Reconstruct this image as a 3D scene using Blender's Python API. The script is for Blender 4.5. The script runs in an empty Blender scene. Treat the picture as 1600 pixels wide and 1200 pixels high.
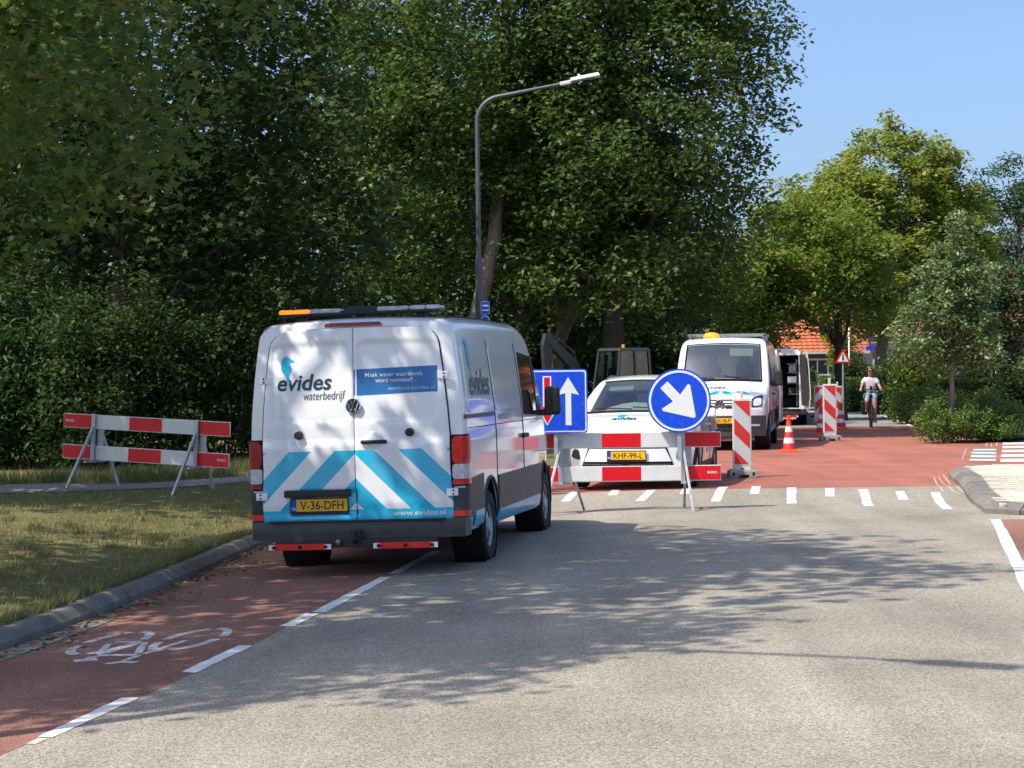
import bpy, bmesh, math, random
import numpy as np
from mathutils import Vector, Matrix
PI = math.pi
R = math.radians
random.seed(7)
rng = np.random.default_rng(7)
scene = bpy.context.scene
col = scene.collection

# ------------------------------------------------------------------ camera
F = 3190.0            # focal length in photo pixels (1600 wide)
CAM_H = 1.68
ROLL = R(0.7)
PITCH = math.atan(10.0 / F)
cd = bpy.data.cameras.new('camera')
cam = bpy.data.objects.new('camera', cd)
col.objects.link(cam)
cd.sensor_width = 36.0
cd.lens = 36.0 * F / 1600.0
cd.clip_start = 0.1
cd.clip_end = 3000
cam.matrix_world = (Matrix.Translation((0, 0, CAM_H)) @ Matrix.Rotation(-PITCH, 4, 'X') @ Matrix.Rotation(PI / 2, 4, 'X')
                    @ Matrix.Rotation(-ROLL, 4, 'Z'))
scene.camera = cam
CM = cam.matrix_world.copy()
CMI = CM.inverted()

# ------------------------------------------------------------------ sky and sun
SUN_TO = Vector((-0.49, -0.33, 0.81)).normalized()      # towards the sun
sun_el = math.asin(SUN_TO.z)
world = bpy.data.worlds.new('World')
scene.world = world
world.use_nodes = True
wn = world.node_tree.nodes
wl = world.node_tree.links
wn.clear()
sky = wn.new('ShaderNodeTexSky')
sky.sky_type = 'NISHITA'
sky.sun_disc = False
sky.sun_elevation = sun_el
sky.sun_rotation = math.atan2(SUN_TO.x, SUN_TO.y)
sky.air_density = 0.8
sky.dust_density = 3.0
sky.ozone_density = 6.0
sky.altitude = 0
bg = wn.new('ShaderNodeBackground')
bg.inputs['Strength'].default_value = 0.103
wo = wn.new('ShaderNodeOutputWorld')
wl.new(sky.outputs[0], bg.inputs[0])
wl.new(bg.outputs[0], wo.inputs[0])
sd = bpy.data.lights.new('sun', 'SUN')
sd.energy = 2.5
sd.angle = R(0.53)
sd.color = (1.0, 0.925, 0.79)
sun = bpy.data.objects.new('sun', sd)
col.objects.link(sun)
sun.rotation_euler = SUN_TO.to_track_quat('Z', 'Y').to_euler()
sun.location = (-20, -10, 40)
vs = scene.view_settings
vs.view_transform = 'Standard'
vs.look = 'None'
vs.gamma = 1
vs.use_curve_mapping = False
vs.exposure = 1.2
scene.render.engine = 'CYCLES'
scene.cycles.max_bounces = 8
scene.cycles.transparent_max_bounces = 8
scene.cycles.caustics_reflective = False
scene.cycles.caustics_refractive = False

# ------------------------------------------------------------------ terrain
RAMP0, RAMP1, PLAT = 26.4, 27.9, 0.12
def zt(x, y):
    r = min(1.0, max(0.0, (y - RAMP0) / (RAMP1 - RAMP0)))
    return 0.028 * min(0.0, x - 2.0) + PLAT * r
def ray(px, py):
    d = CM.to_3x3() @ Vector(((px - 800) / F, -(py - 600) / F, -1.0))
    return d
def at(px, py, dz=0.0):
    """ground point under a photo pixel"""
    d = ray(px, py)
    z = 0.0
    for _ in range(30):
        t = (z + dz - CAM_H) / d.z
        p = Vector((0, 0, CAM_H)) + d * t
        z = 0.6 * zt(p.x, p.y) + 0.4 * z
    return Vector((p.x, p.y, zt(p.x, p.y) + dz))
def atd(px, py, Y):
    """point under a photo pixel at distance Y"""
    d = ray(px, py)
    return Vector((0, 0, CAM_H)) + d * (Y / d.y)
def proj(p):
    q = CMI @ Vector(p)
    return 800 + F * q.x / -q.z, 600 - F * q.y / -q.z
def proj_np(P):
    M = np.array(CMI)
    Q = P @ M[:3, :3].T + M[:3, 3]
    w = np.maximum(-Q[:, 2], 0.2)
    return 800 + F * Q[:, 0] / w, 600 - F * Q[:, 1] / w, -Q[:, 2]

# ------------------------------------------------------------------ materials
MATS = {}
def new_mat(name):
    m = bpy.data.materials.new(name)
    m.use_nodes = True
    MATS[name] = m
    nt = m.node_tree
    return m, nt, nt.nodes, nt.links, nt.nodes['Principled BSDF']
def rgb(c):
    return (c[0], c[1], c[2], 1.0)
def plain(name, c, rough=0.5, metal=0.0, var=0.0, vscale=6.0, bump=0.0, bscale=40.0, coat=0.0, dirt=None, dscale=3.0, damt=0.5, spec=0.5, emit=None, estr=0.0, trans=0.0, alpha=1.0, ior=1.45, objvar=0.0):
    m, nt, N, L, b = new_mat(name)
    b.inputs['Roughness'].default_value = rough
    b.inputs['Metallic'].default_value = metal
    b.inputs['Base Color'].default_value = rgb(c)
    b.inputs['Coat Weight'].default_value = coat
    b.inputs['Coat Roughness'].default_value = 0.06
    b.inputs['Specular IOR Level'].default_value = spec
    b.inputs['IOR'].default_value = ior
    b.inputs['Transmission Weight'].default_value = trans
    b.inputs['Alpha'].default_value = alpha
    if emit:
        b.inputs['Emission Color'].default_value = rgb(emit)
        b.inputs['Emission Strength'].default_value = estr
    tc = N.new('ShaderNodeTexCoord')
    src = None
    if var > 0:
        n = N.new('ShaderNodeTexNoise'); n.inputs['Scale'].default_value = vscale; n.inputs['Detail'].default_value = 6
        L.new(tc.outputs['Object'], n.inputs['Vector'])
        mr = N.new('ShaderNodeMapRange'); mr.inputs[1].default_value = 0.25; mr.inputs[2].default_value = 0.75
        mr.inputs[3].default_value = 1 - var; mr.inputs[4].default_value = 1 + var
        L.new(n.outputs[0], mr.inputs[0])
        mx = N.new('ShaderNodeMix'); mx.data_type = 'RGBA'; mx.blend_type = 'MULTIPLY'; mx.inputs[0].default_value = 1
        mx.inputs[6].default_value = rgb(c)
        L.new(mr.outputs[0], mx.inputs[7])
        src = mx.outputs[2]
    if dirt:
        n = N.new('ShaderNodeTexNoise'); n.inputs['Scale'].default_value = dscale; n.inputs['Detail'].default_value = 8; n.inputs['Roughness'].default_value = 0.7
        L.new(tc.outputs['Object'], n.inputs['Vector'])
        mr = N.new('ShaderNodeMapRange'); mr.inputs[1].default_value = 0.48; mr.inputs[2].default_value = 0.75
        mr.inputs[3].default_value = 0; mr.inputs[4].default_value = damt
        L.new(n.outputs[0], mr.inputs[0])
        mx = N.new('ShaderNodeMix'); mx.data_type = 'RGBA'
        L.new(mr.outputs[0], mx.inputs[0])
        if src: L.new(src, mx.inputs[6])
        else: mx.inputs[6].default_value = rgb(c)
        mx.inputs[7].default_value = rgb(dirt)
        src = mx.outputs[2]
    if objvar > 0:
        oi = N.new('ShaderNodeObjectInfo')
        mr = N.new('ShaderNodeMapRange'); mr.inputs[3].default_value = 1 - objvar; mr.inputs[4].default_value = 1 + objvar
        L.new(oi.outputs['Random'], mr.inputs[0])
        mx = N.new('ShaderNodeMix'); mx.data_type = 'RGBA'; mx.blend_type = 'MULTIPLY'; mx.inputs[0].default_value = 1
        if src: L.new(src, mx.inputs[6])
        else: mx.inputs[6].default_value = rgb(c)
        L.new(mr.outputs[0], mx.inputs[7]); src = mx.outputs[2]
    if src: L.new(src, b.inputs['Base Color'])
    if bump > 0:
        n = N.new('ShaderNodeTexNoise'); n.inputs['Scale'].default_value = bscale; n.inputs['Detail'].default_value = 5
        L.new(tc.outputs['Object'], n.inputs['Vector'])
        bp = N.new('ShaderNodeBump'); bp.inputs['Strength'].default_value = bump; bp.inputs['Distance'].default_value = 0.02
        L.new(n.outputs[0], bp.inputs['Height'])
        L.new(bp.outputs[0], b.inputs['Normal'])
    return m
def asphalt(name, c_dark, c_light, scale=85.0, patch=0.16, red=False):
    m, nt, N, L, b = new_mat(name)
    b.inputs['Roughness'].default_value = 0.85
    b.inputs['Specular IOR Level'].default_value = 0.3
    tc = N.new('ShaderNodeTexCoord')
    v = N.new('ShaderNodeTexVoronoi'); v.inputs['Scale'].default_value = scale
    L.new(tc.outputs['Object'], v.inputs['Vector'])
    sep = N.new('ShaderNodeSeparateColor'); L.new(v.outputs['Color'], sep.inputs[0])
    n1 = N.new('ShaderNodeTexNoise'); n1.inputs['Scale'].default_value = scale * 0.7; n1.inputs['Detail'].default_value = 3
    L.new(tc.outputs['Object'], n1.inputs['Vector'])
    ad = N.new('ShaderNodeMath'); ad.operation = 'ADD'
    L.new(sep.outputs[0], ad.inputs[0]); L.new(n1.outputs[0], ad.inputs[1])
    mr = N.new('ShaderNodeMapRange'); mr.inputs[1].default_value = 0.45; mr.inputs[2].default_value = 1.6
    L.new(ad.outputs[0], mr.inputs[0])
    mx = N.new('ShaderNodeMix'); mx.data_type = 'RGBA'
    mx.inputs[6].default_value = rgb(c_dark); mx.inputs[7].default_value = rgb(c_light)
    L.new(mr.outputs[0], mx.inputs[0])
    n2 = N.new('ShaderNodeTexNoise'); n2.inputs['Scale'].default_value = 0.55; n2.inputs['Detail'].default_value = 7; n2.inputs['Roughness'].default_value = 0.62
    L.new(tc.outputs['Object'], n2.inputs['Vector'])
    m2 = N.new('ShaderNodeMapRange'); m2.inputs[1].default_value = 0.3; m2.inputs[2].default_value = 0.7
    m2.inputs[3].default_value = 1 - patch; m2.inputs[4].default_value = 1 + patch
    L.new(n2.outputs[0], m2.inputs[0])
    # streaks along the driving direction
    mp = N.new('ShaderNodeMapping'); mp.inputs['Rotation'].default_value = (0, 0, R(10)); mp.inputs['Scale'].default_value = (1.6, 0.09, 1)
    L.new(tc.outputs['Object'], mp.inputs[0])
    n3 = N.new('ShaderNodeTexNoise'); n3.inputs['Scale'].default_value = 1.0; n3.inputs['Detail'].default_value = 4
    L.new(mp.outputs[0], n3.inputs['Vector'])
    m3 = N.new('ShaderNodeMapRange'); m3.inputs[1].default_value = 0.3; m3.inputs[2].default_value = 0.7
    m3.inputs[3].default_value = 0.85; m3.inputs[4].default_value = 1.12
    L.new(n3.outputs[0], m3.inputs[0])
    mu = N.new('ShaderNodeMath'); mu.operation = 'MULTIPLY'
    L.new(m2.outputs[0], mu.inputs[0]); L.new(m3.outputs[0], mu.inputs[1])
    n4 = N.new('ShaderNodeTexNoise'); n4.inputs['Scale'].default_value = 3.4; n4.inputs['Detail'].default_value = 9; n4.inputs['Roughness'].default_value = 0.7
    L.new(tc.outputs['Object'], n4.inputs['Vector'])
    m4 = N.new('ShaderNodeMapRange'); m4.inputs[1].default_value = 0.60; m4.inputs[2].default_value = 0.74; m4.inputs[3].default_value = 1.0; m4.inputs[4].default_value = 0.80
    L.new(n4.outputs[0], m4.inputs[0])
    mu2 = N.new('ShaderNodeMath'); mu2.operation = 'MULTIPLY'
    L.new(mu.outputs[0], mu2.inputs[0]); L.new(m4.outputs[0], mu2.inputs[1]); mu = mu2
    mm = N.new('ShaderNodeMix'); mm.data_type = 'RGBA'; mm.blend_type = 'MULTIPLY'; mm.inputs[0].default_value = 1
    L.new(mx.outputs[2], mm.inputs[6]); L.new(mu.outputs[0], mm.inputs[7])
    L.new(mm.outputs[2], b.inputs['Base Color'])
    bp = N.new('ShaderNodeBump'); bp.inputs['Strength'].default_value = 0.55; bp.inputs['Distance'].default_value = 0.006
    L.new(v.outputs['Distance'], bp.inputs['Height']); bp.invert = True
    L.new(bp.outputs[0], b.inputs['Normal'])
    return m
def paintmark(name, c=(0.72, 0.71, 0.68), wear=0.5, under=(0.2, 0.19, 0.18)):
    """road paint, worn through in specks"""
    m, nt, N, L, b = new_mat(name)
    b.inputs['Roughness'].default_value = 0.7
    tc = N.new('ShaderNodeTexCoord')
    n = N.new('ShaderNodeTexNoise'); n.inputs['Scale'].default_value = 30; n.inputs['Detail'].default_value = 6; n.inputs['Roughness'].default_value = 0.75
    L.new(tc.outputs['Object'], n.inputs['Vector'])
    mr = N.new('ShaderNodeMapRange'); mr.inputs[1].default_value = 0.72 - 0.3 * wear; mr.inputs[2].default_value = 0.80 - 0.3 * wear + 0.1
    L.new(n.outputs[0], mr.inputs[0])
    n2 = N.new('ShaderNodeTexNoise'); n2.inputs['Scale'].default_value = 3; n2.inputs['Detail'].default_value = 5
    L.new(tc.outputs['Object'], n2.inputs['Vector'])
    m2 = N.new('ShaderNodeMapRange'); m2.inputs[1].default_value = 0.3; m2.inputs[2].default_value = 0.7; m2.inputs[3].default_value = 0.86; m2.inputs[4].default_value = 1.06
    L.new(n2.outputs[0], m2.inputs[0])
    mx = N.new('ShaderNodeMix'); mx.data_type = 'RGBA'
    mx.inputs[6].default_value = rgb(c); mx.inputs[7].default_value = rgb(under)
    L.new(mr.outputs[0], mx.inputs[0])
    mm = N.new('ShaderNodeMix'); mm.data_type = 'RGBA'; mm.blend_type = 'MULTIPLY'; mm.inputs[0].default_value = 1
    L.new(mx.outputs[2], mm.inputs[6]); L.new(m2.outputs[0], mm.inputs[7])
    L.new(mm.outputs[2], b.inputs['Base Color'])
    return m
def leafmat(name, c1, c2, c3, trans=0.32, rough=0.45, spec=0.35):
    """c1..c3 picked per leaf by the 'tint' attribute"""
    m, nt, N, L, b = new_mat(name)
    at_ = N.new('ShaderNodeAttribute'); at_.attribute_name = 'tint'
    cr = N.new('ShaderNodeValToRGB')
    e = cr.color_ramp.elements
    e[0].position = 0.0; e[0].color = rgb(c1)
    e[1].position = 1.0; e[1].color = rgb(c3)
    x = e.new(0.72); x.color = rgb(c2)
    L.new(at_.outputs['Fac'], cr.inputs[0])
    L.new(cr.outputs[0], b.inputs['Base Color'])
    b.inputs['Roughness'].default_value = rough
    b.inputs['Specular IOR Level'].default_value = spec
    tr = N.new('ShaderNodeBsdfTranslucent')
    hs = N.new('ShaderNodeHueSaturation'); hs.inputs['Hue'].default_value = 0.485; hs.inputs['Saturation'].default_value = 1.1; hs.inputs['Value'].default_value = 1.5
    L.new(cr.outputs[0], hs.inputs['Color']); L.new(hs.outputs[0], tr.inputs[0])
    ms = N.new('ShaderNodeMixShader'); ms.inputs[0].default_value = trans
    L.new(b.outputs[0], ms.inputs[1]); L.new(tr.outputs[0], ms.inputs[2])
    L.new(ms.outputs[0], N['Material Output'].inputs['Surface'])
    return m
def bark(name, c1, c2, scale=5.0):
    m, nt, N, L, b = new_mat(name)
    b.inputs['Roughness'].default_value = 0.9
    tc = N.new('ShaderNodeTexCoord')
    mp = N.new('ShaderNodeMapping'); mp.inputs['Scale'].default_value = (scale * 2.2, scale * 2.2, scale * 0.5)
    L.new(tc.outputs['Object'], mp.inputs[0])
    n = N.new('ShaderNodeTexNoise'); n.inputs['Scale'].default_value = 1; n.inputs['Detail'].default_value = 8; n.inputs['Roughness'].default_value = 0.7
    L.new(mp.outputs[0], n.inputs['Vector'])
    mr = N.new('ShaderNodeMapRange'); mr.inputs[1].default_value = 0.32; mr.inputs[2].default_value = 0.68
    L.new(n.outputs[0], mr.inputs[0])
    mx = N.new('ShaderNodeMix'); mx.data_type = 'RGBA'
    mx.inputs[6].default_value = rgb(c1); mx.inputs[7].default_value = rgb(c2)
    L.new(mr.outputs[0], mx.inputs[0])
    L.new(mx.outputs[2], b.inputs['Base Color'])
    bp = N.new('ShaderNodeBump'); bp.inputs['Strength'].default_value = 0.9; bp.inputs['Distance'].default_value = 0.03
    L.new(n.outputs[0], bp.inputs['Height']); L.new(bp.outputs[0], b.inputs['Normal'])
    return m
def groundmat(name, c1, c2, c3, s1=0.8, s2=9.0, bump=0.5):
    m, nt, N, L, b = new_mat(name)
    b.inputs['Roughness'].default_value = 0.95
    b.inputs['Specular IOR Level'].default_value = 0.15
    tc = N.new('ShaderNodeTexCoord')
    n = N.new('ShaderNodeTexNoise'); n.inputs['Scale'].default_value = s1; n.inputs['Detail'].default_value = 8; n.inputs['Roughness'].default_value = 0.65
    n2 = N.new('ShaderNodeTexNoise'); n2.inputs['Scale'].default_value = s2; n2.inputs['Detail'].default_value = 8; n2.inputs['Roughness'].default_value = 0.75
    L.new(tc.outputs['Object'], n.inputs['Vector']); L.new(tc.outputs['Object'], n2.inputs['Vector'])
    mr = N.new('ShaderNodeMapRange'); mr.inputs[1].default_value = 0.35; mr.inputs[2].default_value = 0.65; L.new(n.outputs[0], mr.inputs[0])
    mr2 = N.new('ShaderNodeMapRange'); mr2.inputs[1].default_value = 0.4; mr2.inputs[2].default_value = 0.7; L.new(n2.outputs[0], mr2.inputs[0])
    mx = N.new('ShaderNodeMix'); mx.data_type = 'RGBA'; mx.inputs[6].default_value = rgb(c1); mx.inputs[7].default_value = rgb(c2); L.new(mr.outputs[0], mx.inputs[0])
    m3 = N.new('ShaderNodeMix'); m3.data_type = 'RGBA'; m3.inputs[7].default_value = rgb(c3); L.new(mx.outputs[2], m3.inputs[6]); L.new(mr2.outputs[0], m3.inputs[0])
    L.new(m3.outputs[2], b.inputs['Base Color'])
    bp = N.new('ShaderNodeBump'); bp.inputs['Strength'].default_value = bump; bp.inputs['Distance'].default_value = 0.03
    L.new(n2.outputs[0], bp.inputs['Height']); L.new(bp.outputs[0], b.inputs['Normal'])
    return m

asphalt('asphalt', (0.155, 0.139, 0.113), (0.435, 0.393, 0.322), 95, 0.20)
asphalt('asphalt_far', (0.21, 0.205, 0.20), (0.32, 0.31, 0.30), 40)
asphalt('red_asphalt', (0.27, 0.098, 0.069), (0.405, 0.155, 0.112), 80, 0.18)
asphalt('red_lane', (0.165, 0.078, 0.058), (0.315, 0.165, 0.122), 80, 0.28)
asphalt('path_asphalt', (0.15, 0.145, 0.14), (0.28, 0.27, 0.25), 60, 0.2)
paintmark('road_paint')
paintmark('worn_paint', (0.66, 0.65, 0.63), 0.8, (0.22, 0.10, 0.08))
paintmark('pale_paint', (0.55, 0.42, 0.36), 0.7, (0.42, 0.2, 0.15))
plain('kerb_concrete', (0.19, 0.18, 0.16), 0.9, objvar=0.16, var=0.22, vscale=5, bump=0.5, bscale=70, dirt=(0.09, 0.09, 0.075), dscale=4, damt=0.6)
plain('gutter_concrete', (0.24, 0.235, 0.22), 0.9, objvar=0.2, var=0.2, vscale=5, bump=0.4, bscale=60)
plain('pale_brick', (0.60, 0.55, 0.46), 0.9, objvar=0.15, var=0.16, vscale=12, bump=0.4, bscale=60, dirt=(0.42, 0.38, 0.29), dscale=7)
plain('joint_sand', (0.46, 0.42, 0.33), 0.95, var=0.2)
groundmat('verge_grass', (0.135, 0.13, 0.052), (0.22, 0.185, 0.092), (0.082, 0.095, 0.032), 0.9, 14, 0.6)
groundmat('soil', (0.06, 0.048, 0.033), (0.10, 0.08, 0.055), (0.045, 0.05, 0.025), 1.2, 12, 0.6)
groundmat('earth', (0.09, 0.10, 0.05), (0.12, 0.11, 0.06), (0.07, 0.09, 0.035), 0.3, 4, 0.4)
leafmat('grass_blade', (0.10, 0.125, 0.035), (0.21, 0.195, 0.075), (0.38, 0.32, 0.17), 0.25)
leafmat('dead_leaf', (0.16, 0.09, 0.04), (0.26, 0.16, 0.07), (0.40, 0.30, 0.17), 0.1)
# ------------------------------------------------------------------ mesh helpers
class MB:
    def __init__(s):
        s.v = []; s.f = []; s.m = []
    def add(s, verts, faces, mi=0):
        o = len(s.v)
        s.v.extend([tuple(p) for p in verts])
        s.f.extend([tuple(i + o for i in f) for f in faces])
        s.m.extend([mi] * len(faces))
        return s
    def box(s, c, d, rot=None, mi=0, taper=None):
        hx, hy, hz = d[0] / 2, d[1] / 2, d[2] / 2
        tx, ty = taper if taper else (1, 1)
        pts = [Vector((x * hx * (tx if z > 0 else 1), y * hy * (ty if z > 0 else 1), z * hz)) for z in (-1, 1) for y in (-1, 1) for x in (-1, 1)]
        if rot is not None:
            pts = [rot @ p for p in pts]
        c = Vector(c)
        s.add([p + c for p in pts], [(0, 2, 3, 1), (4, 5, 7, 6), (0, 1, 5, 4), (2, 6, 7, 3), (0, 4, 6, 2), (1, 3, 7, 5)], mi)
        return s
    def bar(s, p0, p1, w, h, mi=0, up=(0, 0, 1)):
        p0, p1 = Vector(p0), Vector(p1)
        d = (p1 - p0); L = d.length; d = d.normalized()
        up = Vector(up)
        if abs(d.dot(up)) > 0.98: up = Vector((0, 1, 0))
        x = d.cross(up).normalized(); z = x.cross(d)
        M = Matrix((x, d, z)).transposed()
        return s.box((p0 + p1) / 2, (w, L, h), M, mi)
    def cyl(s, p0, p1, r0, r1=None, n=12, mi=0, caps=True):
        r1 = r0 if r1 is None else r1
        p0, p1 = Vector(p0), Vector(p1)
        d = (p1 - p0).normalized()
        a = Vector((0, 0, 1)) if abs(d.z) < 0.9 else Vector((1, 0, 0))
        x = d.cross(a).normalized(); y = d.cross(x)
        vs_ = []
        for p, r in ((p0, r0), (p1, r1)):
            for k in range(n):
                t = 2 * PI * k / n
                vs_.append(p + x * (r * math.cos(t)) + y * (r * math.sin(t)))
        fs = [(k, k + n, (k + 1) % n + n, (k + 1) % n) for k in range(n)]
        if caps:
            fs += [tuple(range(n)), tuple(range(2 * n - 1, n - 1, -1))]
        return s.add(vs_, fs, mi)
    def tube(s, pts, rad, n=8, mi=0, closed=False):
        pts = [Vector(p) for p in pts]
        if not hasattr(rad, '__len__'): rad = [rad] * len(pts)
        vs_ = []; up = None
        K = len(pts)
        for i, p in enumerate(pts):
            if closed: d = pts[(i + 1) % K] - pts[i - 1]
            else: d = pts[min(i + 1, K - 1)] - pts[max(i - 1, 0)]
            d = d.normalized()
            if up is None:
                up = Vector((0, 0, 1)) if abs(d.z) < 0.9 else Vector((1, 0, 0))
            x = d.cross(up)
            if x.length < 1e-5: x = d.orthogonal()
            x = x.normalized(); y = x.cross(d).normalized(); up = y
            for k in range(n):
                t = 2 * PI * k / n
                vs_.append(p + x * (rad[i] * math.cos(t)) + y * (rad[i] * math.sin(t)))
        fs = []
        for i in range(K if closed else K - 1):
            for k in range(n):
                a = i * n + k; b_ = i * n + (k + 1) % n
                j = (i + 1) % K
                fs.append((a, b_, j * n + (k + 1) % n, j * n + k))
        if not closed:
            fs += [tuple(range(n - 1, -1, -1)), tuple(range((K - 1) * n, K * n))]
        return s.add(vs_, fs, mi)
    def lathe(s, prof, axis='Z', c=(0, 0, 0), n=24, mi=0, close=False):
        c = Vector(c); vs_ = []
        for r, h in prof:
            for k in range(n):
                t = 2 * PI * k / n
                a, b_ = r * math.cos(t), r * math.sin(t)
                if axis == 'Z': p = Vector((a, b_, h))
                elif axis == 'X': p = Vector((h, a, b_))
                else: p = Vector((a, h, b_))
                vs_.append(c + p)
        K = len(prof); fs = []
        for i in range(K if close else K - 1):
            j = (i + 1) % K
            for k in range(n):
                fs.append((i * n + k, i * n + (k + 1) % n, j * n + (k + 1) % n, j * n + k))
        return s.add(vs_, fs, mi)
    def prism(s, poly, M, t, mi=0):
        """2D outline extruded by t along local z, placed by matrix M"""
        n = len(poly)
        vs_ = [M @ Vector((p[0], p[1], 0)) for p in poly] + [M @ Vector((p[0], p[1], t)) for p in poly]
        fs = [tuple(range(n - 1, -1, -1)), tuple(range(n, 2 * n))] + [(k, (k + 1) % n, (k + 1) % n + n, k + n) for k in range(n)]
        return s.add(vs_, fs, mi)
    def grid(s, fn, nu, nv, mi=0, flip=False):
        vs_ = [fn(i / nu, j / nv) for j in range(nv + 1) for i in range(nu + 1)]
        fs = []
        for j in range(nv):
            for i in range(nu):
                a = j * (nu + 1) + i
                f = (a, a + 1, a + nu + 2, a + nu + 1)
                fs.append(f[::-1] if flip else f)
        return s.add(vs_, fs, mi)
    def mesh(s, name, mats, smooth=None, fix=True):
        me = bpy.data.meshes.new(name)
        me.from_pydata([tuple(p) for p in s.v], [], s.f)
        mats = mats if isinstance(mats, (list, tuple)) else [mats]
        for m in mats: me.materials.append(MATS[m] if isinstance(m, str) else m)
        if len(mats) > 1: me.polygons.foreach_set('material_index', s.m)
        if fix:
            bm = bmesh.new(); bm.from_mesh(me)
            bmesh.ops.recalc_face_normals(bm, faces=bm.faces)
            bm.to_mesh(me); bm.free()
        if smooth is not None: smooth_mesh(me, smooth)
        me.update()
        return me
    def build(s, name, mats, parent=None, smooth=None, bevel=0.0, fix=True, seg=2):
        me = s.mesh(name, mats, smooth, fix)
        o = bpy.data.objects.new(name, me)
        col.objects.link(o)
        if parent is not None: o.parent = parent
        if bevel > 0:
            bv = o.modifiers.new('bevel', 'BEVEL'); bv.width = bevel; bv.segments = seg; bv.limit_method = 'ANGLE'; bv.angle_limit = R(35)
            bv.harden_normals = False
        return o
def smooth_mesh(me, ang=35):
    me.polygons.foreach_set('use_smooth', [True] * len(me.polygons))
    me.set_sharp_from_angle(angle=R(ang))
def put(name, me, parent=None):
    o = bpy.data.objects.new(name, me)
    col.objects.link(o)
    if parent is not None: o.parent = parent
    return o
def tag(o, label=None, cat=None, group=None, kind=None):
    if label: o['label'] = label
    if cat: o['category'] = cat
    if group: o['group'] = group
    if kind: o['kind'] = kind
    return o
def thing(name, label, cat, loc=(0, 0, 0), rz=0.0, group=None, rot=None):
    o = bpy.data.objects.new(name, None)
    o.empty_display_size = 0.2
    col.objects.link(o)
    o.location = loc
    o.rotation_euler = rot if rot else (0, 0, rz)
    return tag(o, label, cat, group)
def copy_tree(o, parent=None):
    c = o.copy(); col.objects.link(c); c.parent = parent
    for ch in o.children: copy_tree(ch, c)
    return c
# text as 2D geometry: list of (verts2d, faces), made before the scene is heavy
def text2d(body, height, shear=0.0, bold=0.0, width=None, spacing=1.0):
    cu = bpy.data.curves.new('text', 'FONT')
    cu.body = body; cu.size = 1.0; cu.shear = shear; cu.offset = bold; cu.space_character = spacing
    cu.resolution_u = 4; cu.fill_mode = 'FRONT'
    ob = bpy.data.objects.new('text', cu); col.objects.link(ob)
    dg = bpy.context.evaluated_depsgraph_get()
    me = bpy.data.meshes.new_from_object(ob.evaluated_get(dg))
    bm = bmesh.new(); bm.from_mesh(me)
    bmesh.ops.triangulate(bm, faces=bm.faces)
    vs_ = [(v.co.x, v.co.y) for v in bm.verts]
    bm.verts.index_update()
    fs = [tuple(v.index for v in f.verts) for f in bm.faces]
    bm.free()
    bpy.data.objects.remove(ob); bpy.data.curves.remove(cu); bpy.data.meshes.remove(me)
    k = height / 0.72
    xs = [p[0] for p in vs_] or [0]
    x0, x1 = min(xs), max(xs)
    kx = (width / (x1 - x0)) if width else k
    return [((p[0] - x0) * kx, p[1] * k) for p in vs_], fs, (x1 - x0) * kx
def lay_text(mb, t, fn, mi=0, align=0.0):
    """fn(u, v) -> 3D point; align 0 left, .5 centre, 1 right"""
    vs_, fs, w = t
    mb.add([fn(p[0] - w * align, p[1]) for p in vs_], fs, mi)
def lerp_tab(tab):
    xs = [t[0] for t in tab]; ys = [t[1] for t in tab]
    return lambda x: float(np.interp(x, xs, ys))
def sstep(a, b_, x):
    t = min(1.0, max(0.0, (x - a) / (b_ - a)))
    return t * t * (3 - 2 * t)

# ------------------------------------------------------------------ ground, road, kerbs, markings
def sheet(name, poly, dz, mat, parent=None, extra=()):
    bm = bmesh.new()
    vs_ = [bm.verts.new((p[0], p[1], 0)) for p in poly]
    bm.faces.new(vs_)
    for co, no in [((2, 0, 0), (1, 0, 0)), ((0, RAMP0, 0), (0, 1, 0)), ((0, RAMP1, 0), (0, 1, 0))] + list(extra):
        g = bm.verts[:] + bm.edges[:] + bm.faces[:]
        bmesh.ops.bisect_plane(bm, geom=g, plane_co=co, plane_no=no)
    bmesh.ops.triangulate(bm, faces=bm.faces)
    for v in bm.verts: v.co.z = zt(v.co.x, v.co.y) + dz
    bmesh.ops.recalc_face_normals(bm, faces=bm.faces)
    for f in bm.faces:
        if f.normal.z < 0: f.normal_flip()
    me = bpy.data.meshes.new(name); bm.to_mesh(me); bm.free()
    me.materials.append(MATS[mat])
    return put(name, me, parent)
# left kerb line, distance Y -> X
kp = [at(x, y) for x, y in ((0, 1020), (100, 983), (200, 944), (300, 902), (395, 857))]
KERB = [(-5.2, 0.0)] + [(kp[0].x - 0.19 * (kp[0].y - y), y) for y in (8.0,)] + [(p.x, p.y) for p in kp] + [(-2.05, 25.2), (-0.95, 28.2), (0.25, 30.6), (1.5, 35.0), (2.9, 43.0), (5.0, 55.0), (7.4, 68.0), (9.8, 80.0), (13.0, 96.0)]
KY = [p[1] for p in KERB]; KX = [p[0] for p in KERB]
def kx(y): return float(np.interp(y, KY, KX))
# smooth the kerb line a little
_ys = np.linspace(0, 96, 193)
_xs = np.interp(_ys, KY, KX)
for _ in range(3): _xs[1:-1] = (_xs[:-2] + 2 * _xs[1:-1] + _xs[2:]) / 4
def kx(y): return float(np.interp(y, _ys, _xs))
KT = 0.125      # kerb height

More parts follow.
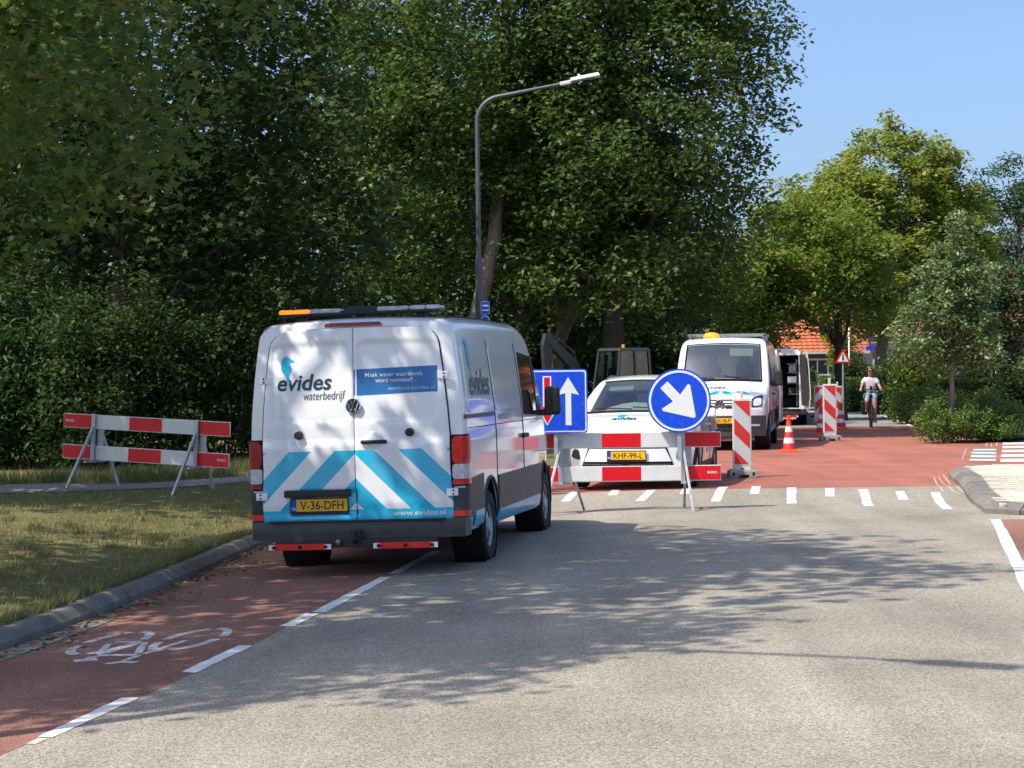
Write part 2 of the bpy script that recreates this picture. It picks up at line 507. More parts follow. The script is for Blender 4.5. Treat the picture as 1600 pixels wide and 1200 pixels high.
g = MB(); g.grid(lambda u, v: Vector((-400 + 800 * u, -60 + 900 * v, -0.42)), 8, 8); tag(g.build('ground', 'earth'), kind='structure')
right_edge = [(9.0, 0.0), (9.5, 19.0), (10.5, 28.0), (34, 29.0), (34, 45.5), (13.2, 46.5), (11.6, 58.8)]
red_far = at(1420, 667)
road_poly = [(kx(y), y) for y in np.linspace(0, RAMP1 + 0.05, 40)] + [(10.5, RAMP1 + 0.05), (9.5, 19.0), (9.0, 0.0)]
road = tag(sheet('road', road_poly, 0.0, 'asphalt'), kind='structure')
plat_poly = [(kx(y), y) for y in np.linspace(RAMP1 + 0.05, 60.0, 40)] + [(12.1, 60.0), (13.0, 52.0), (14.6, 46.2), (36, 45.0), (36, RAMP1 + 0.05)]
plat = tag(sheet('raised_junction', plat_poly, 0.0, 'red_asphalt'), kind='structure')
far_poly = [(kx(y), y) for y in np.linspace(60.0, 96, 20)] + [(40, 96), (40, 84), (19.5, 81), (15.0, 70), (12.1, 60.0)]
farroad = tag(sheet('far_road', far_poly, 0.0, 'asphalt_far'), kind='structure')

# red cycle lane on the left
def line_x(y):     # lane line, measured
    P_ = [at(x, yy) for x, yy in ((60, 1155), (215, 1092), (390, 1011), (490, 956), (600, 904), (690, 862))]
    return float(np.interp(y, [3.0] + [p.y for p in P_] + [26.4], [P_[0].x - 0.20 * (P_[0].y - 3.0)] + [p.x for p in P_] + [P_[-1].x + 0.55]))
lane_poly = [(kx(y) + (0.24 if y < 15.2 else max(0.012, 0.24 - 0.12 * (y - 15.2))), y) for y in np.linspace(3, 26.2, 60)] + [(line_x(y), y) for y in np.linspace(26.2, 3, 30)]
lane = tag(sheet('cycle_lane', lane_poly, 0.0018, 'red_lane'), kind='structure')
rl0, rl1 = at(1548, 812), at(1601, 921)
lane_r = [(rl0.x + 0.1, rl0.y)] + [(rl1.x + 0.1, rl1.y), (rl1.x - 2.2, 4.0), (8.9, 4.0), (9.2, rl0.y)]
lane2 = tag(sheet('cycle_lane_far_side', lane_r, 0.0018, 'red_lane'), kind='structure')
def mark(name, quad, mat='road_paint', dz=0.0036, parent=road):
    out = []
    for i in range(len(quad)):         # ragged painted edge
        a, b_ = Vector(quad[i]), Vector(quad[(i + 1) % len(quad)])
        k = max(1, min(14, int((b_ - a).length / 0.09)))
        d = (b_ - a).normalized() if (b_ - a).length > 1e-6 else Vector((0, 0))
        for j in range(k):
            p = a.lerp(b_, j / k); o = random.uniform(-0.007, 0.007) if j else 0.0
            out.append((p.x - d.y * o, p.y + d.x * o))
    return sheet(name, out, dz, mat, parent)
def pq(*pts): return [tuple(at(x, y).xy) for x, y in pts]
for q in (pq((59, 1152), (82, 1153), (217, 1091), (190, 1091)), pq((284, 1050), (305, 1052), (396, 1009), (373, 1009)), pq((437, 979), (460, 979), (499, 959), (478, 959)), pq((487, 957), (509, 957), (612, 902), (595, 902)), pq((606, 897), (622, 897), (690, 861), (676, 861))):
    mark('lane_dash', q)
mark('lane_dash', pq((40, 1163), (56, 1163), (75, 1154), (60, 1154)), 'worn_paint', 0.003)
mark('edge_line', [(rl0.x, rl0.y), (rl0.x + 0.11, rl0.y), (rl1.x + 0.11, rl1.y), (4.0 - 2.0 + 0.51, 6.0), (4.0 - 2.0 + 0.40, 6.0), (rl1.x - 0.02, rl1.y)][::1], 'road_paint', 0.0036)
# bicycle symbol, painted strokes: u across the lane, v along it
sym_c = (at(170, 1003) + at(303, 1001)) / 2
SU, SV = Vector((1.0, 0.02)) * 0.192, Vector((-0.16, -1.0)) * 0.56
def stroke(pts, w, name='bicycle_symbol_stroke'):
    W_ = [sym_c.xy + SU * p[0] + SV * p[1] for p in pts]
    L_ = []; R_ = []
    for i_, p in enumerate(W_):
        a, b_ = W_[max(0, i_ - 1)], W_[min(len(W_) - 1, i_ + 1)]
        d = (b_ - a).normalized(); n = Vector((-d.y, d.x))
        n = n * (w / 2) * (1 + 0.5 * abs(n.y))
        L_.append((p.x + n.x, p.y + n.y)); R_.append((p.x - n.x, p.y - n.y))
    mark(name, L_ + R_[::-1], 'worn_paint', 0.0036 + 0.00003 * len(lane.children), lane)
def arc(cx, a0, a1): return [(cx + math.cos(R(a)), math.sin(R(a))) for a in np.linspace(a0, a1, 12)]
for cx in (-1.45, 1.45):
    for a0, a1 in ((5, 80), (95, 170), (185, 260), (275, 350)): stroke(arc(cx, a0, a1), 0.062)
for pts, w in (([(-1.40, 0.12), (-0.72, 1.12)], 0.042), ([(1.38, 0.10), (0.95, 1.25)], 0.045), ([(0.92, 1.36), (0.82, 1.78)], 0.045), ([(-0.66, 1.20), (0.80, 1.32)], 0.06), ([(0.72, 1.22), (-0.12, 0.10)], 0.045), ([(-0.58, 1.05), (-0.26, 0.12)], 0.042), ([(-1.30, 0.0), (-0.32, 0.02)], 0.05),
               ([(-1.05, 1.62), (-0.30, 1.56)], 0.085), ([(-0.70, 1.46), (-0.66, 1.30)], 0.06), ([(0.50, 2.02), (0.84, 1.88), (1.45, 1.98)], 0.06)):
    stroke(pts, w)
# stripes on the ramp of the raised junction
for (a, b_) in (((901, 768), (884, 784)), ((1018, 766), (1000, 783)), ((1131, 761), (1118, 784)), ((1237, 762), (1237, 787)), ((1349, 765), (1358, 791)), ((1461, 770), (1481, 796)), ((964, 765), (957, 774)), ((1075, 763), (1069, 772)), ((1182, 760), (1179, 772)), ((1296, 763), (1297, 776)), ((1406, 768), (1412, 781))):
    p, q = at(*a), at(*b_); w = 0.062
    mark('ramp_stripe', [(p.x - w, p.y), (p.x + w, p.y), (q.x + w, q.y), (q.x - w, q.y)])
# zebra crossing and the striped patch
za, zb_ = at(1563, 722), at(1569, 678)
for k in range(8):
    t0, t1 = k / 7.6, (k + 0.56) / 7.6
    y0, y1 = za.y + (zb_.y - za.y) * t0, za.y + (zb_.y - za.y) * t1
    x0, x1 = za.x + (zb_.x - za.x) * t0, za.x + (zb_.x - za.x) * t1
    mark('zebra_stripe', [(x0, y0), (x0 + 5.0, y0), (x1 + 5.0, y1), (x1, y1)], 'road_paint', 0.004, plat)
ptch = tag(sheet('striped_patch', pq((1514, 720), (1556, 721), (1557, 700), (1522, 700)), 0.003, 'path_asphalt', plat))
c4 = [at(*p) for p in ((1514, 720), (1556, 721), (1557, 700), (1522, 700))]
for k in range(4):
    t0, t1 = (k + 0.05) / 3.9, (k + 0.42) / 3.9
    a0, a1, b0, b1 = c4[0].lerp(c4[3], t0), c4[0].lerp(c4[3], min(1, t1)), c4[1].lerp(c4[2], t0), c4[1].lerp(c4[2], min(1, t1))
    mark('zebra_stripe', [a0.xy[:], b0.xy[:], b1.xy[:], a1.xy[:]], 'road_paint', 0.006, plat)
# tyre scuffs: thin pale curved lines on the red surface
for pts in ([(1466, 745), (1474, 756), (1490, 768), (1500, 772)], [(1459, 745), (1464, 757), (1474, 768)], [(1541, 698), (1546, 678)], [(1549, 698), (1552, 678)], [(1557, 697), (1559, 678)], [(1503, 718), (1511, 700)], [(1474, 742), (1484, 756), (1506, 770)]):
    W_ = [at(*p) for p in pts]; L_ = []; R_ = []
    for i, p in enumerate(W_):
        d = (W_[min(len(W_) - 1, i + 1)] - W_[max(0, i - 1)]).xy.normalized(); n = Vector((-d.y, d.x)) * 0.009
        L_.append((p.x + n.x, p.y + n.y)); R_.append((p.x - n.x, p.y - n.y))
    mark('tyre_scuff', L_ + R_[::-1], 'pale_paint', 0.0025, plat)
e0, e1, e2 = at(1366, 646), at(1398, 657), at(1428, 668)
mark('edge_line', [(e0.x, e0.y), (e1.x, e1.y), (e2.x, e2.y), (e2.x + 0.14, e2.y), (e1.x + 0.14, e1.y), (e0.x + 0.14, e0.y)], 'road_paint', 0.004, farroad)

# kerb stones (left), 1 m each
kerb = MB(); kerb.box((0, 0, -0.3), (0.01, 0.01, 0.01))
kroot = thing('kerb', None, None); tag(kroot, kind='structure')
def kerb_run(line, parent, name='kerb_stone', w=0.17, h=KT, mat='kerb_concrete', inward=-1, step=1.0, top=0.05):
    """stones along a polyline; the body lies on the side given by inward (left of travel = -1)"""
    pts = [Vector((p[0], p[1], 0)) for p in line]
    acc = [0.0]
    for a, b_ in zip(pts, pts[1:]): acc.append(acc[-1] + (b_ - a).length)
    def P(s):
        i = min(len(acc) - 2, max(0, int(np.searchsorted(acc, s) - 1)))
        t = (s - acc[i]) / max(1e-6, acc[i + 1] - acc[i]); return pts[i].lerp(pts[i + 1], t)
    s = 0.0
    while s < acc[-1] - 0.05:
        e = min(s + step - 0.022, acc[-1])
        a, b_ = P(s), P(e)
        d = (b_ - a).normalized(); n = Vector((-d.y, d.x, 0)) * (-inward)
        mb = MB(); V = []
        jit = random.uniform(-0.004, 0.004)
        for p in (a, b_):
            z0 = zt(p.x, p.y)
            for (o, z) in ((0.0, -0.12), (0.0, h * 0.42), (top, h - 0.015), (top + 0.02, h), (w, h), (w, -0.12)):
                q = p + n * (o + jit); V.append((q.x, q.y, z0 + z + jit))
        mb.add(V, [(k, k + 1, k + 7, k + 6) for k in range(5)] + [(5, 0, 6, 11), (0, 5, 4, 3, 2, 1), (6, 7, 8, 9, 10, 11)])
        mb.build(name, mat, parent)
        s += step
kerb_run([(kx(y), y) for y in np.linspace(5, 75, 240)], kroot)
gut = thing('gutter', None, None); tag(gut, kind='structure')
sy = 8.0
while sy < 15.4:      # concrete gutter slabs beside the kerb
    l = 0.48
    q = [(kx(sy) + 0.006, sy), (kx(sy) + random.uniform(0.22, 0.24), sy), (kx(sy + l) + random.uniform(0.22, 0.24), sy + l - 0.012), (kx(sy + l) + 0.006, sy + l - 0.012)]
    sheet('gutter_slab', q, random.uniform(0.005, 0.009), 'gutter_concrete', gut)
    sy += l
# verge
def zv(x, y):
    k = kx(y) - 0.16
    t = k - x
    z0 = zt(k, y) + KT - 0.004
    return z0 + (0.17 + (PLAT if y > RAMP1 else PLAT * max(0, (y - RAMP0) / (RAMP1 - RAMP0))) * 0.6 - z0) * sstep(0.0, 3.5, t) + 0.012 * math.sin(2.1 * x) * math.sin(1.7 * y) * sstep(0.1, 1.0, t)
ts = list(np.linspace(0, 8, 41)) + [9, 10, 12, 15, 20, 30, 50, 90, 150]
ysv = list(np.arange(0, 60, 0.5)) + list(np.arange(60, 100, 4)) + [120, 160]
v = MB()
V_ = []
for y in ysv:
    for t in ts:
        x = kx(y) - 0.15 - t
        V_.append((x, y, zv(x, y)))
nt_ = len(ts)
v.add(V_, [(j * nt_ + i, j * nt_ + i + 1, (j + 1) * nt_ + i + 1, (j + 1) * nt_ + i) for j in range(len(ysv) - 1) for i in range(nt_ - 1)])
verge = v.build('verge', 'verge_grass', smooth=60); tag(verge, kind='structure')
# footpath through the grass behind the near barrier
def atv(px, py):
    d = ray(px, py); z = 0.15
    for _ in range(20):
        t = (z - CAM_H) / d.z; p = Vector((0, 0, CAM_H)) + d * t; z = 0.5 * z + 0.5 * zv(p.x, p.y)
    return Vector((p.x, p.y, z))
pa = [atv(-300, 778), atv(0, 769), atv(150, 766), atv(290, 760), atv(392, 752)]
pc = [(p.x, p.y) for p in pa] + [(pa[-1].x + 1.3, pa[-1].y + 1.8), (pa[-1].x + 2.6, pa[-1].y + 4.2), (pa[-1].x + 4, pa[-1].y + 8)]
fp = MB()
S_ = [pc[0]]
def path_pt(u):
    k = u * (len(pc) - 1); i = min(int(k), len(pc) - 2); f = k - i
    return Vector((pc[i][0] + (pc[i + 1][0] - pc[i][0]) * f, pc[i][1] + (pc[i + 1][1] - pc[i][1]) * f))
def path_fn(u, v):
    c = path_pt(u); d = (path_pt(min(1, u + 0.02)) - path_pt(max(0, u - 0.02))).normalized(); n = Vector((-d.y, d.x))
    wv = 0.05 * math.sin(40 * u) + 0.03 * math.sin(93 * u)
    p = c + n * ((v - 0.15) * (1.35 + wv)); return Vector((p.x, p.y, zv(p.x, p.y) + 0.012))
fp.grid(path_fn, 140, 14)
footpath = fp.build('footpath', 'path_asphalt', smooth=60); tag(footpath, kind='structure')
def on_path(x, y):
    for u in np.linspace(0, 1, 40):
        c = path_pt(u)
        if (c.x - x) ** 2 + (c.y - y) ** 2 < 0.5: return True
    return False
# mown grass, blades
PTH = np.array([[path_fn(u, 0.5).x, path_fn(u, 0.5).y] for u in np.linspace(0, 1, 80)])
def blades(name, pts, hmin, hmax, wid, mat, kind='stuff', dry=0.5):
    n = len(pts)
    a = rng.uniform(0, 2 * PI, n); h = rng.uniform(hmin, hmax, n); lean = rng.uniform(0.1, 0.9, n) * h; b_ = rng.uniform(0, 2 * PI, n)
    dx, dy = np.cos(a) * wid, np.sin(a) * wid
    V = np.zeros((n, 3, 3))
    V[:, 0] = pts + np.stack([dx, dy, np.zeros(n)], 1); V[:, 1] = pts - np.stack([dx, dy, np.zeros(n)], 1)
    V[:, 2] = pts + np.stack([np.cos(b_) * lean, np.sin(b_) * lean, h], 1)
    me = bpy.data.meshes.new(name)
    me.vertices.add(n * 3); me.vertices.foreach_set('co', V.reshape(-1).astype(np.float32))
    me.loops.add(n * 3); me.loops.foreach_set('vertex_index', np.arange(n * 3, dtype=np.int32))
    me.polygons.add(n); me.polygons.foreach_set('loop_start', np.arange(0, n * 3, 3, dtype=np.int32)); me.polygons.foreach_set('loop_total', np.full(n, 3, dtype=np.int32))
    t = np.clip(rng.normal(dry, 0.22, n), 0, 1)
    at_ = me.attributes.new('tint', 'FLOAT', 'POINT'); at_.data.foreach_set('value', np.repeat(t, 3).astype(np.float32))
    me.update(); me.materials.append(MATS[mat])
    o = put(name, me); return o
NB = 150000
yy = 11 + 24 * rng.random(NB) ** 1.3; tt = rng.random(NB) ** 0.9 * 5.5
xx = np.array([kx(y) for y in yy]) - 0.14 - tt
px_, py_, _ = proj_np(np.stack([xx, yy, np.full(NB, 0.1)], 1))
ok = (px_ > -60) & (px_ < 470) & (py_ > 700)
xx, yy = xx[ok], yy[ok]
dd = np.min((xx[:, None] - PTH[None, :, 0]) ** 2 + (yy[:, None] - PTH[None, :, 1]) ** 2, axis=1)
ok = dd > 0.42; xx, yy = xx[ok], yy[ok]
# bare patches
nz = np.sin(xx * 1.9 + 0.7 * np.sin(yy * 1.3)) * np.sin(yy * 1.1 + xx * 0.4) + rng.normal(0, 0.45, len(xx))
ok = nz > -0.55; xx, yy = xx[ok], yy[ok]
pz = np.array([zv(a, b_) for a, b_ in zip(xx, yy)])
tag(blades('grass', np.stack([xx, yy, pz - 0.003], 1), 0.012, 0.062, 0.0036, 'grass_blade', dry=0.55), 'short dry mown grass on the verge beside the kerb', 'grass', kind='stuff')
# longer blades left along the kerb and in loose tufts on the lawn
NK = 16000
yy = 10.5 + 15 * rng.random(NK); xx = np.array([kx(y) for y in yy]) - 0.155 - np.abs(rng.normal(0, 0.05, NK))
tuft = rng.random(NK) < 0.45
tc_ = rng.integers(0, 130, NK); ty = 12 + 14 * rng.random(130); tx = np.array([kx(y) for y in ty]) - 0.4 - 4.5 * rng.random(130)
xx[tuft] = tx[tc_[tuft]] + rng.normal(0, 0.06, tuft.sum()); yy[tuft] = ty[tc_[tuft]] + rng.normal(0, 0.06, tuft.sum())
dd = np.min((xx[:, None] - PTH[None, :, 0]) ** 2 + (yy[:, None] - PTH[None, :, 1]) ** 2, axis=1); ok = dd > 0.4; xx, yy = xx[ok], yy[ok]
pz = np.array([zv(a, b_) for a, b_ in zip(xx, yy)])
tag(blades('grass', np.stack([xx, yy, pz - 0.003], 1), 0.04, 0.12, 0.0045, 'grass_blade', dry=0.42), 'longer grass blades along the kerb and in loose tufts', 'grass', kind='stuff')
# taller tufts along the foot of the thicket
NT = 26000
u = rng.random(NT); k = (u * 79).astype(int)
off = 1.4 + rng.random(NT) ** 1.2 * 1.6
dirs = np.gradient(PTH, axis=0); dirs /= np.linalg.norm(dirs, axis=1)[:, None] + 1e-9
xx = PTH[k, 0] - dirs[k, 1] * (off - 0.5) + rng.normal(0, 0.12, NT); yy = PTH[k, 1] + dirs[k, 0] * (off - 0.5) + rng.normal(0, 0.12, NT)
nz = np.sin(xx * 2.3) + np.sin(yy * 1.9 + 1) + rng.normal(0, 0.6, NT); ok = nz > 0.1; xx, yy = xx[ok], yy[ok]
pz = np.array([zv(a, b_) for a, b_ in zip(xx, yy)])
tag(blades('grass', np.stack([xx, yy, pz - 0.003], 1), 0.06, 0.26, 0.006, 'grass_blade', dry=0.22), 'tall green grass tufts at the foot of the thicket', 'grass', kind='stuff')

# traffic island
isl = thing('traffic_island', 'pale brick traffic island with grey kerb beside the raised junction', 'traffic island')
ia, ib, ic, idd, ie = at(1545, 806), at(1483, 748), at(1484, 741), at(1500, 735), at(1542, 732)
outer = [(8.3, ia.y)] + [(ia.x + (8.3 - ia.x) * 0.5, ia.y)] + [(ia.x, ia.y + 0.02)] + [(ia.x + (ib.x - ia.x) * t, ia.y + (ib.y - ia.y) * t) for t in (0.25, 0.5, 0.75)] + [(ib.x, ib.y), (ib.x + 0.18, ib.y + 0.9), (ib.x + 0.62, ib.y + 1.6), (ib.x + 1.25, ib.y + 1.9), (ib.x + 1.85, ib.y + 1.5), (ib.x + 2.1, ib.y + 0.4), (8.5, ia.y + 3.0), (8.3, ia.y)]
# densify
def dens(P_, n): 
    out = []
    for a, b_ in zip(P_, P_[1:]):
        for t in np.linspace(0, 1, n, endpoint=False): out.append((a[0] + (b_[0] - a[0]) * t, a[1] + (b_[1] - a[1]) * t))
    out.append(P_[-1]); return out
kerb_run(dens(outer, 4), isl, w=0.30, h=0.13, inward=1, step=0.80, top=0.07)
cx_, cy_ = sum(p[0] for p in outer) / len(outer), sum(p[1] for p in outer) / len(outer)
inner = []
for i, p in enumerate(outer[:-1]):
    a, b_ = Vector(outer[i - 1 if i else len(outer) - 2]), Vector(outer[(i + 1) % (len(outer) - 1)])
    d = (b_ - a).normalized(); n = Vector((d.y, -d.x)); inner.append((p[0] + n.x * 0.31, p[1] + n.y * 0.31))
sheet('island_bed', inner, 0.105, 'joint_sand', isl)
def inside(P_, x, y):
    c = False; j = len(P_) - 1
    for i in range(len(P_)):
        if (P_[i][1] > y) != (P_[j][1] > y) and x < (P_[j][0] - P_[i][0]) * (y - P_[i][1]) / (P_[j][1] - P_[i][1]) + P_[i][0]: c = not c
        j = i
    return c
bmesh_b = MB(); bmesh_b.box((0, 0, 0), (0.296, 0.194, 0.05)); brick_me = bmesh_b.mesh('paving_brick', 'pale_brick')
cnt = 0
th = math.atan2(ib.x - ia.x, ib.y - ia.y)
ca, sa = math.cos(-th), math.sin(-th)
for r_ in range(-30, 60):
    for c_ in range(-24, 24):
        u_, w_ = c_ * 0.305 + (0.15 if r_ % 2 else 0), r_ * 0.203
        x, y = ia.x + u_ * ca - w_ * sa, ia.y + u_ * sa + w_ * ca
        if not inside(inner, x, y) or cnt >= 290: continue
        o = put('paving_brick', brick_me, isl); o.location = (x, y, zt(x, y) + 0.108 + random.uniform(-0.004, 0.004)); o.rotation_euler = (random.uniform(-0.01, 0.01), random.uniform(-0.01, 0.01), -th); cnt += 1
# right side: planting bed, pavement
bed_poly = [tuple(at(x, y).xy) for x, y in ((1395, 652), (1440, 671), (1500, 683), (1578, 691))] + [(15.8, 52.5), (16.5, 60), (17, 70), (17.0, 78), (13.4, 63)]
bedz = MB()
bed = tag(sheet('planting_bed', bed_poly, 0.06, 'soil'), kind='structure')
pv = [tuple(at(1574, 676).xy), (36, at(1574, 676).y - 0.5), (36, 80), (17, 80), (16.6, 58)]
tag(sheet('pavement', pv, 0.055, 'gutter_concrete'), kind='structure')
asphalt('pale_paving', (0.34, 0.31, 0.26), (0.48, 0.44, 0.38), 30)
fk = [(3.0, 88), (18, 86.5), (40, 85.5), (40, 88.0), (18, 89.0), (3.0, 90.5)]
tag(sheet('far_pavement', fk, 0.10, 'pale_paving'), kind='structure')
# ------------------------------------------------------------------ vehicle materials
plain('white_paint', (0.86, 0.865, 0.87), 0.25, coat=1.0, var=0.02, vscale=2, dirt=(0.60, 0.58, 0.54), dscale=2.5, damt=0.18, bump=0.012, bscale=3)
plain('black_plastic', (0.022, 0.023, 0.025), 0.55, var=0.2, vscale=8, bump=0.08, bscale=200)
plain('grey_plastic', (0.05, 0.052, 0.056), 0.5, var=0.15, vscale=6, dirt=(0.09, 0.085, 0.08), dscale=5, damt=0.5)
plain('gap_black', (0.008, 0.008, 0.008), 0.8)
plain('rubber', (0.02, 0.02, 0.02), 0.85, var=0.2, vscale=10, dirt=(0.07, 0.065, 0.06), dscale=8, damt=0.5)
plain('wheel_silver', (0.42, 0.43, 0.44), 0.42, metal=0.5, var=0.1, vscale=10, dirt=(0.12, 0.11, 0.1), dscale=9, damt=0.5)
plain('chrome', (0.75, 0.76, 0.78), 0.12, metal=1.0)
plain('dark_glass', (0.012, 0.014, 0.016), 0.04, spec=0.8, coat=0.5)
plain('cyan_vinyl', (0.01, 0.46, 0.70), 0.35, coat=0.3, var=0.05)
plain('blue_vinyl', (0.015, 0.15, 0.42), 0.38, coat=0.3, var=0.05)
plain('white_vinyl', (0.80, 0.81, 0.82), 0.4)
plain('pale_vinyl', (0.35, 0.62, 0.82), 0.4)
plain('navy_vinyl', (0.008, 0.045, 0.075), 0.4, coat=0.2)
plain('grey_vinyl', (0.12, 0.14, 0.16), 0.4)
plain('plate_yellow', (0.80, 0.45, 0.02), 0.35, var=0.06, vscale=15)
plain('plate_blue', (0.01, 0.05, 0.40), 0.4)
plain('plate_black', (0.01, 0.01, 0.01), 0.5)
plain('red_lens', (0.62, 0.010, 0.014), 0.15, coat=0.6, var=0.3, vscale=18)
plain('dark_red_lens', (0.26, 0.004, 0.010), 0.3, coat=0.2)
plain('clear_lens', (0.55, 0.56, 0.57), 0.12, coat=0.8, var=0.25, vscale=30)
plain('amber_lit', (0.9, 0.30, 0.02), 0.25, emit=(1.0, 0.20, 0.008), estr=0.7, var=0.35, vscale=26)
plain('amber_lens', (0.75, 0.30, 0.03), 0.2, coat=0.5)
plain('bar_clear', (0.46, 0.47, 0.48), 0.18, var=0.45, vscale=22, coat=0.8)
plain('metal_grey', (0.28, 0.29, 0.30), 0.45, metal=0.8, var=0.15, vscale=8)
plain('seat_cloth', (0.05, 0.052, 0.055), 0.9)
plain('interior_grey', (0.11, 0.112, 0.115), 0.7, var=0.2, vscale=5)
plain('interior_dark', (0.035, 0.036, 0.04), 0.8)
plain('visor_pale', (0.45, 0.50, 0.46), 0.7)
plain('paper', (0.72, 0.80, 0.82), 0.7)
plain('reflect_red', (0.70, 0.02, 0.015), 0.3, coat=0.5)
def clear_glass(name, tint, mixf):
    m, nt, N, L, b = new_mat(name)
    N.remove(b)
    g = N.new('ShaderNodeBsdfGlossy'); g.inputs['Roughness'].default_value = 0.02; g.inputs['Color'].default_value = (1, 1, 1, 1)
    t = N.new('ShaderNodeBsdfTransparent'); t.inputs['Color'].default_value = rgb(tint)
    fr = N.new('ShaderNodeFresnel'); fr.inputs['IOR'].default_value = 1.5
    mr = N.new('ShaderNodeMapRange'); mr.inputs[1].default_value = 0; mr.inputs[2].default_value = 1; mr.inputs[3].default_value = mixf; mr.inputs[4].default_value = 1
    L.new(fr.outputs[0], mr.inputs[0])
    ms = N.new('ShaderNodeMixShader'); L.new(mr.outputs[0], ms.inputs[0])
    L.new(t.outputs[0], ms.inputs[1]); L.new(g.outputs[0], ms.inputs[2])
    L.new(ms.outputs[0], N['Material Output'].inputs['Surface'])
    return m
clear_glass('windscreen', (0.50, 0.58, 0.56), 0.14)
clear_glass('cab_glass', (0.30, 0.38, 0.35), 0.03)
# white door paint with the cyan chevrons printed on it (object space: x across, z up)
def chevron_mat():
    m, nt, N, L, b = new_mat('chevron_paint')
    b.inputs['Roughness'].default_value = 0.28; b.inputs['Coat Weight'].default_value = 1.0; b.inputs['Coat Roughness'].default_value = 0.05
    tc = N.new('ShaderNodeTexCoord'); sp = N.new('ShaderNodeSeparateXYZ'); L.new(tc.outputs['Object'], sp.inputs[0])
    def M(op, a, b_=None, c_=None):
        n = N.new('ShaderNodeMath'); n.operation = op
        for i, q in enumerate((a, b_, c_)):
            if q is None: continue
            if isinstance(q, (int, float)): n.inputs[i].default_value = q
            else: L.new(q, n.inputs[i])
        return n.outputs[0]
    ax = M('ABSOLUTE', sp.outputs[0])
    s = M('ADD', ax, sp.outputs[2])                      # |x| + z is constant along a stripe
    per = 0.434
    ph = M('DIVIDE', M('SUBTRACT', s, 0.669), per)       # cyan from 0.669 to 0.886, and so on
    fr = M('FRACT', M('ADD', ph, 10.0))
    stripe = M('LESS_THAN', fr, 0.5)
    inb = M('LESS_THAN', sp.outputs[2], 1.136)
    stripe = M('MULTIPLY', stripe, inb)
    solid = M('LESS_THAN', sp.outputs[2], 0.600)
    f = M('MAXIMUM', stripe, solid)
    n = N.new('ShaderNodeTexNoise'); n.inputs['Scale'].default_value = 2.5; n.inputs['Detail'].default_value = 8
    L.new(tc.outputs['Object'], n.inputs['Vector'])
    mr = N.new('ShaderNodeMapRange'); mr.inputs[1].default_value = 0.48; mr.inputs[2].default_value = 0.8; mr.inputs[3].default_value = 0; mr.inputs[4].default_value = 0.2
    L.new(n.outputs[0], mr.inputs[0])
    mx = N.new('ShaderNodeMix'); mx.data_type = 'RGBA'; mx.inputs[6].default_value = rgb((0.86, 0.865, 0.87)); mx.inputs[7].default_value = rgb((0.01, 0.49, 0.74))
    L.new(f, mx.inputs[0])
    m2 = N.new('ShaderNodeMix'); m2.data_type = 'RGBA'; m2.inputs[7].default_value = rgb((0.5, 0.48, 0.44)); L.new(mx.outputs[2], m2.inputs[6]); L.new(mr.outputs[0], m2.inputs[0])
    L.new(m2.outputs[2], b.inputs['Base Color'])
chevron_mat()

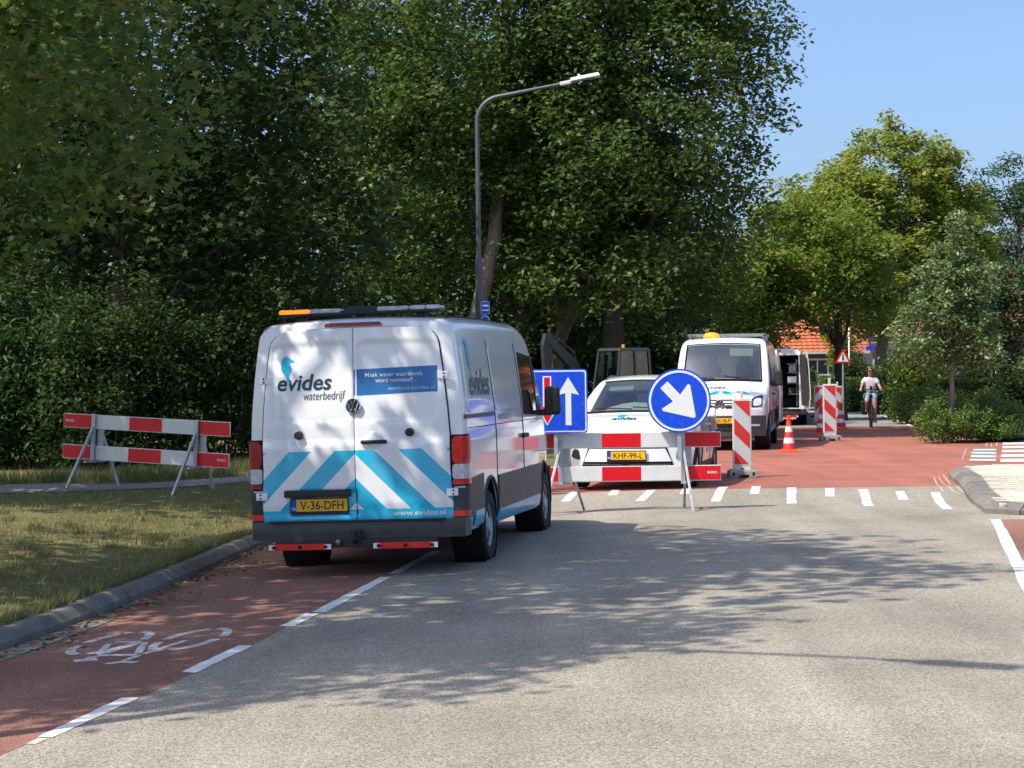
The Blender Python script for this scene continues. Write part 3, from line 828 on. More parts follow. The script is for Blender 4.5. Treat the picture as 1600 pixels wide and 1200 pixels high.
class Loft:
    """car body: cross sections along y (0 = tail, L = nose)"""
    def __init__(s, ys, zmax, zb, sx, pw, rad, crown, warp, nx=16, ns=16, na=6, ntop=7):
        s.ys, s.zmax, s.zb, s.sx, s.pw, s.rad, s.crown, s.warp = ys, zmax, zb, sx, pw, rad, crown, warp
        s.nx, s.ns, s.na, s.nt = nx, ns, na, ntop
    def half(s, y):
        zm, zb, r, p = s.zmax(y), s.zb(y), s.rad(y), s.pw(y)
        pts = []
        for z in np.linspace(zb, zm - r, s.ns):
            pts.append((s.side_x(y, z), z))
        x0 = s.side_x(y, zm - r)
        for k in range(1, s.na + 1):
            a = (PI / 2) * k / s.na
            pts.append((x0 - r + r * math.cos(a), zm - r + r * math.sin(a)))
        xt = x0 - r
        for k in range(1, s.nt + 1):
            x = xt * (1 - k / s.nt)
            pts.append((x, zm + s.crown(y) * (1 - (x / xt) ** 2)))
        return pts
    def side_x(s, y, z):
        zb = s.zb(y)
        tuck = 1 - 0.035 * max(0.0, 1 - (z - zb) / 0.12) ** 2
        return s.sx(z) * s.pw(y) * tuck
    def side_pt(s, sg, y, z): return Vector(s.warp(sg * s.side_x(y, z), y, z))
    def top_pt(s, x, y):
        zm, r = s.zmax(y), s.rad(y)
        xt = s.side_x(y, zm - r) - r
        ax = abs(x)
        if ax <= xt: z = zm + s.crown(y) * (1 - (x / xt) ** 2)
        else: z = zm - r + math.sqrt(max(0.0, r * r - (ax - xt) ** 2))
        return Vector(s.warp(x, y, z))
    def end_pt(s, y, x, z): return Vector(s.warp(x, y, z))
    def mesh(s):
        rings = []; n = None
        V = []
        for y in s.ys:
            h = s.half(y)
            w, zb = h[0]
            ring = [(-w + 2 * w * k / s.nx, zb) for k in range(s.nx)]           # bottom, left to right (without right corner)
            ring += h[:-1]                                                      # right side up
            ring += [(0.0, h[-1][1])]
            ring += [(-x, z) for x, z in reversed(h[1:-1])]                     # left side down
            n = len(ring)
            V += [s.warp(x, y, z) for x, z in ring]
        Fc = []
        for i in range(len(s.ys) - 1):
            for k in range(n):
                a, b_ = i * n + k, i * n + (k + 1) % n
                Fc.append((a, a + n, b_ + n, b_))
        H = len(s.half(s.ys[0]))
        for i, y in ((0, s.ys[0]), (len(s.ys) - 1, s.ys[-1])):
            base = i * n
            h = s.half(y)
            rows = [[base + k for k in range(s.nx)] + [base + s.nx]]
            for j in range(1, H - 1):
                x, z = h[j]
                row = [base + n - j]
                for k in range(1, s.nx):
                    row.append(len(V)); V.append(s.warp(-x + 2 * x * k / s.nx, y, z))
                row.append(base + s.nx + j)
                rows.append(row)
            apex = base + s.nx + H - 1
            for j in range(len(rows) - 1):
                for k in range(s.nx):
                    f = (rows[j][k], rows[j][k + 1], rows[j + 1][k + 1], rows[j + 1][k])
                    Fc.append(f if i == 0 else f[::-1])
            for k in range(s.nx):
                f = (rows[-1][k], rows[-1][k + 1], apex)
                Fc.append(f if i == 0 else f[::-1])
        return V, Fc
def cut(o, cutters):
    """subtract closed meshes from o, baked into its mesh"""
    cs = []
    for mb in cutters:
        c = mb.build('cutter', 'gap_black', o.parent); cs.append(c)
        md = o.modifiers.new('cut', 'BOOLEAN'); md.operation = 'DIFFERENCE'; md.object = c; md.solver = 'EXACT'
    bpy.context.view_layer.update()
    dg = bpy.context.evaluated_depsgraph_get()
    me = bpy.data.meshes.new_from_object(o.evaluated_get(dg))
    o.modifiers.clear()
    o.data = me
    for c in cs: bpy.data.objects.remove(c)
def patch(mb, P, c, nu=10, nv=8, off=0.004, rr=0.0, skirt=0.012, mi=0, flip=1):
    """panel hugging the surface P(u, v): corner uv list c = [00, 10, 11, 01], corners rounded by rr (share of height)"""
    c = [Vector(q) for q in c]
    def uv(sv, tv):
        if rr > 0:
            for e in (tv, 1 - tv):
                if e < rr:
                    asp = 1.0
                    w = (c[1] - c[0]).length; h = (c[3] - c[0]).length
                    ins = rr * h / w * (1 - math.sqrt(max(0, 1 - ((rr - e) / rr) ** 2)))
                    sv = ins + sv * (1 - 2 * ins)
                    break
        a = c[0].lerp(c[1], sv); b_ = c[3].lerp(c[2], sv)
        return a.lerp(b_, tv)
    e = 1e-3
    def pt(sv, tv, o):
        q = uv(sv, tv)
        p = P(q.x, q.y)
        du = P(q.x + e, q.y) - P(q.x - e, q.y); dv = P(q.x, q.y + e) - P(q.x, q.y - e)
        n = du.cross(dv)
        if n.length < 1e-12: n = Vector((0, 0, 1))
        return p + n.normalized() * (o * flip)
    # rows gather near rounded ends
    ts = [0.5 - 0.5 * math.cos(PI * j / nv) if rr > 0 else j / nv for j in range(nv + 1)]
    V = []; Fc = []
    for j in range(nv + 1):
        for i in range(nu + 1): V.append(pt(i / nu, ts[j], off))
    w = nu + 1
    for j in range(nv):
        for i in range(nu): Fc.append((j * w + i, j * w + i + 1, (j + 1) * w + i + 1, (j + 1) * w + i))
    if skirt > 0:
        loop = [(i, 0) for i in range(nu)] + [(nu, j) for j in range(nv)] + [(nu - i, nv) for i in range(nu)] + [(0, nv - j) for j in range(nv)]
        b0 = len(V)
        for (i, j) in loop: V.append(pt(i / nu, ts[j], off - skirt))
        m = len(loop)
        for k in range(m):
            i, j = loop[k]; i2, j2 = loop[(k + 1) % m]
            Fc.append((j * w + i, b0 + k, b0 + (k + 1) % m, j2 * w + i2))
    mb.add(V, Fc, mi)
def surf_text(mb, P, t, u0, v0, off=0.004, su=1, sv=1, align=0.0, flip=1, mi=0):
    e = 1e-3
    def fn(a, b_):
        u, v = u0 + su * a, v0 + sv * b_
        n = (P(u + e, v) - P(u - e, v)).cross(P(u, v + e) - P(u, v - e)).normalized()
        return P(u, v) + n * (off * flip)
    lay_text(mb, t, fn, mi, align)
def refine2d(vs_, fs, step):
    return vs_, fs

def wheel(parent, x, y, r, w, sg, mats=('rubber', 'wheel_silver'), slots=10):
    """one wheel: tyre with rim and hub as its pieces; sg = +1 right, -1 left"""
    mb = MB()
    ri = r * 0.63
    prof = [(ri, -w / 2), (r * 0.9, -w / 2 - 0.004), (r * 0.975, -w / 2 + 0.02), (r, -w / 2 + 0.045), (r, -0.012), (r - 0.012, -0.008), (r - 0.012, 0.008), (r, 0.012), (r, w / 2 - 0.045), (r * 0.975, w / 2 - 0.02), (r * 0.9, w / 2 + 0.004), (ri, w / 2), (ri - 0.015, w / 2 - 0.02), (ri - 0.015, -w / 2 + 0.02)]
    mb.lathe([(a, sg * b_) for a, b_ in prof], 'X', (0, 0, 0), 40, close=True)
    t = mb.build('wheel', mats[0], parent, smooth=40)
    t.location = (x, y, r)
    rb = MB()
    rp = [(ri - 0.012, w / 2 - 0.012), (ri - 0.03, w / 2 - 0.028), (ri * 0.82, w / 2 - 0.045), (ri * 0.55, w / 2 - 0.032), (ri * 0.35, w / 2 - 0.022), (ri * 0.28, w / 2 - 0.006), (0.0005, w / 2 - 0.004)]
    rb.lathe([(a, sg * b_) for a, b_ in rp], 'X', (0, 0, 0), 40)
    rm = rb.build('rim', mats[1], t, smooth=30)
    hb = MB()
    for k in range(slots):
        a = 2 * PI * k / slots
        c = Vector((sg * (w / 2 - 0.038), ri * 0.72 * math.cos(a), ri * 0.72 * math.sin(a)))
        Mx = Matrix.Rotation(a, 3, 'X')
        hb.box(c, (0.012, ri * 0.2, ri * 0.22), Mx)
    hb.build('rim_slots', 'gap_black', t)
    return t
def plate(parent, M, text, w=0.52, h=0.11, name='number_plate'):
    """Dutch plate in the plane of M (x right, y up, z out)"""
    mb = MB(); mb.prism([(-w / 2 - 0.012, -h / 2 - 0.03), (w / 2 + 0.012, -h / 2 - 0.03), (w / 2 + 0.012, h / 2 + 0.012), (-w / 2 - 0.012, h / 2 + 0.012)], M, 0.008)
    hold = mb.build(name, 'plate_black', parent)
    hold['label'] = 'yellow number plate in a black holder'
    M2 = M @ Matrix.Translation((0, 0, 0.0085))
    a = MB(); a.prism([(-w / 2 + 0.045, -h / 2), (w / 2, -h / 2), (w / 2, h / 2), (-w / 2 + 0.045, h / 2)], M2, 0.002); a.build('yellow_field', 'plate_yellow', hold)
    b_ = MB(); b_.prism([(-w / 2, -h / 2), (-w / 2 + 0.045, -h / 2), (-w / 2 + 0.045, h / 2), (-w / 2, h / 2)], M2, 0.002); b_.build('blue_strip', 'plate_blue', hold)
    M3 = M @ Matrix.Translation((0, 0, 0.0115))
    c = MB(); lay_text(c, text2d(text, 0.077, bold=0.012, width=w - 0.115), lambda u, v: M3 @ Vector((u + 0.022, v - 0.0385, 0)), 0, 0.5)
    c.build('lettering', 'plate_black', hold)
    d = MB(); lay_text(d, text2d('NL', 0.026, bold=0.01), lambda u, v: M3 @ Vector((u - w / 2 + 0.023, v - 0.042, 0)), 0, 0.5); d.build('country_letters', 'white_vinyl', hold)
    return hold
def emblem(parent, M, r):
    """round chrome badge: dark disc, ring and the V over W strokes"""
    mb = MB()
    mb.lathe([(0.0005, 0.012), (r * 0.9, 0.010), (r * 0.92, 0.0)], 'Z', n=32)
    mb.v = [tuple(M @ Vector(p)) for p in mb.v]
    o = mb.build('badge', 'black_plastic', parent, smooth=40)
    rg = MB(); rg.tube([M @ Vector((r * 0.94 * math.cos(2 * PI * k / 32), r * 0.94 * math.sin(2 * PI * k / 32), 0.012)) for k in range(32)], r * 0.085, 8, closed=True)
    s_ = r * 0.9
    def st(pts):
        rg.tube([M @ Vector((p[0] * s_, p[1] * s_, 0.016)) for p in pts], r * 0.075, 6)
    st([(-0.38, 0.86), (0.0, 0.10), (0.38, 0.86)])
    st([(-0.80, 0.55), (-0.36, -0.78), (0.0, -0.02)])
    st([(0.80, 0.55), (0.36, -0.78), (0.0, -0.02)])
    rg.build('badge_chrome', 'chrome', o, smooth=40)
    return o
# seahorse and word mark; unit: height of the letter x = 1
SEAHORSE = [(0.62, -0.30), (0.50, 0.02), (0.26, 0.22), (0.12, 0.52), (0.16, 0.80), (0.06, 0.86), (0.20, 0.98), (0.10, 1.10), (0.26, 1.16), (0.18, 1.32), (0.34, 1.32), (0.32, 1.50), (0.46, 1.42), (0.52, 1.62), (0.62, 1.46), (0.74, 1.60), (0.78, 1.44), (0.92, 1.46), (0.92, 1.34), (1.04, 1.28), (1.22, 1.20), (1.30, 1.12), (1.24, 1.04), (1.06, 1.06), (0.90, 1.00), (0.80, 0.92), (0.98, 0.78), (1.06, 0.56), (1.02, 0.34), (0.90, 0.16), (0.82, -0.02), (0.84, -0.30), (0.96, -0.70), (0.84, -0.72), (0.70, -0.52)]
def logo(parent, P, u0, v0, h, su=1, off=0.004, flip=1, sub=True, wordw=None, name='logo'):
    """seahorse over the word evides (lower-left corner of the word at u0, v0; x-height h)"""
    def mark2d(poly, mat, nm, extra=0.0):
        bm = bmesh.new()
        vs_ = [bm.verts.new((p[0], p[1], 0)) for p in poly]
        f = bm.faces.new(vs_); bmesh.ops.triangulate(bm, faces=[f])
        bm.verts.index_update()
        V = [(v.co.x, v.co.y) for v in bm.verts]; Fc = [tuple(v.index for v in q.verts) for q in bm.faces]; bm.free()
        mb = MB(); e = 1e-3
        def fn(a, b_):
            u, v = u0 + su * a * h, v0 + b_ * h
            n = (P(u + e, v) - P(u - e, v)).cross(P(u, v + e) - P(u, v - e)).normalized()
            return P(u, v) + n * ((off + extra) * flip)
        mb.add([fn(*p) for p in V], Fc)
        return mb.build(nm, mat, parent)
    mark2d([(x * 1.02 + 0.22, y * 1.08 + 1.32) for x, y in SEAHORSE], 'cyan_vinyl', 'seahorse_mark', 0.0012)
    t = text2d('evides', h * 1.40, shear=0.20, bold=0.020, width=(wordw or h * 4.9))
    mb = MB(); surf_text(mb, P, t, u0, v0, off, su=su, flip=flip); mb.build('lettering', 'navy_vinyl', parent)
    if sub:
        t = text2d('waterbedrijf', h * 0.78, shear=0.18, width=h * 3.75)
        mb = MB(); surf_text(mb, P, t, u0 + su * h * 2.35, v0 - h * 0.88, off, su=su, flip=flip); mb.build('small_lettering', 'grey_vinyl', parent)

# ------------------------------------------------------------------ the big panel van
V_L = 5.94
van_zmax = lerp_tab([(0, 2.27), (0.12, 2.305), (0.6, 2.335), (2, 2.35), (3.7, 2.345), (4.05, 2.32), (4.25, 2.26), (4.38, 2.17), (4.6, 1.95), (5.0, 1.50), (5.10, 1.39), (5.2, 1.33), (5.5, 1.22), (5.72, 1.11), (5.84, 1.02), (5.91, 0.93), (5.94, 0.84)])
van_sx = lerp_tab([(0.3, 0.985), (0.6, 1.0), (1.25, 1.003), (1.5, 0.988), (1.85, 0.952), (2.1, 0.918), (2.36, 0.875)])
van_pw = lerp_tab([(0, 0.985), (0.08, 1.0), (4.4, 1.0), (5.2, 0.985), (5.6, 0.955), (5.85, 0.92), (5.94, 0.88)])
van_rad = lerp_tab([(0, 0.135), (4.0, 0.15), (4.3, 0.13), (5.0, 0.10), (5.4, 0.12), (5.94, 0.07)])
van_crown = lerp_tab([(0, 0.03), (4.0, 0.035), (4.6, 0.03), (5.1, 0.03), (5.94, 0.02)])
van_zb = lerp_tab([(0, 0.40), (0.3, 0.36), (5.3, 0.30), (5.94, 0.34)])
def van_warp(x, y, z):
    b_ = 0.34 * sstep(4.1, 5.94, y)
    y2 = y - b_ * abs(x) ** 2.3
    if y < 0.6:
        k = (1 - y / 0.6) ** 1.5
        y2 += k * (0.055 * abs(x) ** 3 + 0.085 * max(0.0, (z - 1.15) / 1.15) ** 2)
    return (x, y2, z)
van_ys = [0, 0.02, 0.05, 0.1, 0.18, 0.3, 0.5, 0.9, 1.4, 2.0, 2.6, 3.2, 3.6, 3.85, 4.0, 4.12, 4.22, 4.3, 4.38, 4.5, 4.65, 4.8, 4.95, 5.04, 5.1, 5.16, 5.25, 5.4, 5.55, 5.68, 5.77, 5.84, 5.89, 5.92, 5.94]
VAN = Loft(van_ys, van_zmax, van_zb, van_sx, van_pw, van_rad, van_crown, van_warp)
VW_Y = (1.30, 4.94)
VW_R = 0.345
def van_rear(x, z): return Vector(van_warp(x, 0.0, z)) + Vector((0, 0.0, 0))
def rrect(px, pz, cx, cz, hx, hz, r):
    qx, qz = abs(px - cx) - hx + r, abs(pz - cz) - hz + r
    return math.hypot(max(qx, 0), max(qz, 0)) + min(max(qx, qz), 0) - r
def door_y(x, z):
    """outer face of a closed rear door"""
    y = van_rear(x, z).y - 0.030
    d = rrect(abs(x), z, 0.405, 1.745, 0.375, 0.365, 0.07)
    y += 0.013 * (1 - sstep(-0.022, 0.004, d))
    y -= 0.014 * sstep(1.235, 1.18, z)
    y += 0.010 * sstep(0.66, 0.58, z)
    d2 = rrect(x, z, -0.31, 0.665, 0.335, 0.12, 0.03)     # number plate bay
    y += 0.022 * (1 - sstep(-0.02, 0.0, d2))
    return y
DOOR_Z0, DOOR_Z1 = 0.50, 2.225
def door_w(z):
    w = van_sx(z) - 0.135 + 0.02 * sstep(1.0, 0.6, z)
    rt = 0.14
    if z > DOOR_Z1 - rt:
        q = (z - (DOOR_Z1 - rt)) / rt
        w -= rt * (1 - math.sqrt(max(0, 1 - q * q)))
    return w
def door_panel(sg, mat, parent, name='rear_door'):
    nu, nv = 44, 84
    mb = MB()
    zs = [DOOR_Z0 + (DOOR_Z1 - DOOR_Z0) * (j / nv) for j in range(nv + 1)]
    for extra in (0.985, 0.99, 0.995, 0.998): zs.append(DOOR_Z0 + (DOOR_Z1 - DOOR_Z0) * extra)
    zs = sorted(zs); nv = len(zs) - 1
    V = []; Fc = []
    for z in zs:
        w = door_w(z); zz = z - 0.035 * 0
        for i in range(-1, nu + 2):
            u = min(1, max(0, i / nu))
            x = 0.0035 + (w - 0.0035) * u
            y = door_y(sg * x, z)
            ed = min(u * (w), (1 - u) * w, DOOR_Z1 - z + 0.004, z - DOOR_Z0 + 0.004)
            y += 0.008 * (1 - min(1, ed / 0.012)) ** 2
            if i in (-1, nu + 1): y += 0.03
            V.append((sg * x, y, z + 0.022 * (1 - (x / 0.8) ** 2) * sstep(1.9, 2.225, z)))
    w_ = nu + 3
    for j in range(nv):
        for i in range(nu + 2):
            Fc.append((j * w_ + i, j * w_ + i + 1, (j + 1) * w_ + i + 1, (j + 1) * w_ + i))
    mb.add(V, Fc)
    return mb.build(name, mat, parent, smooth=60)
def van_side(sg): return lambda y, z: VAN.side_pt(sg, y, z)
def van_top(x, y): return VAN.top_pt(x, y)
def van_front(x, z):
    # nose: follow the profile so that the face leans back with height
    y = float(np.interp(z, [0.3, 0.84, 0.93, 1.02, 1.11, 1.22, 1.33], [5.94, 5.94, 5.91, 5.84, 5.72, 5.5, 5.2]))
    return Vector(van_warp(x, y, z))
def light_bar(root, z, y0, lit_left=True, w=1.54):
    bar = MB(); bar.box((0, y0, z), (w, 0.27, 0.026)); o = bar.build('light_bar', 'black_plastic', root, bevel=0.012)
    o['label'] = 'roof light bar with its amber end lit'
    def lens(x0, x1, m, nm):
        b_ = MB(); b_.box(((x0 + x1) / 2, y0, z + 0.030), (x1 - x0, 0.27, 0.042), taper=(0.985, 0.86)); return b_.build(nm, m, o, bevel=0.018, seg=3)
    h = w / 2
    lens(-h, -h + 0.13, 'amber_lit', 'amber_lamp'); lens(-h + 0.135, -h + 0.285, 'amber_lit', 'amber_lamp')
    lens(-h + 0.29, -0.17, 'bar_clear', 'clear_lens')
    c = MB(); c.box((0, y0, z + 0.035), (0.34, 0.24, 0.055), taper=(0.8, 0.7)); c.build('bar_hood', 'black_plastic', o, bevel=0.02)
    lens(0.17, h - 0.29, 'bar_clear', 'clear_lens'); lens(h - 0.285, h - 0.135, 'bar_clear', 'clear_lens'); lens(h - 0.13, h, 'bar_clear', 'clear_lens')
    for sx_ in (-0.57, 0.0, 0.57):
        f = MB(); f.box((sx_, y0, z - 0.045), (0.08, 0.12, 0.07)); f.build('bar_foot', 'black_plastic', o, bevel=0.008)
    return o
def make_van(name, label, loc, rz, rear='closed', side_logo=True, bar=True, front=True, paint='white_paint'):
    root = thing(name, label, 'van', loc, rz)
    V, Fc = VAN.mesh()
    mb = MB(); mb.add(V, Fc)
    body = mb.build('body', paint, root)
    cutters = []
    for y in VW_Y:
        c = MB(); c.cyl((-1.3, y, 0.36), (1.3, y, 0.36), 0.435, n=40); c.box((0, y, 0.1), (2.6, 0.868, 0.55)); 
        c1 = MB(); c1.cyl((-1.3, y, 0.37), (1.3, y, 0.37), 0.435, n=40); cutters.append(c1)
    if rear == 'open':
        c = MB(); c.box((0, 1.4, 1.34), (1.58, 3.4, 1.60)); cutters.append(c)
    if front:   # cab interior so that the windscreen is a real window
        c = MB(); c.add([(-0.80, 3.7, 1.12), (0.80, 3.7, 1.12), (0.80, 4.92, 1.12), (-0.80, 4.92, 1.12), (-0.76, 3.7, 2.14), (0.76, 3.7, 2.14), (0.74, 4.20, 2.14), (-0.74, 4.20, 2.14)],
                        [(0, 3, 2, 1), (4, 5, 6, 7), (0, 1, 5, 4), (2, 3, 7, 6), (0, 4, 7, 3), (1, 2, 6, 5)]); cutters.append(c)
        c = MB()
        def wq(x, y, o):
            p = van_top(x, y); return p + Vector((0, 0.66, 0.75)) * o
        pts = []
        A = [wq(-0.75 + 1.5 * k / 8, 4.37, -0.30) for k in range(9)] + [wq(0.80 - 1.6 * k / 8, 5.03, -0.30) for k in range(9)]
        B = [wq(-0.75 + 1.5 * k / 8, 4.37, 0.2) for k in range(9)] + [wq(0.80 - 1.6 * k / 8, 5.03, 0.2) for k in range(9)]
        n = 18
        c.add(A + B, [(k, k + 1, 16 - k, 17 - k) for k in range(8)] + [(17 - k + n, 16 - k + n, k + 1 + n, k + n) for k in range(8)] + [(k, k + n, (k + 1) % n + n, (k + 1) % n) for k in range(n)])
        cutters.append(c)
    cut(body, cutters)
    smooth_mesh(body.data, 32)
    body.data.materials.clear(); body.data.materials.append(MATS[paint])
    ub = MB(); ub.box((0, 2.9, 0.42), (1.40, 5.3, 0.22)); ub.box((0, 1.30, 0.36), (1.5, 0.12, 0.12)); ub.box((0, 4.94, 0.36), (1.5, 0.12, 0.12))
    for y in VW_Y: ub.box((0, y, 0.62), (1.36, 0.82, 0.40))
    ub.build('underbody', 'gap_black', root)
    for y in VW_Y:
        for sg in (-1, 1):
            wheel(root, sg * 0.865, y, VW_R, 0.235, sg)
            lip = MB()
            pts = []
            for k in range(25):
                a = R(-18) + R(216) * k / 24
                yy, zz = y + 0.440 * math.cos(a), 0.37 + 0.440 * math.sin(a)
                if zz < 0.31: continue
                pts.append(VAN.side_pt(sg, yy, zz) + Vector((sg * 0.002, 0, 0)))
            lip.tube(pts, 0.014, 6); lip.build('wheel_arch_lip', 'grey_plastic', root, smooth=40)
            wl_ = MB(); wl_.lathe([(0.43, -sg * 0.0), (0.43, -sg * 0.30)], 'X', (sg * 0.98, y, 0.37), 32)
            wl_.build('wheel_well', 'gap_black', root)
    # side cladding, sill, panels, windows
    for sg in (-1, 1):
        S = van_side(sg); fl = sg
        cl = MB()
        patch(cl, S, [(0.03, 0.52), (0.90, 0.42), (0.90, 0.86), (0.03, 0.83)], 14, 6, 0.012, flip=fl)
        patch(cl, S, [(1.74, 0.47), (4.50, 0.47), (4.50, 0.80), (1.74, 0.80)], 30, 5, 0.012, flip=fl)
        cl.build('side_cladding', 'grey_plastic', root, smooth=40)
        si = MB(); patch(si, S, [(1.72, 0.335), (4.52, 0.335), (4.52, 0.462), (1.72, 0.462)], 24, 3, 0.010, flip=fl); 
        si.build('sill_stripe', 'cyan_vinyl' if side_logo else 'white_paint', root, smooth=40)
        s2 = MB(); patch(s2, S, [(0.42, 0.40), (0.88, 0.40), (0.88, 0.535), (0.42, 0.535)], 6, 3, 0.018, flip=fl); s2.build('rear_corner_stripe', 'cyan_vinyl' if side_logo else 'white_paint', root, smooth=40)
        # pressed upper panels
        for (y0, y1) in ((0.30, 1.62), (1.74, 3.28)):
            pn = MB()
            q = [(y0, 1.44), (y1, 1.44), (y1 - 0.02, 2.06), (y0 + 0.03, 2.06)]
            patch(pn, S, q, 16, 10, 0.009, rr=0.10, skirt=0.012, flip=fl); pn.build('side_panel', paint, root, smooth=50)
        # seam lines
        sm = MB()
        for yy in (1.70, 3.36):
            sm.tube([S(yy, z) + Vector((sg * 0.001, 0, 0)) for z in np.linspace(0.48, 2.12, 14)], 0.005, 4)
        sm.tube([S(yy, 1.30) + Vector((sg * 0.001, 0, 0)) for yy in np.linspace(0.2, 4.4, 30)], 0.004, 4)
        sm.tube([Vector(VAN.top_pt(sg * (van_sx(2.2) - 0.10), yy)) for yy in np.linspace(0.25, 4.0, 16)], 0.006, 4)
        sm.build('panel_seam', 'gap_black', root)
        rl = MB(); patch(rl, S, [(0.06, 1.385), (1.62, 1.385), (1.62, 1.425), (0.06, 1.425)], 16, 2, 0.014, flip=fl); rl.build('sliding_rail', 'grey_plastic', root, smooth=40)
        fc = MB(); patch(fc, S, [(0.14, 1.13), (0.20, 1.13), (0.20, 1.21), (0.14, 1.21)], 4, 4, 0.01, rr=0.4, flip=fl); fc.build('lock_cap', 'black_plastic', root)
        for yy in (3.30, 3.48):
            h_ = MB(); patch(h_, S, [(yy - 0.07, 1.12), (yy + 0.07, 1.12), (yy + 0.07, 1.165), (yy - 0.07, 1.165)], 6, 3, 0.035, rr=0.4, skirt=0.04, flip=fl); h_.build('door_handle', 'black_plastic', root, smooth=40)
        wn_ = MB()
        patch(wn_, S, [(3.44, 1.36), (4.92, 1.33), (4.42, 1.98), (3.50, 2.03)], 18, 12, 0.006, rr=0.08, flip=fl)
        w_ = wn_.build('cab_window', 'dark_glass', root, smooth=50)
        fr_ = MB(); patch(fr_, S, [(4.38, 1.34), (4.44, 1.34), (4.34, 1.99), (4.28, 1.99)], 3, 8, 0.012, flip=fl); fr_.build('window_divider', 'black_plastic', w_)
        # mirror
        mr_ = MB()
        base = S(4.62, 1.38)
        cx, cy, cz = base.x + sg * 0.165, base.y - 0.02, 1.46
        mr_.box((cx, cy, cz + 0.03), (0.19, 0.11, 0.32), taper=(0.86, 0.8))
        mo = mr_.build('wing_mirror', 'black_plastic', root, bevel=0.04, seg=3)
        ar = MB(); ar.bar((base.x - sg * 0.03, cy, 1.36), (cx - sg * 0.02, cy, 1.36), 0.07, 0.07); ar.build('mirror_arm', 'black_plastic', mo, bevel=0.015)
        mg = MB(); mg.box((cx, cy - 0.056, cz + 0.03), (0.145, 0.008, 0.26), taper=(0.88, 1)); mg.build('mirror_glass', 'dark_glass', mo)
        # tail lamp wrapping the corner
        tl = MB()
        def wrap(u, v, sg=sg):   # u: metres around the corner, 0 = corner edge
            if u >= 0: return VAN.side_pt(sg, u * 0.8 + 0.02, v)
            return van_rear(sg * (VAN.side_x(0, v) + u), v)
        cu = MB()
        for (z0, z1, mt, nm) in ((0.80, 0.845, 'red_lens', 'lamp_foot'), (0.85, 0.985, 'clear_lens', 'reversing_lamp'), (0.99, 1.235, 'red_lens', 'brake_lamp')):
            q = MB()
            patch(q, wrap, [(-0.105, z0), (0.13, z0), (0.13, z1), (-0.105, z1)], 14, 4, 0.028, rr=0.12, skirt=0.035, flip=sg if True else 1)
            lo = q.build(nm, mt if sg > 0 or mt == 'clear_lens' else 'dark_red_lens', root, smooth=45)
        hz = MB(); patch(hz, wrap, [(-0.115, 0.785), (0.14, 0.785), (0.14, 1.25), (-0.115, 1.25)], 12, 6, 0.012, skirt=0.02, flip=sg); hz.build('lamp_housing', 'gap_black', root)
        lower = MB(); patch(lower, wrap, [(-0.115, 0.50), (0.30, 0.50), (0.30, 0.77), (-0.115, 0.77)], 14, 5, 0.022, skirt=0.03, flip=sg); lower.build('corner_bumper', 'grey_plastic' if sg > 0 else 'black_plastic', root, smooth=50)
        rf = MB(); patch(rf, wrap, [(-0.105, 0.515), (0.06, 0.515), (0.06, 0.565), (-0.105, 0.565)], 8, 2, 0.030, skirt=0.015, flip=sg); rf.build('reflector', 'reflect_red', root)
        if side_logo and sg > 0:
            logo(root, S, 0.46, 1.60, 0.175, off=0.013, flip=fl, sub=False, wordw=1.05)
            t = text2d('waterbedrijf', 0.10, shear=0.18, width=0.85); q = MB(); surf_text(q, S, t, 1.86, 1.335, 0.006, flip=fl); q.build('side_lettering', 'grey_vinyl', root)
    # rear end
    sl = MB()
    V2 = []; 
    nz = 40
    for j in range(nz + 1):
        z = DOOR_Z0 - 0.01 + (DOOR_Z1 + 0.012 - DOOR_Z0) * j / nz
        w = door_w(min(z, DOOR_Z1)) + 0.012
        for i in range(17):
            x = -w + 2 * w * i / 16
            V2.append((x, van_rear(x, z).y - 0.006, z + 0.024 * (1 - (x / 0.8) ** 2) * sstep(1.9, 2.225, z)))
    sl.add(V2, [(j * 17 + i, j * 17 + i + 1, (j + 1) * 17 + i + 1, (j + 1) * 17 + i) for j in range(nz) for i in range(16)])
    if rear == 'closed':
        sl.build('door_gap_shade', 'gap_black', root)  # black sheet that paints shade into the gaps around the doors
        dl = door_panel(-1, 'chevron_paint', root); dr = door_panel(1, 'chevron_paint', root)
        D = lambda x, z: Vector((x, door_y(x, z), z))
        logo(dl, D, -0.715, 1.695, 0.105, off=0.004, flip=1)
        st = MB(); patch(st, D, [(0.008, 1.630), (0.775, 1.645), (0.775, 1.880), (0.008, 1.865)], 20, 10, 0.003, skirt=0.0); sk = st.build('blue_sticker', 'blue_vinyl', dr, smooth=60)
        for txt, hh, cx, z, al, m_ in (('Maak water waardevol,', 0.040, 0.375, 1.795, 0.5, 'white_vinyl'), ('word monteur!', 0.040, 0.375, 1.742, 0.5, 'white_vinyl'), ('werkenbijevides.nl', 0.040, 0.750, 1.668, 1.0, 'pale_vinyl')):
            q = MB(); surf_text(q, D, text2d(txt, hh, bold=0.004 if m_ == 'white_vinyl' else 0.0, width={'Maak water waardevol,': 0.53, 'word monteur!': 0.34, 'werkenbijevides.nl': 0.43}[txt]), cx, z, 0.0055, align=al); q.build('lettering', m_, sk)
        q = MB(); surf_text(q, D, text2d('www.evides.nl', 0.052, bold=0.004, width=0.475), 0.815, 0.535, 0.004, align=1.0); q.build('lettering', 'white_vinyl', dr)
        emblem(dr, Matrix.Translation((0.0, door_y(0, 1.535) - 0.004, 1.535)) @ Matrix.Rotation(PI / 2, 4, 'X'), 0.070)
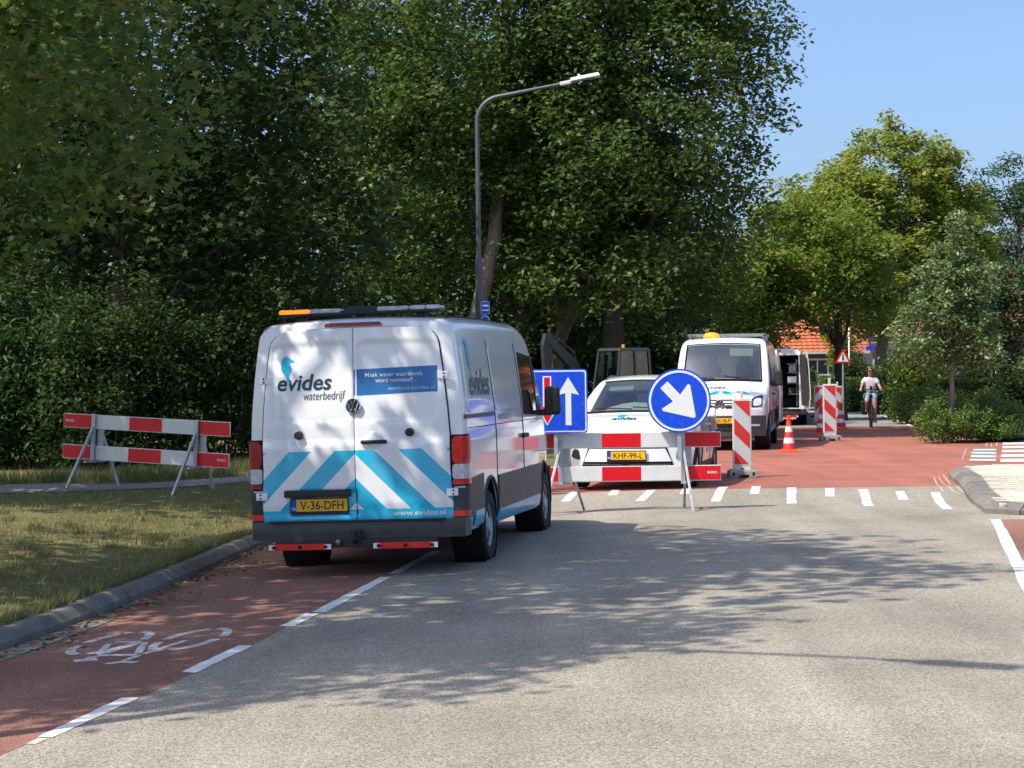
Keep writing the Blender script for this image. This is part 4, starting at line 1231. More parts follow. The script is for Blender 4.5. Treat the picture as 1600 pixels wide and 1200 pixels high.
        for sg, dd in ((-1, dl), (1, dr)):
            k = MB(); yk = door_y(sg * 0.515, 1.285)
            k.cyl((sg * 0.515, yk + 0.01, 1.285), (sg * 0.515, yk - 0.055, 1.285), 0.040, 0.036, 20); k.build('buffer', 'black_plastic', dd, smooth=40, bevel=0.005)
            for zz in (1.79, 0.735):
                x0 = door_w(zz)
                h_ = MB(); h_.box((sg * (x0 + 0.005), door_y(sg * x0, zz) - 0.012, zz), (0.105, 0.024, 0.068)); 
                ho = h_.build('hinge', paint, dd, bevel=0.006)
                b_ = MB()
                for dz in (-0.016, 0.016): b_.cyl((sg * (x0 + 0.015), door_y(sg * x0, zz) - 0.020, zz + dz), (sg * (x0 + 0.015), door_y(sg * x0, zz) - 0.027, zz + dz), 0.009, n=8)
                b_.build('hinge_bolt', 'gap_black', ho)
        # handle
        yh = door_y(0.18, 1.215)
        hd = MB(); hd.box((0.185, yh - 0.025, 1.208), (0.245, 0.035, 0.034)); hd.build('door_handle', 'black_plastic', dr, bevel=0.014, seg=3)
        hs = MB(); hs.lathe([(0.085, 0.0), (0.078, -0.010), (0.055, -0.016), (0.001, -0.018)], 'Y', (0.185, yh, 1.222), 24); hs.build('handle_cup', paint, dr, smooth=50)
        # plate bay lip and plate
        lp = MB(); lp.box((-0.355, door_y(-0.355, 0.78) - 0.012, 0.755), (0.62, 0.05, 0.065)); lp.build('plate_lamp_bar', 'black_plastic', dl, bevel=0.012)
        yp = door_y(-0.345, 0.645)
        plate(dl, Matrix.Translation((-0.345, yp - 0.003, 0.648)) @ Matrix.Rotation(PI / 2, 4, 'X'), 'V-36-DFH')
    if rear == 'open':
        it = MB()
        # interior racks, bins, floor lining, bulkhead
        it.box((0, 3.06, 1.34), (1.56, 0.04, 1.58), mi=0)
        it.build('bulkhead', 'interior_dark', root)
        rk = MB()
        for sg, x in ((1, 0.60),):
            for z in (0.95, 1.28, 1.60, 1.88): rk.box((x, 1.2, z), (0.34, 2.2, 0.03))
            for yy in (0.15, 0.9, 1.7, 2.3): rk.box((x + 0.12, yy, 1.3), (0.03, 0.03, 1.4))
        rk.build('tool_rack', 'interior_grey', root)
        rk = MB()
        for z in (0.95, 1.35, 1.75): rk.box((-0.62, 1.2, z), (0.30, 2.2, 0.03))
        rk.box((0.15, 1.9, 1.25), (0.5, 0.05, 1.1))
        rk.build('tool_rack', 'interior_grey', root)
        for k in range(16):
            bn = MB(); w = random.uniform(0.14, 0.26); h_ = random.uniform(0.12, 0.24)
            z = random.choice([0.97, 1.30, 1.62]); x = random.choice([0.58, 0.60, -0.60])
            if x < 0: z = random.choice([0.97, 1.37])
            bn.box((x, random.choice([0.2, 0.5, 0.8, 1.2]), z + h_ / 2), (w, 0.22, h_), taper=(1.08, 1.08))
            bn.build('storage_bin', random.choice(['interior_grey', 'visor_pale', 'interior_dark', 'interior_grey', 'black_plastic', 'paper']), root, bevel=0.008)
        for k in range(7):
            hs = MB(); y = 0.12 + 0.05 * k; z = random.uniform(1.45, 1.8); x = 0.12 + 0.1 * (k % 4)
            hs.tube([(x + 0.10 * math.cos(a), 1.84, z + 0.12 * math.sin(a)) for a in np.linspace(0, 2 * PI, 18)[:-1]], 0.018, 6, closed=True)
            hs.build('hanging_hose', random.choice(['black_plastic', 'interior_dark', 'grey_plastic']), root, smooth=40)
        # swung-open right door, seen from its dark inside
        dd = door_panel(1, 'white_paint', root)
        hx = door_w(1.2) + 0.03
        dd.location = (hx, 0.02, 0)
        dd.rotation_euler = (0, 0, R(104))
        for v in dd.data.vertices: v.co.x -= hx
        ln = MB(); ln.add([(0.02 - hx, 0.035, 0.6), (0.78 - hx, 0.06, 0.6), (0.70 - hx, 0.14, 2.14), (0.03 - hx, 0.10, 2.16)], [(0, 1, 2, 3)]); ln.build('door_lining', 'interior_dark', dd)
        d2 = door_panel(-1, 'white_paint', root)
        d2.location = (-hx, 0.02, 0); d2.rotation_euler = (0, 0, R(-150))
        for v in d2.data.vertices: v.co.x += hx
    bp = MB()
    def bump(u, v):
        x = -0.99 + 1.98 * u
        return Vector((x, van_rear(x, 0.4).y - 0.075 + 0.12 * max(0, abs(x) - 0.80) ** 1.2 + 0.02 * abs(v - 0.55), 0.335 + 0.165 * v))
    bp.grid(bump, 40, 6)
    bp.grid(lambda u, v: bump(u, 1.0) + Vector((0, 0.11 * v, 0.004 * v)), 40, 2); bp.grid(lambda u, v: bump(u, 0.0) + Vector((0, 0.2 * v, 0.0)), 40, 2)
    for u0 in (0.0, 1.0): bp.grid(lambda u, v, u0=u0: bump(u0, v) + Vector((0, 0.28 * u, 0)), 4, 6)
    bpo = bp.build('rear_bumper', 'grey_plastic', root, smooth=50)
    stp = MB(); stp.box((0, van_rear(0, .4).y - 0.05, 0.503), (1.62, 0.09, 0.012)); stp.build('bumper_tread', 'black_plastic', bpo)
    # reflector strips below the bumper, tow bar
    for x0, x1 in ((-0.80, -0.22), (0.17, 0.76)):
        s_ = MB(); s_.box(((x0 + x1) / 2, -0.135, 0.278), (x1 - x0, 0.02, 0.056)); so = s_.build('marker_strip', 'reflect_red', root, bevel=0.004)
        e_ = MB()
        for xe in (x0 + 0.03, x1 - 0.03): e_.box((xe, -0.147, 0.278), (0.06, 0.004, 0.044))
        e_.build('marker_end', 'white_vinyl', so)
        e_ = MB()
        for xe in (x0 + 0.05, (x0 + x1) / 2, x1 - 0.05): e_.cyl((xe, -0.146, 0.278), (xe, -0.158, 0.278), 0.017, n=10)
        e_.build('marker_bolt', 'gap_black', so)
    tb = MB(); tb.box((0.0, -0.06, 0.36), (0.11, 0.12, 0.13)); tb.box((0, -0.08, 0.30), (1.5, 0.05, 0.07)); tb.bar((0, -0.1, 0.33), (0, -0.17, 0.36), 0.05, 0.06); tb.bar((0, -0.17, 0.34), (0, -0.175, 0.42), 0.035, 0.035)
    tbo = tb.build('tow_bar', 'black_plastic', root, bevel=0.008)
    ball = MB(); ball.lathe([(0.001, 0.032), (0.018, 0.026), (0.026, 0.012), (0.027, 0.0), (0.02, -0.018), (0.014, -0.03)], 'Z', (-0.155, -0.13, 0.315), 16); ball.build('tow_socket', 'metal_grey', tbo, smooth=60)
    bl = MB(); patch(bl, lambda x, z: van_rear(x, z), [(-0.27, 2.262), (0.27, 2.262), (0.25, 2.29), (-0.25, 2.29)], 14, 3, 0.03, skirt=0.03); bl.build('high_brake_lamp', 'dark_red_lens', root, smooth=40)
    if bar == 'rear': light_bar(root, 2.388, 0.42, w=1.52)
    if bar == 'front':
        bq = MB(); bq.lathe([(0.17, 0.0), (0.17, 0.03), (0.13, 0.09), (0.05, 0.11), (0.0005, 0.112)], 'Z', (0.30, 3.75, 2.375), 20); bq.build('beacon_lamp', 'amber_lit', root, smooth=40)
        rq = MB(); rq.bar((-0.85, 3.2, 2.44), (0.85, 3.2, 2.44), 0.05, 0.035); rq.bar((-0.85, 1.6, 2.44), (0.85, 1.6, 2.44), 0.05, 0.035)
        for sx_ in (-0.8, 0.8): rq.bar((sx_, 0.6, 2.43), (sx_, 3.6, 2.43), 0.04, 0.04); rq.box((sx_, 3.2, 2.37), (0.05, 0.08, 0.1)); rq.box((sx_, 1.6, 2.37), (0.05, 0.08, 0.1))
        rq.build('roof_rack', 'metal_grey', root, bevel=0.006)
    if bar: 
        an = MB(); an.cyl((0.12, 3.4, 2.36), (0.12, 3.25, 2.62), 0.006, 0.003, 6); an.build('aerial', 'black_plastic', root)
    # front end
    if front:
        ws = MB(); patch(ws, van_top, [(-0.80, 5.06), (0.80, 5.06), (0.745, 4.36), (-0.745, 4.36)], 18, 14, 0.003, rr=0.05, skirt=0.0, flip=1)
        wso = ws.build('windscreen', 'windscreen', root, smooth=60)
        fr_ = MB()
        for a, b_ in (((-0.82, 5.07), (-0.765, 4.34)), ((0.82, 5.07), (0.765, 4.34))):
            fr_.tube([van_top(a[0] + (b_[0] - a[0]) * t, a[1] + (b_[1] - a[1]) * t) + Vector((0, 0.003, 0.003)) for t in np.linspace(0, 1, 10)], 0.02, 5)
        fr_.tube([van_top(-0.82 + 1.64 * t, 5.07) + Vector((0, 0.004, 0.004)) for t in np.linspace(0, 1, 16)], 0.03, 5)
        fr_.tube([van_top(-0.765 + 1.53 * t, 4.34) + Vector((0, 0.003, 0.003)) for t in np.linspace(0, 1, 16)], 0.014, 5)
        fr_.build('screen_seal', 'gap_black', wso)
        wp = MB()
        for x0 in (-0.55, 0.15): wp.tube([van_top(x0 + 0.52 * t, 5.05 - 0.05 * t) + Vector((0, 0.015, 0.015)) for t in np.linspace(0, 1, 6)], 0.01, 5)
        wp.build('wiper', 'black_plastic', root)
        dsh = MB(); dsh.add([(-0.80, 4.30, 1.30), (0.80, 4.30, 1.30), (0.78, 4.90, 1.34), (-0.78, 4.90, 1.34), (-0.8, 4.30, 1.13), (0.8, 4.30, 1.13), (0.78, 4.9, 1.13), (-0.78, 4.9, 1.13)], [(0, 1, 2, 3), (4, 5, 1, 0), (3, 2, 6, 7), (1, 5, 6, 2), (0, 3, 7, 4)])
        dsh.build('dashboard', 'interior_dark', root)
        for x, w in ((-0.42, 0.5), (0.28, 0.5), (0.60, 0.3)):
            st = MB(); st.box((x, 3.86, 1.45), (w * 0.9, 0.14, 0.66), taper=(0.8, 0.7)); st.box((x, 3.84, 1.86), (0.24, 0.1, 0.2)); st.build('cab_seat', 'seat_cloth', root, bevel=0.04)
        for x in (-0.38, 0.38):
            vz = MB(); vz.add([van_top(x - 0.25, 4.40) + Vector((0, -0.05, -0.05)), van_top(x + 0.25, 4.40) + Vector((0, -0.05, -0.05)), van_top(x + 0.24, 4.56) + Vector((0, -0.07, -0.05)), van_top(x - 0.24, 4.56) + Vector((0, -0.07, -0.05))], [(0, 1, 2, 3)])
            if x < 0: vz.build('sun_visor', 'visor_pale', root)
        pp = MB()
        for x, w in ((-0.25, 0.28), (0.18, 0.2)): pp.box((x, 4.82, 1.365), (w, 0.12, 0.02), Matrix.Rotation(R(25), 3, 'X'))
        pp.build('dashboard_papers', 'paper', root)
        gr = MB(); patch(gr, van_front, [(-0.62, 0.86), (0.62, 0.86), (0.66, 1.06), (-0.66, 1.06)], 20, 6, 0.006, flip=-1); gro = gr.build('grille', 'gap_black', root, smooth=40)
        sl_ = MB()
        for z in (0.895, 0.955, 1.015): patch(sl_, van_front, [(-0.60, z), (0.60, z), (0.61, z + 0.026), (-0.61, z + 0.026)], 20, 2, 0.022, skirt=0.015, flip=-1)
        sl_.build('grille_slats', 'grey_plastic', gro, smooth=40)
        pE = van_front(0, 0.955)
        emblem(root, Matrix.Translation(pE + Vector((0, 0.028, 0))) @ Matrix.Rotation(PI, 4, 'Z') @ Matrix.Rotation(PI / 2, 4, 'X'), 0.095)
        for sg in (-1, 1):
            hl = MB(); q = [(sg * 0.64, 0.88), (sg * 0.86, 0.90), (sg * 0.87, 1.14), (sg * 0.66, 1.08)]
            patch(hl, van_front, q, 10, 8, 0.008, rr=0.15, flip=-1); ho = hl.build('headlamp', 'black_plastic', root, smooth=40)
            hl = MB(); q = [(sg * 0.67, 0.91), (sg * 0.84, 0.92), (sg * 0.84, 1.08), (sg * 0.69, 1.05)]
            patch(hl, van_front, q, 8, 6, 0.013, rr=0.3, flip=-1); hl.build('headlamp_lens', 'clear_lens', ho, smooth=40)
            fg = MB(); patch(fg, van_front, [(sg * 0.62, 0.50), (sg * 0.80, 0.50), (sg * 0.80, 0.54), (sg * 0.62, 0.54)], 4, 2, 0.03, flip=-1); fg.build('fog_lamp', 'clear_lens', root)
        bp = MB(); patch(bp, van_front, [(-0.93, 0.30), (0.93, 0.30), (0.93, 0.72), (-0.93, 0.72)], 30, 8, 0.020, skirt=0.05, flip=-1); bo = bp.build('front_bumper', 'grey_plastic', root, smooth=50)
        b2 = MB()
        for z in (0.40, 0.47, 0.54): patch(b2, van_front, [(-0.50, z), (0.50, z), (0.50, z + 0.045), (-0.50, z + 0.045)], 14, 2, 0.026, skirt=0.01, flip=-1)
        b2.build('air_intake', 'gap_black', bo)
        plate(root, Matrix.Translation(van_front(0, 0.62) + Vector((0, 0.024, 0))) @ Matrix.Rotation(PI, 4, 'Z') @ Matrix.Rotation(PI / 2, 4, 'X'), 'VKX-18-P')
        if side_logo:
            # hood graphics; u runs to the viewer's right when looking at the nose
            Pn = lambda u, v: van_top(-u, 5.72 - (v) )
            logo(root, Pn, -0.40, 0.30, 0.085, off=0.005, flip=1, sub=False, wordw=0.5)
            hb_ = MB()
            for k in (-1, 1):
                for j in range(2):
                    x0 = k * (0.10 + 0.36 * j)
                    hb_2 = [(x0 + k * 0.0, 0.035), (x0 + k * 0.18, 0.035), (x0 + k * 0.02, 0.19), (x0 - k * 0.16, 0.19)]
                    if j == 0: hb_2 = [(x0, 0.035), (x0 + k * 0.18, 0.035), (x0 + k * 0.02, 0.19), (x0 - k * 0.10, 0.19)]
                    patch(hb_, Pn, hb_2, 5, 6, 0.004, skirt=0.0, flip=1)
            hb_.build('bonnet_chevrons', 'cyan_vinyl', root, smooth=60)
    return root
# ------------------------------------------------------------------ white hatchback
C_L = 4.25
car_zmax = lerp_tab([(0, 0.95), (0.05, 1.08), (0.25, 1.22), (0.55, 1.46), (0.9, 1.53), (1.6, 1.56), (2.1, 1.55), (2.45, 1.50), (2.62, 1.43), (3.0, 1.20), (3.28, 1.04), (3.36, 1.015), (3.6, 0.985), (3.9, 0.93), (4.08, 0.86), (4.18, 0.78), (4.25, 0.66)])
car_sx = lerp_tab([(0.2, 0.86), (0.5, 0.905), (0.75, 0.91), (0.95, 0.89), (1.2, 0.78), (1.45, 0.64), (1.6, 0.58)])
car_pw = lerp_tab([(0, 0.86), (0.15, 0.93), (0.6, 1.0), (3.3, 1.0), (3.8, 0.985), (4.1, 0.94), (4.25, 0.86)])
car_rad = lerp_tab([(0, 0.06), (0.6, 0.09), (2.4, 0.09), (3.2, 0.06), (3.5, 0.07), (4.25, 0.06)])
car_crown = lerp_tab([(0, 0.02), (2.0, 0.035), (3.2, 0.03), (4.25, 0.02)])
car_zb = lerp_tab([(0, 0.30), (0.4, 0.2), (3.8, 0.2), (4.25, 0.24)])
def car_warp(x, y, z):
    b_ = 0.30 * sstep(2.2, 4.25, y)
    y2 = y - b_ * abs(x) ** 2.2
    if y < 0.5: y2 += (1 - y / 0.5) * 0.12 * abs(x) ** 2.4
    return (x, y2, z)
CAR = Loft([0, 0.03, 0.08, 0.16, 0.28, 0.42, 0.55, 0.72, 0.95, 1.3, 1.7, 2.05, 2.25, 2.4, 2.5, 2.62, 2.8, 3.0, 3.15, 3.25, 3.30, 3.36, 3.48, 3.65, 3.82, 3.95, 4.05, 4.12, 4.18, 4.22, 4.25], car_zmax, car_zb, car_sx, car_pw, car_rad, car_crown, car_warp)
def make_car(loc, rz):
    root = thing('parked_car', 'white compact hatchback behind the red and white barrier', 'car', loc, rz)
    V, Fc = CAR.mesh(); mb = MB(); mb.add(V, Fc); body = mb.build('body', 'white_paint', root)
    WY = (0.72, 3.36); WR = 0.33
    cs = []
    for y in WY:
        c = MB(); c.cyl((-1.2, y, 0.34), (1.2, y, 0.34), 0.395, n=36); cs.append(c)
    c = MB(); c.add([(-0.66, 1.9, 0.80), (0.66, 1.9, 0.80), (0.68, 3.08, 0.80), (-0.68, 3.08, 0.80), (-0.54, 1.9, 1.44), (0.54, 1.9, 1.44), (0.54, 2.36, 1.42), (-0.54, 2.36, 1.42)], [(0, 3, 2, 1), (4, 5, 6, 7), (0, 1, 5, 4), (2, 3, 7, 6), (0, 4, 7, 3), (1, 2, 6, 5)]); cs.append(c)
    c = MB(); T = CAR.top_pt
    def wq(x, y, o): return T(x, y) + Vector((0, 0.5, 0.86)) * o
    A = [wq(-0.52 + 1.04 * k / 8, 2.54, -0.22) for k in range(9)] + [wq(0.66 - 1.32 * k / 8, 3.24, -0.22) for k in range(9)]
    B = [wq(-0.52 + 1.04 * k / 8, 2.54, 0.2) for k in range(9)] + [wq(0.66 - 1.32 * k / 8, 3.24, 0.2) for k in range(9)]
    n = 18
    c.add(A + B, [(k, k + 1, 16 - k, 17 - k) for k in range(8)] + [(17 - k + n, 16 - k + n, k + 1 + n, k + n) for k in range(8)] + [(k, k + n, (k + 1) % n + n, (k + 1) % n) for k in range(n)])
    cs.append(c)
    cut(body, cs); smooth_mesh(body.data, 35)
    body.data.materials.clear(); body.data.materials.append(MATS['white_paint'])
    ub = MB(); ub.box((0, 2.1, 0.32), (1.24, 3.5, 0.22))
    for y in WY: ub.box((0, y, 0.5), (1.2, 0.75, 0.36))
    ub.build('underbody', 'gap_black', root)
    for y in WY:
        for sg in (-1, 1):
            wheel(root, sg * 0.775, y, WR, 0.205, sg, slots=7)
            lip = MB(); pts = []
            for k in range(21):
                a = R(-10) + R(200) * k / 20
                pts.append(CAR.side_pt(sg, y + 0.40 * math.cos(a), 0.34 + 0.40 * math.sin(a)) + Vector((sg * 0.002, 0, 0)))
            lip.tube(pts, 0.014, 6); lip.build('wheel_arch_lip', 'black_plastic', root, smooth=40)
    ws = MB(); patch(ws, T, [(-0.68, 3.27), (0.68, 3.27), (0.53, 2.53), (-0.53, 2.53)], 16, 12, 0.003, rr=0.04, skirt=0.0); wso = ws.build('windscreen', 'windscreen', root, smooth=60)
    fr_ = MB()
    fr_.tube([T(-0.70 + 1.40 * t, 3.285) + Vector((0, 0.003, 0.003)) for t in np.linspace(0, 1, 16)], 0.025, 5)
    fr_.tube([T(-0.54 + 1.08 * t, 2.515) + Vector((0, 0.003, 0.003)) for t in np.linspace(0, 1, 16)], 0.016, 5)
    fr_.build('screen_seal', 'gap_black', wso)
    ds = MB(); ds.add([(-0.66, 2.55, 0.93), (0.66, 2.55, 0.93), (0.66, 3.06, 0.99), (-0.66, 3.06, 0.99)], [(0, 1, 2, 3)]); ds.build('dashboard', 'interior_dark', root)
    for x in (-0.35, 0.35):
        st = MB(); st.box((x, 1.98, 1.06), (0.46, 0.14, 0.5), taper=(0.8, 0.7)); st.box((x, 1.96, 1.38), (0.22, 0.08, 0.14)); st.build('seat', 'seat_cloth', root, bevel=0.03)
    vz = MB(); vz.add([T(0.12, 2.56) + Vector((0, -0.05, -0.05)), T(0.48, 2.56) + Vector((0, -0.05, -0.05)), T(0.47, 2.66) + Vector((0, -0.06, -0.06)), T(0.12, 2.66) + Vector((0, -0.06, -0.06))], [(0, 1, 2, 3)]); vz.build('sun_visor', 'visor_pale', root)
    for sg in (-1, 1):
        S = lambda y, z, sg=sg: CAR.side_pt(sg, y, z)
        for q in ([(1.72, 1.00), (2.95, 1.00), (2.50, 1.36), (1.74, 1.40)], [(0.62, 1.06), (1.64, 1.00), (1.66, 1.40), (0.86, 1.36)]):
            w_ = MB(); patch(w_, S, q, 12, 8, 0.005, rr=0.08, flip=sg); w_.build('side_window', 'dark_glass', root, smooth=50)
        mr = MB(); b_ = S(2.86, 0.98); mr.box((b_.x + sg * 0.12, b_.y, 1.04), (0.2, 0.10, 0.13), taper=(0.9, 0.8)); mr.build('wing_mirror', 'white_paint', root, bevel=0.03, seg=3)
        cl = MB(); patch(cl, S, [(1.16, 0.22), (2.92, 0.22), (2.92, 0.33), (1.16, 0.33)], 16, 3, 0.012, flip=sg); cl.build('side_sill', 'black_plastic', root, smooth=40)
        gs = MB(); patch(gs, S, [(1.5, 0.45), (2.3, 0.45), (2.0, 0.7), (1.2, 0.7)], 8, 4, 0.004, skirt=0, flip=sg); gs.build('side_stripe', 'cyan_vinyl', root, smooth=60)
    def front(x, z):
        y = float(np.interp(z, [0.2, 0.66, 0.78, 0.86, 0.93, 0.985], [4.25, 4.25, 4.18, 4.08, 3.9, 3.6]))
        return Vector(car_warp(x, y, z))
    sm = MB(); sm.tube([front(-0.78 + 1.56 * t, 0.80) + Vector((0, 0.004, 0.002)) for t in np.linspace(0, 1, 30)], 0.008, 5); sm.build('bonnet_seam', 'grey_plastic', root)
    for sg in (-1, 1):
        h_ = MB(); patch(h_, front, [(sg * 0.46, 0.735), (sg * 0.78, 0.74), (sg * 0.77, 0.775), (sg * 0.46, 0.765)], 8, 2, 0.006, flip=-1); h_.build('headlamp', 'clear_lens', root, smooth=40)
        h_ = MB(); patch(h_, front, [(sg * 0.66, 0.42), (sg * 0.80, 0.46), (sg * 0.76, 0.58), (sg * 0.68, 0.56)], 5, 4, 0.008, rr=0.2, flip=-1); h_.build('lower_lamp', 'black_plastic', root, smooth=40)
    g = MB(); patch(g, front, [(-0.66, 0.27), (0.66, 0.27), (0.54, 0.60), (-0.54, 0.60)], 24, 8, 0.008, flip=-1); go = g.build('lower_grille', 'gap_black', root, smooth=40)
    g = MB(); patch(g, front, [(-0.60, 0.40), (0.60, 0.40), (0.52, 0.575), (-0.52, 0.575)], 24, 5, 0.020, skirt=0.02, flip=-1); g.build('grille_blade', 'white_paint', go, smooth=40)
    d = MB()
    for k in range(-19, 20):
        for z in (0.315, 0.36):
            if abs(k) < 2: continue
            p = front(k * 0.031 + (0.015 if z > 0.33 else 0), z); d.box(p + Vector((0, 0.010, 0)), (0.013, 0.006, 0.018))
    d.build('grille_dots', 'metal_grey', go)
    plate(root, Matrix.Translation(front(0, 0.485) + Vector((0, 0.024, 0))) @ Matrix.Rotation(PI, 4, 'Z') @ Matrix.Rotation(PI / 2, 4, 'X'), 'KHF-99-L')
    for sg in (-1, 1):
        sl2 = MB(); sl2.tube([T(sg * (0.70 + 0.06 * t), 3.40 + 0.70 * t) + Vector((0, 0, 0.002)) for t in np.linspace(0, 1, 12)], 0.006, 5); sl2.build('bonnet_seam', 'gap_black', root)
        for yy in (1.68, 2.92):
            dl_ = MB(); dl_.tube([CAR.side_pt(sg, yy, z) + Vector((sg * 0.001, 0, 0)) for z in np.linspace(0.34, 0.98, 8)], 0.005, 4); dl_.build('door_seam', 'gap_black', root)
        hn = MB(); hn.bar(CAR.side_pt(sg, 1.78, 0.86) + Vector((sg * 0.02, 0, 0)), CAR.side_pt(sg, 1.98, 0.86) + Vector((sg * 0.02, 0, 0)), 0.02, 0.03); hn.build('door_handle', 'white_paint', root, bevel=0.006)
    for x0 in (-0.50, 0.05):
        wp = MB(); wp.tube([T(x0 + 0.55 * t, 3.24 - 0.05 * t) + Vector((0, 0.012, 0.014)) for t in np.linspace(0, 1, 6)], 0.009, 5); wp.build('wiper', 'black_plastic', root)
    mi_ = MB(); mi_.box((0, 2.70, 1.34), (0.22, 0.03, 0.06)); mi_.build('interior_mirror', 'black_plastic', root, bevel=0.01)
    bdg = MB(); bdg.lathe([(0.0005, 0.006), (0.045, 0.004), (0.05, 0.0)], 'Y', tuple(front(0, 0.725) + Vector((0, 0.004, 0))), 20); bdg.build('badge', 'chrome', root, smooth=40)
    Pn = lambda u, v: T(-u, 4.0 - v)
    logo(root, Pn, -0.26, 0.16, 0.12, off=0.004, sub=False, wordw=0.34)
    for sg in (-1, 1):
        rl = MB(); rl.tube([T(sg * 0.56, y) + Vector((0, 0, 0.025 if 0.9 < y < 2.2 else 0.0)) for y in (0.75, 0.9, 1.3, 1.8, 2.2, 2.35)], 0.012, 6); rl.build('roof_rail', 'grey_plastic', root, smooth=40)
    return root

# ------------------------------------------------------------------ excavator
plain('machine_grey', (0.032, 0.034, 0.036), 0.5, var=0.2, vscale=4, dirt=(0.06, 0.057, 0.05), dscale=3, damt=0.35)
plain('machine_dark', (0.05, 0.052, 0.055), 0.55, var=0.15, vscale=4, dirt=(0.085, 0.08, 0.07), dscale=3, damt=0.4)
plain('steel_bright', (0.55, 0.56, 0.57), 0.25, metal=1.0)
plain('warn_red', (0.45, 0.02, 0.02), 0.5)
def make_excavator(loc, rz):
    root = thing('excavator', 'dark grey compact excavator with raised arm behind the white hatchback', 'excavator', loc, rz)
    # x right, y forward (towards the viewer's left-front), z up
    for sg in (-1, 1):
        t = MB(); pts = []
        for k in range(28):
            a = 2 * PI * k / 28
            y = 0.80 * math.copysign(1, math.cos(a)) + 0.26 * math.cos(a) if abs(math.cos(a)) > 0.02 else 0
            pts.append((0, y, 0.28 + 0.27 * math.sin(a)))
        pr = [(p[1], p[2]) for p in pts]
        t.prism(pr, Matrix.Translation((sg * 0.62 - 0.17, 0, 0)) @ Matrix(((0, 0, 1, 0), (1, 0, 0, 0), (0, 1, 0, 0), (0, 0, 0, 1))), 0.34)
        to = t.build('track', 'rubber', root, bevel=0.02)
        r = MB()
        for y in (-0.8, -0.4, 0.0, 0.4, 0.8): r.cyl((sg * 0.62 + sg * 0.16, y, 0.26), (sg * 0.62 + sg * 0.19, y, 0.26), 0.14 if abs(y) < 0.7 else 0.19, n=16)
        r.build('track_roller', 'machine_dark', to, smooth=40)
    b = MB(); b.box((0, 0, 0.5), (1.0, 1.3, 0.28)); b.cyl((0, 0, 0.6), (0, 0, 0.76), 0.45, n=24); b.build('undercarriage', 'machine_dark', root, bevel=0.02)
    bl = MB(); bl.box((0, 1.35, 0.30), (1.7, 0.08, 0.42)); bl.bar((-0.4, 0.6, 0.4), (-0.4, 1.33, 0.3), 0.09, 0.12); bl.bar((0.4, 0.6, 0.4), (0.4, 1.33, 0.3), 0.09, 0.12); bl.build('dozer_blade', 'machine_grey', root, bevel=0.015)
    h = MB(); h.box((0, -0.35, 1.06), (1.62, 1.75, 0.58)); h.box((0.45, -0.65, 1.45), (0.66, 1.0, 0.3)); h.build('house_body', 'machine_grey', root, bevel=0.08, seg=3)
    # cab on the left half
    x0, x1, y0, y1, z0, z1 = -0.80, 0.30, -0.72, 0.70, 1.30, 2.72
    def pil(a, b_): f.bar(a, b_, 0.085, 0.085)
    f = MB()
    pil((x0, y1, z0), (x0 + 0.06, y1 - 0.22, z1)); pil((x1, y1, z0), (x1 - 0.06, y1 - 0.22, z1)); pil((x0, y0, z0), (x0 + 0.06, y0 + 0.06, z1)); pil((x1, y0, z0), (x1 - 0.06, y0 + 0.06, z1)); pil((x0, -0.1, z0), (x0 + 0.06, -0.1, z1)); pil((x1, -0.1, z0), (x1 - 0.06, -0.1, z1))
    f.bar((x0, y0, z0 + 0.02), (x0, y1, z0 + 0.02), 0.08, 0.1); f.bar((x1, y0, z0 + 0.02), (x1, y1, z0 + 0.02), 0.08, 0.1); f.bar((x0, y1, z0 + 0.02), (x1, y1, z0 + 0.02), 0.08, 0.1); f.bar((x0, y0, z0 + 0.02), (x1, y0, z0 + 0.02), 0.08, 0.1)
    cab = f.build('cab_frame', 'machine_grey', root, bevel=0.02)
    rf = MB(); rf.box(((x0 + x1) / 2, -0.09, z1 + 0.03), (1.08, 1.30, 0.11), taper=(0.92, 0.92)); rf.build('cab_roof', 'machine_grey', root, bevel=0.04, seg=3)
    bc = MB(); bc.cyl((0.0, -0.3, z1 + 0.08), (0.0, -0.3, z1 + 0.2), 0.06, 0.05, 12); bc.build('warning_beacon', 'amber_lens', root, smooth=40)
    for q in ([(x0, y1 + 0.0, z0 + 0.06), (x1, y1, z0 + 0.06), (x1 - 0.06, y1 - 0.21, z1), (x0 + 0.06, y1 - 0.21, z1)], [(x0, y0, z0 + .06), (x1, y0, z0 + .06), (x1 - .06, y0 + .05, z1), (x0 + .06, y0 + .05, z1)],
              [(x0, y0 + 0.05, z0 + .06), (x0, -0.1, z0 + .06), (x0 + .06, -0.1, z1), (x0 + .06, y0 + .1, z1)], [(x0, -0.1, z0 + .06), (x0, y1 - .03, z0 + .06), (x0 + .06, y1 - .24, z1), (x0 + .06, -0.1, z1)],
              [(x1, y0 + 0.05, z0 + .06), (x1, -0.1, z0 + .06), (x1 - .06, -0.1, z1), (x1 - .06, y0 + .1, z1)], [(x1, -0.1, z0 + .06), (x1, y1 - .03, z0 + .06), (x1 - .06, y1 - .24, z1), (x1 - .06, -0.1, z1)]):
        g = MB(); g.add(q, [(0, 1, 2, 3)]); g.build('cab_pane', 'cab_glass', cab)
    st = MB(); st.box((-0.25, -0.35, 1.5), (0.5, 0.5, 0.3)); st.box((-0.25, -0.6, 1.85), (0.48, 0.14, 0.6)); st.build('operator_seat', 'seat_cloth', root, bevel=0.04)
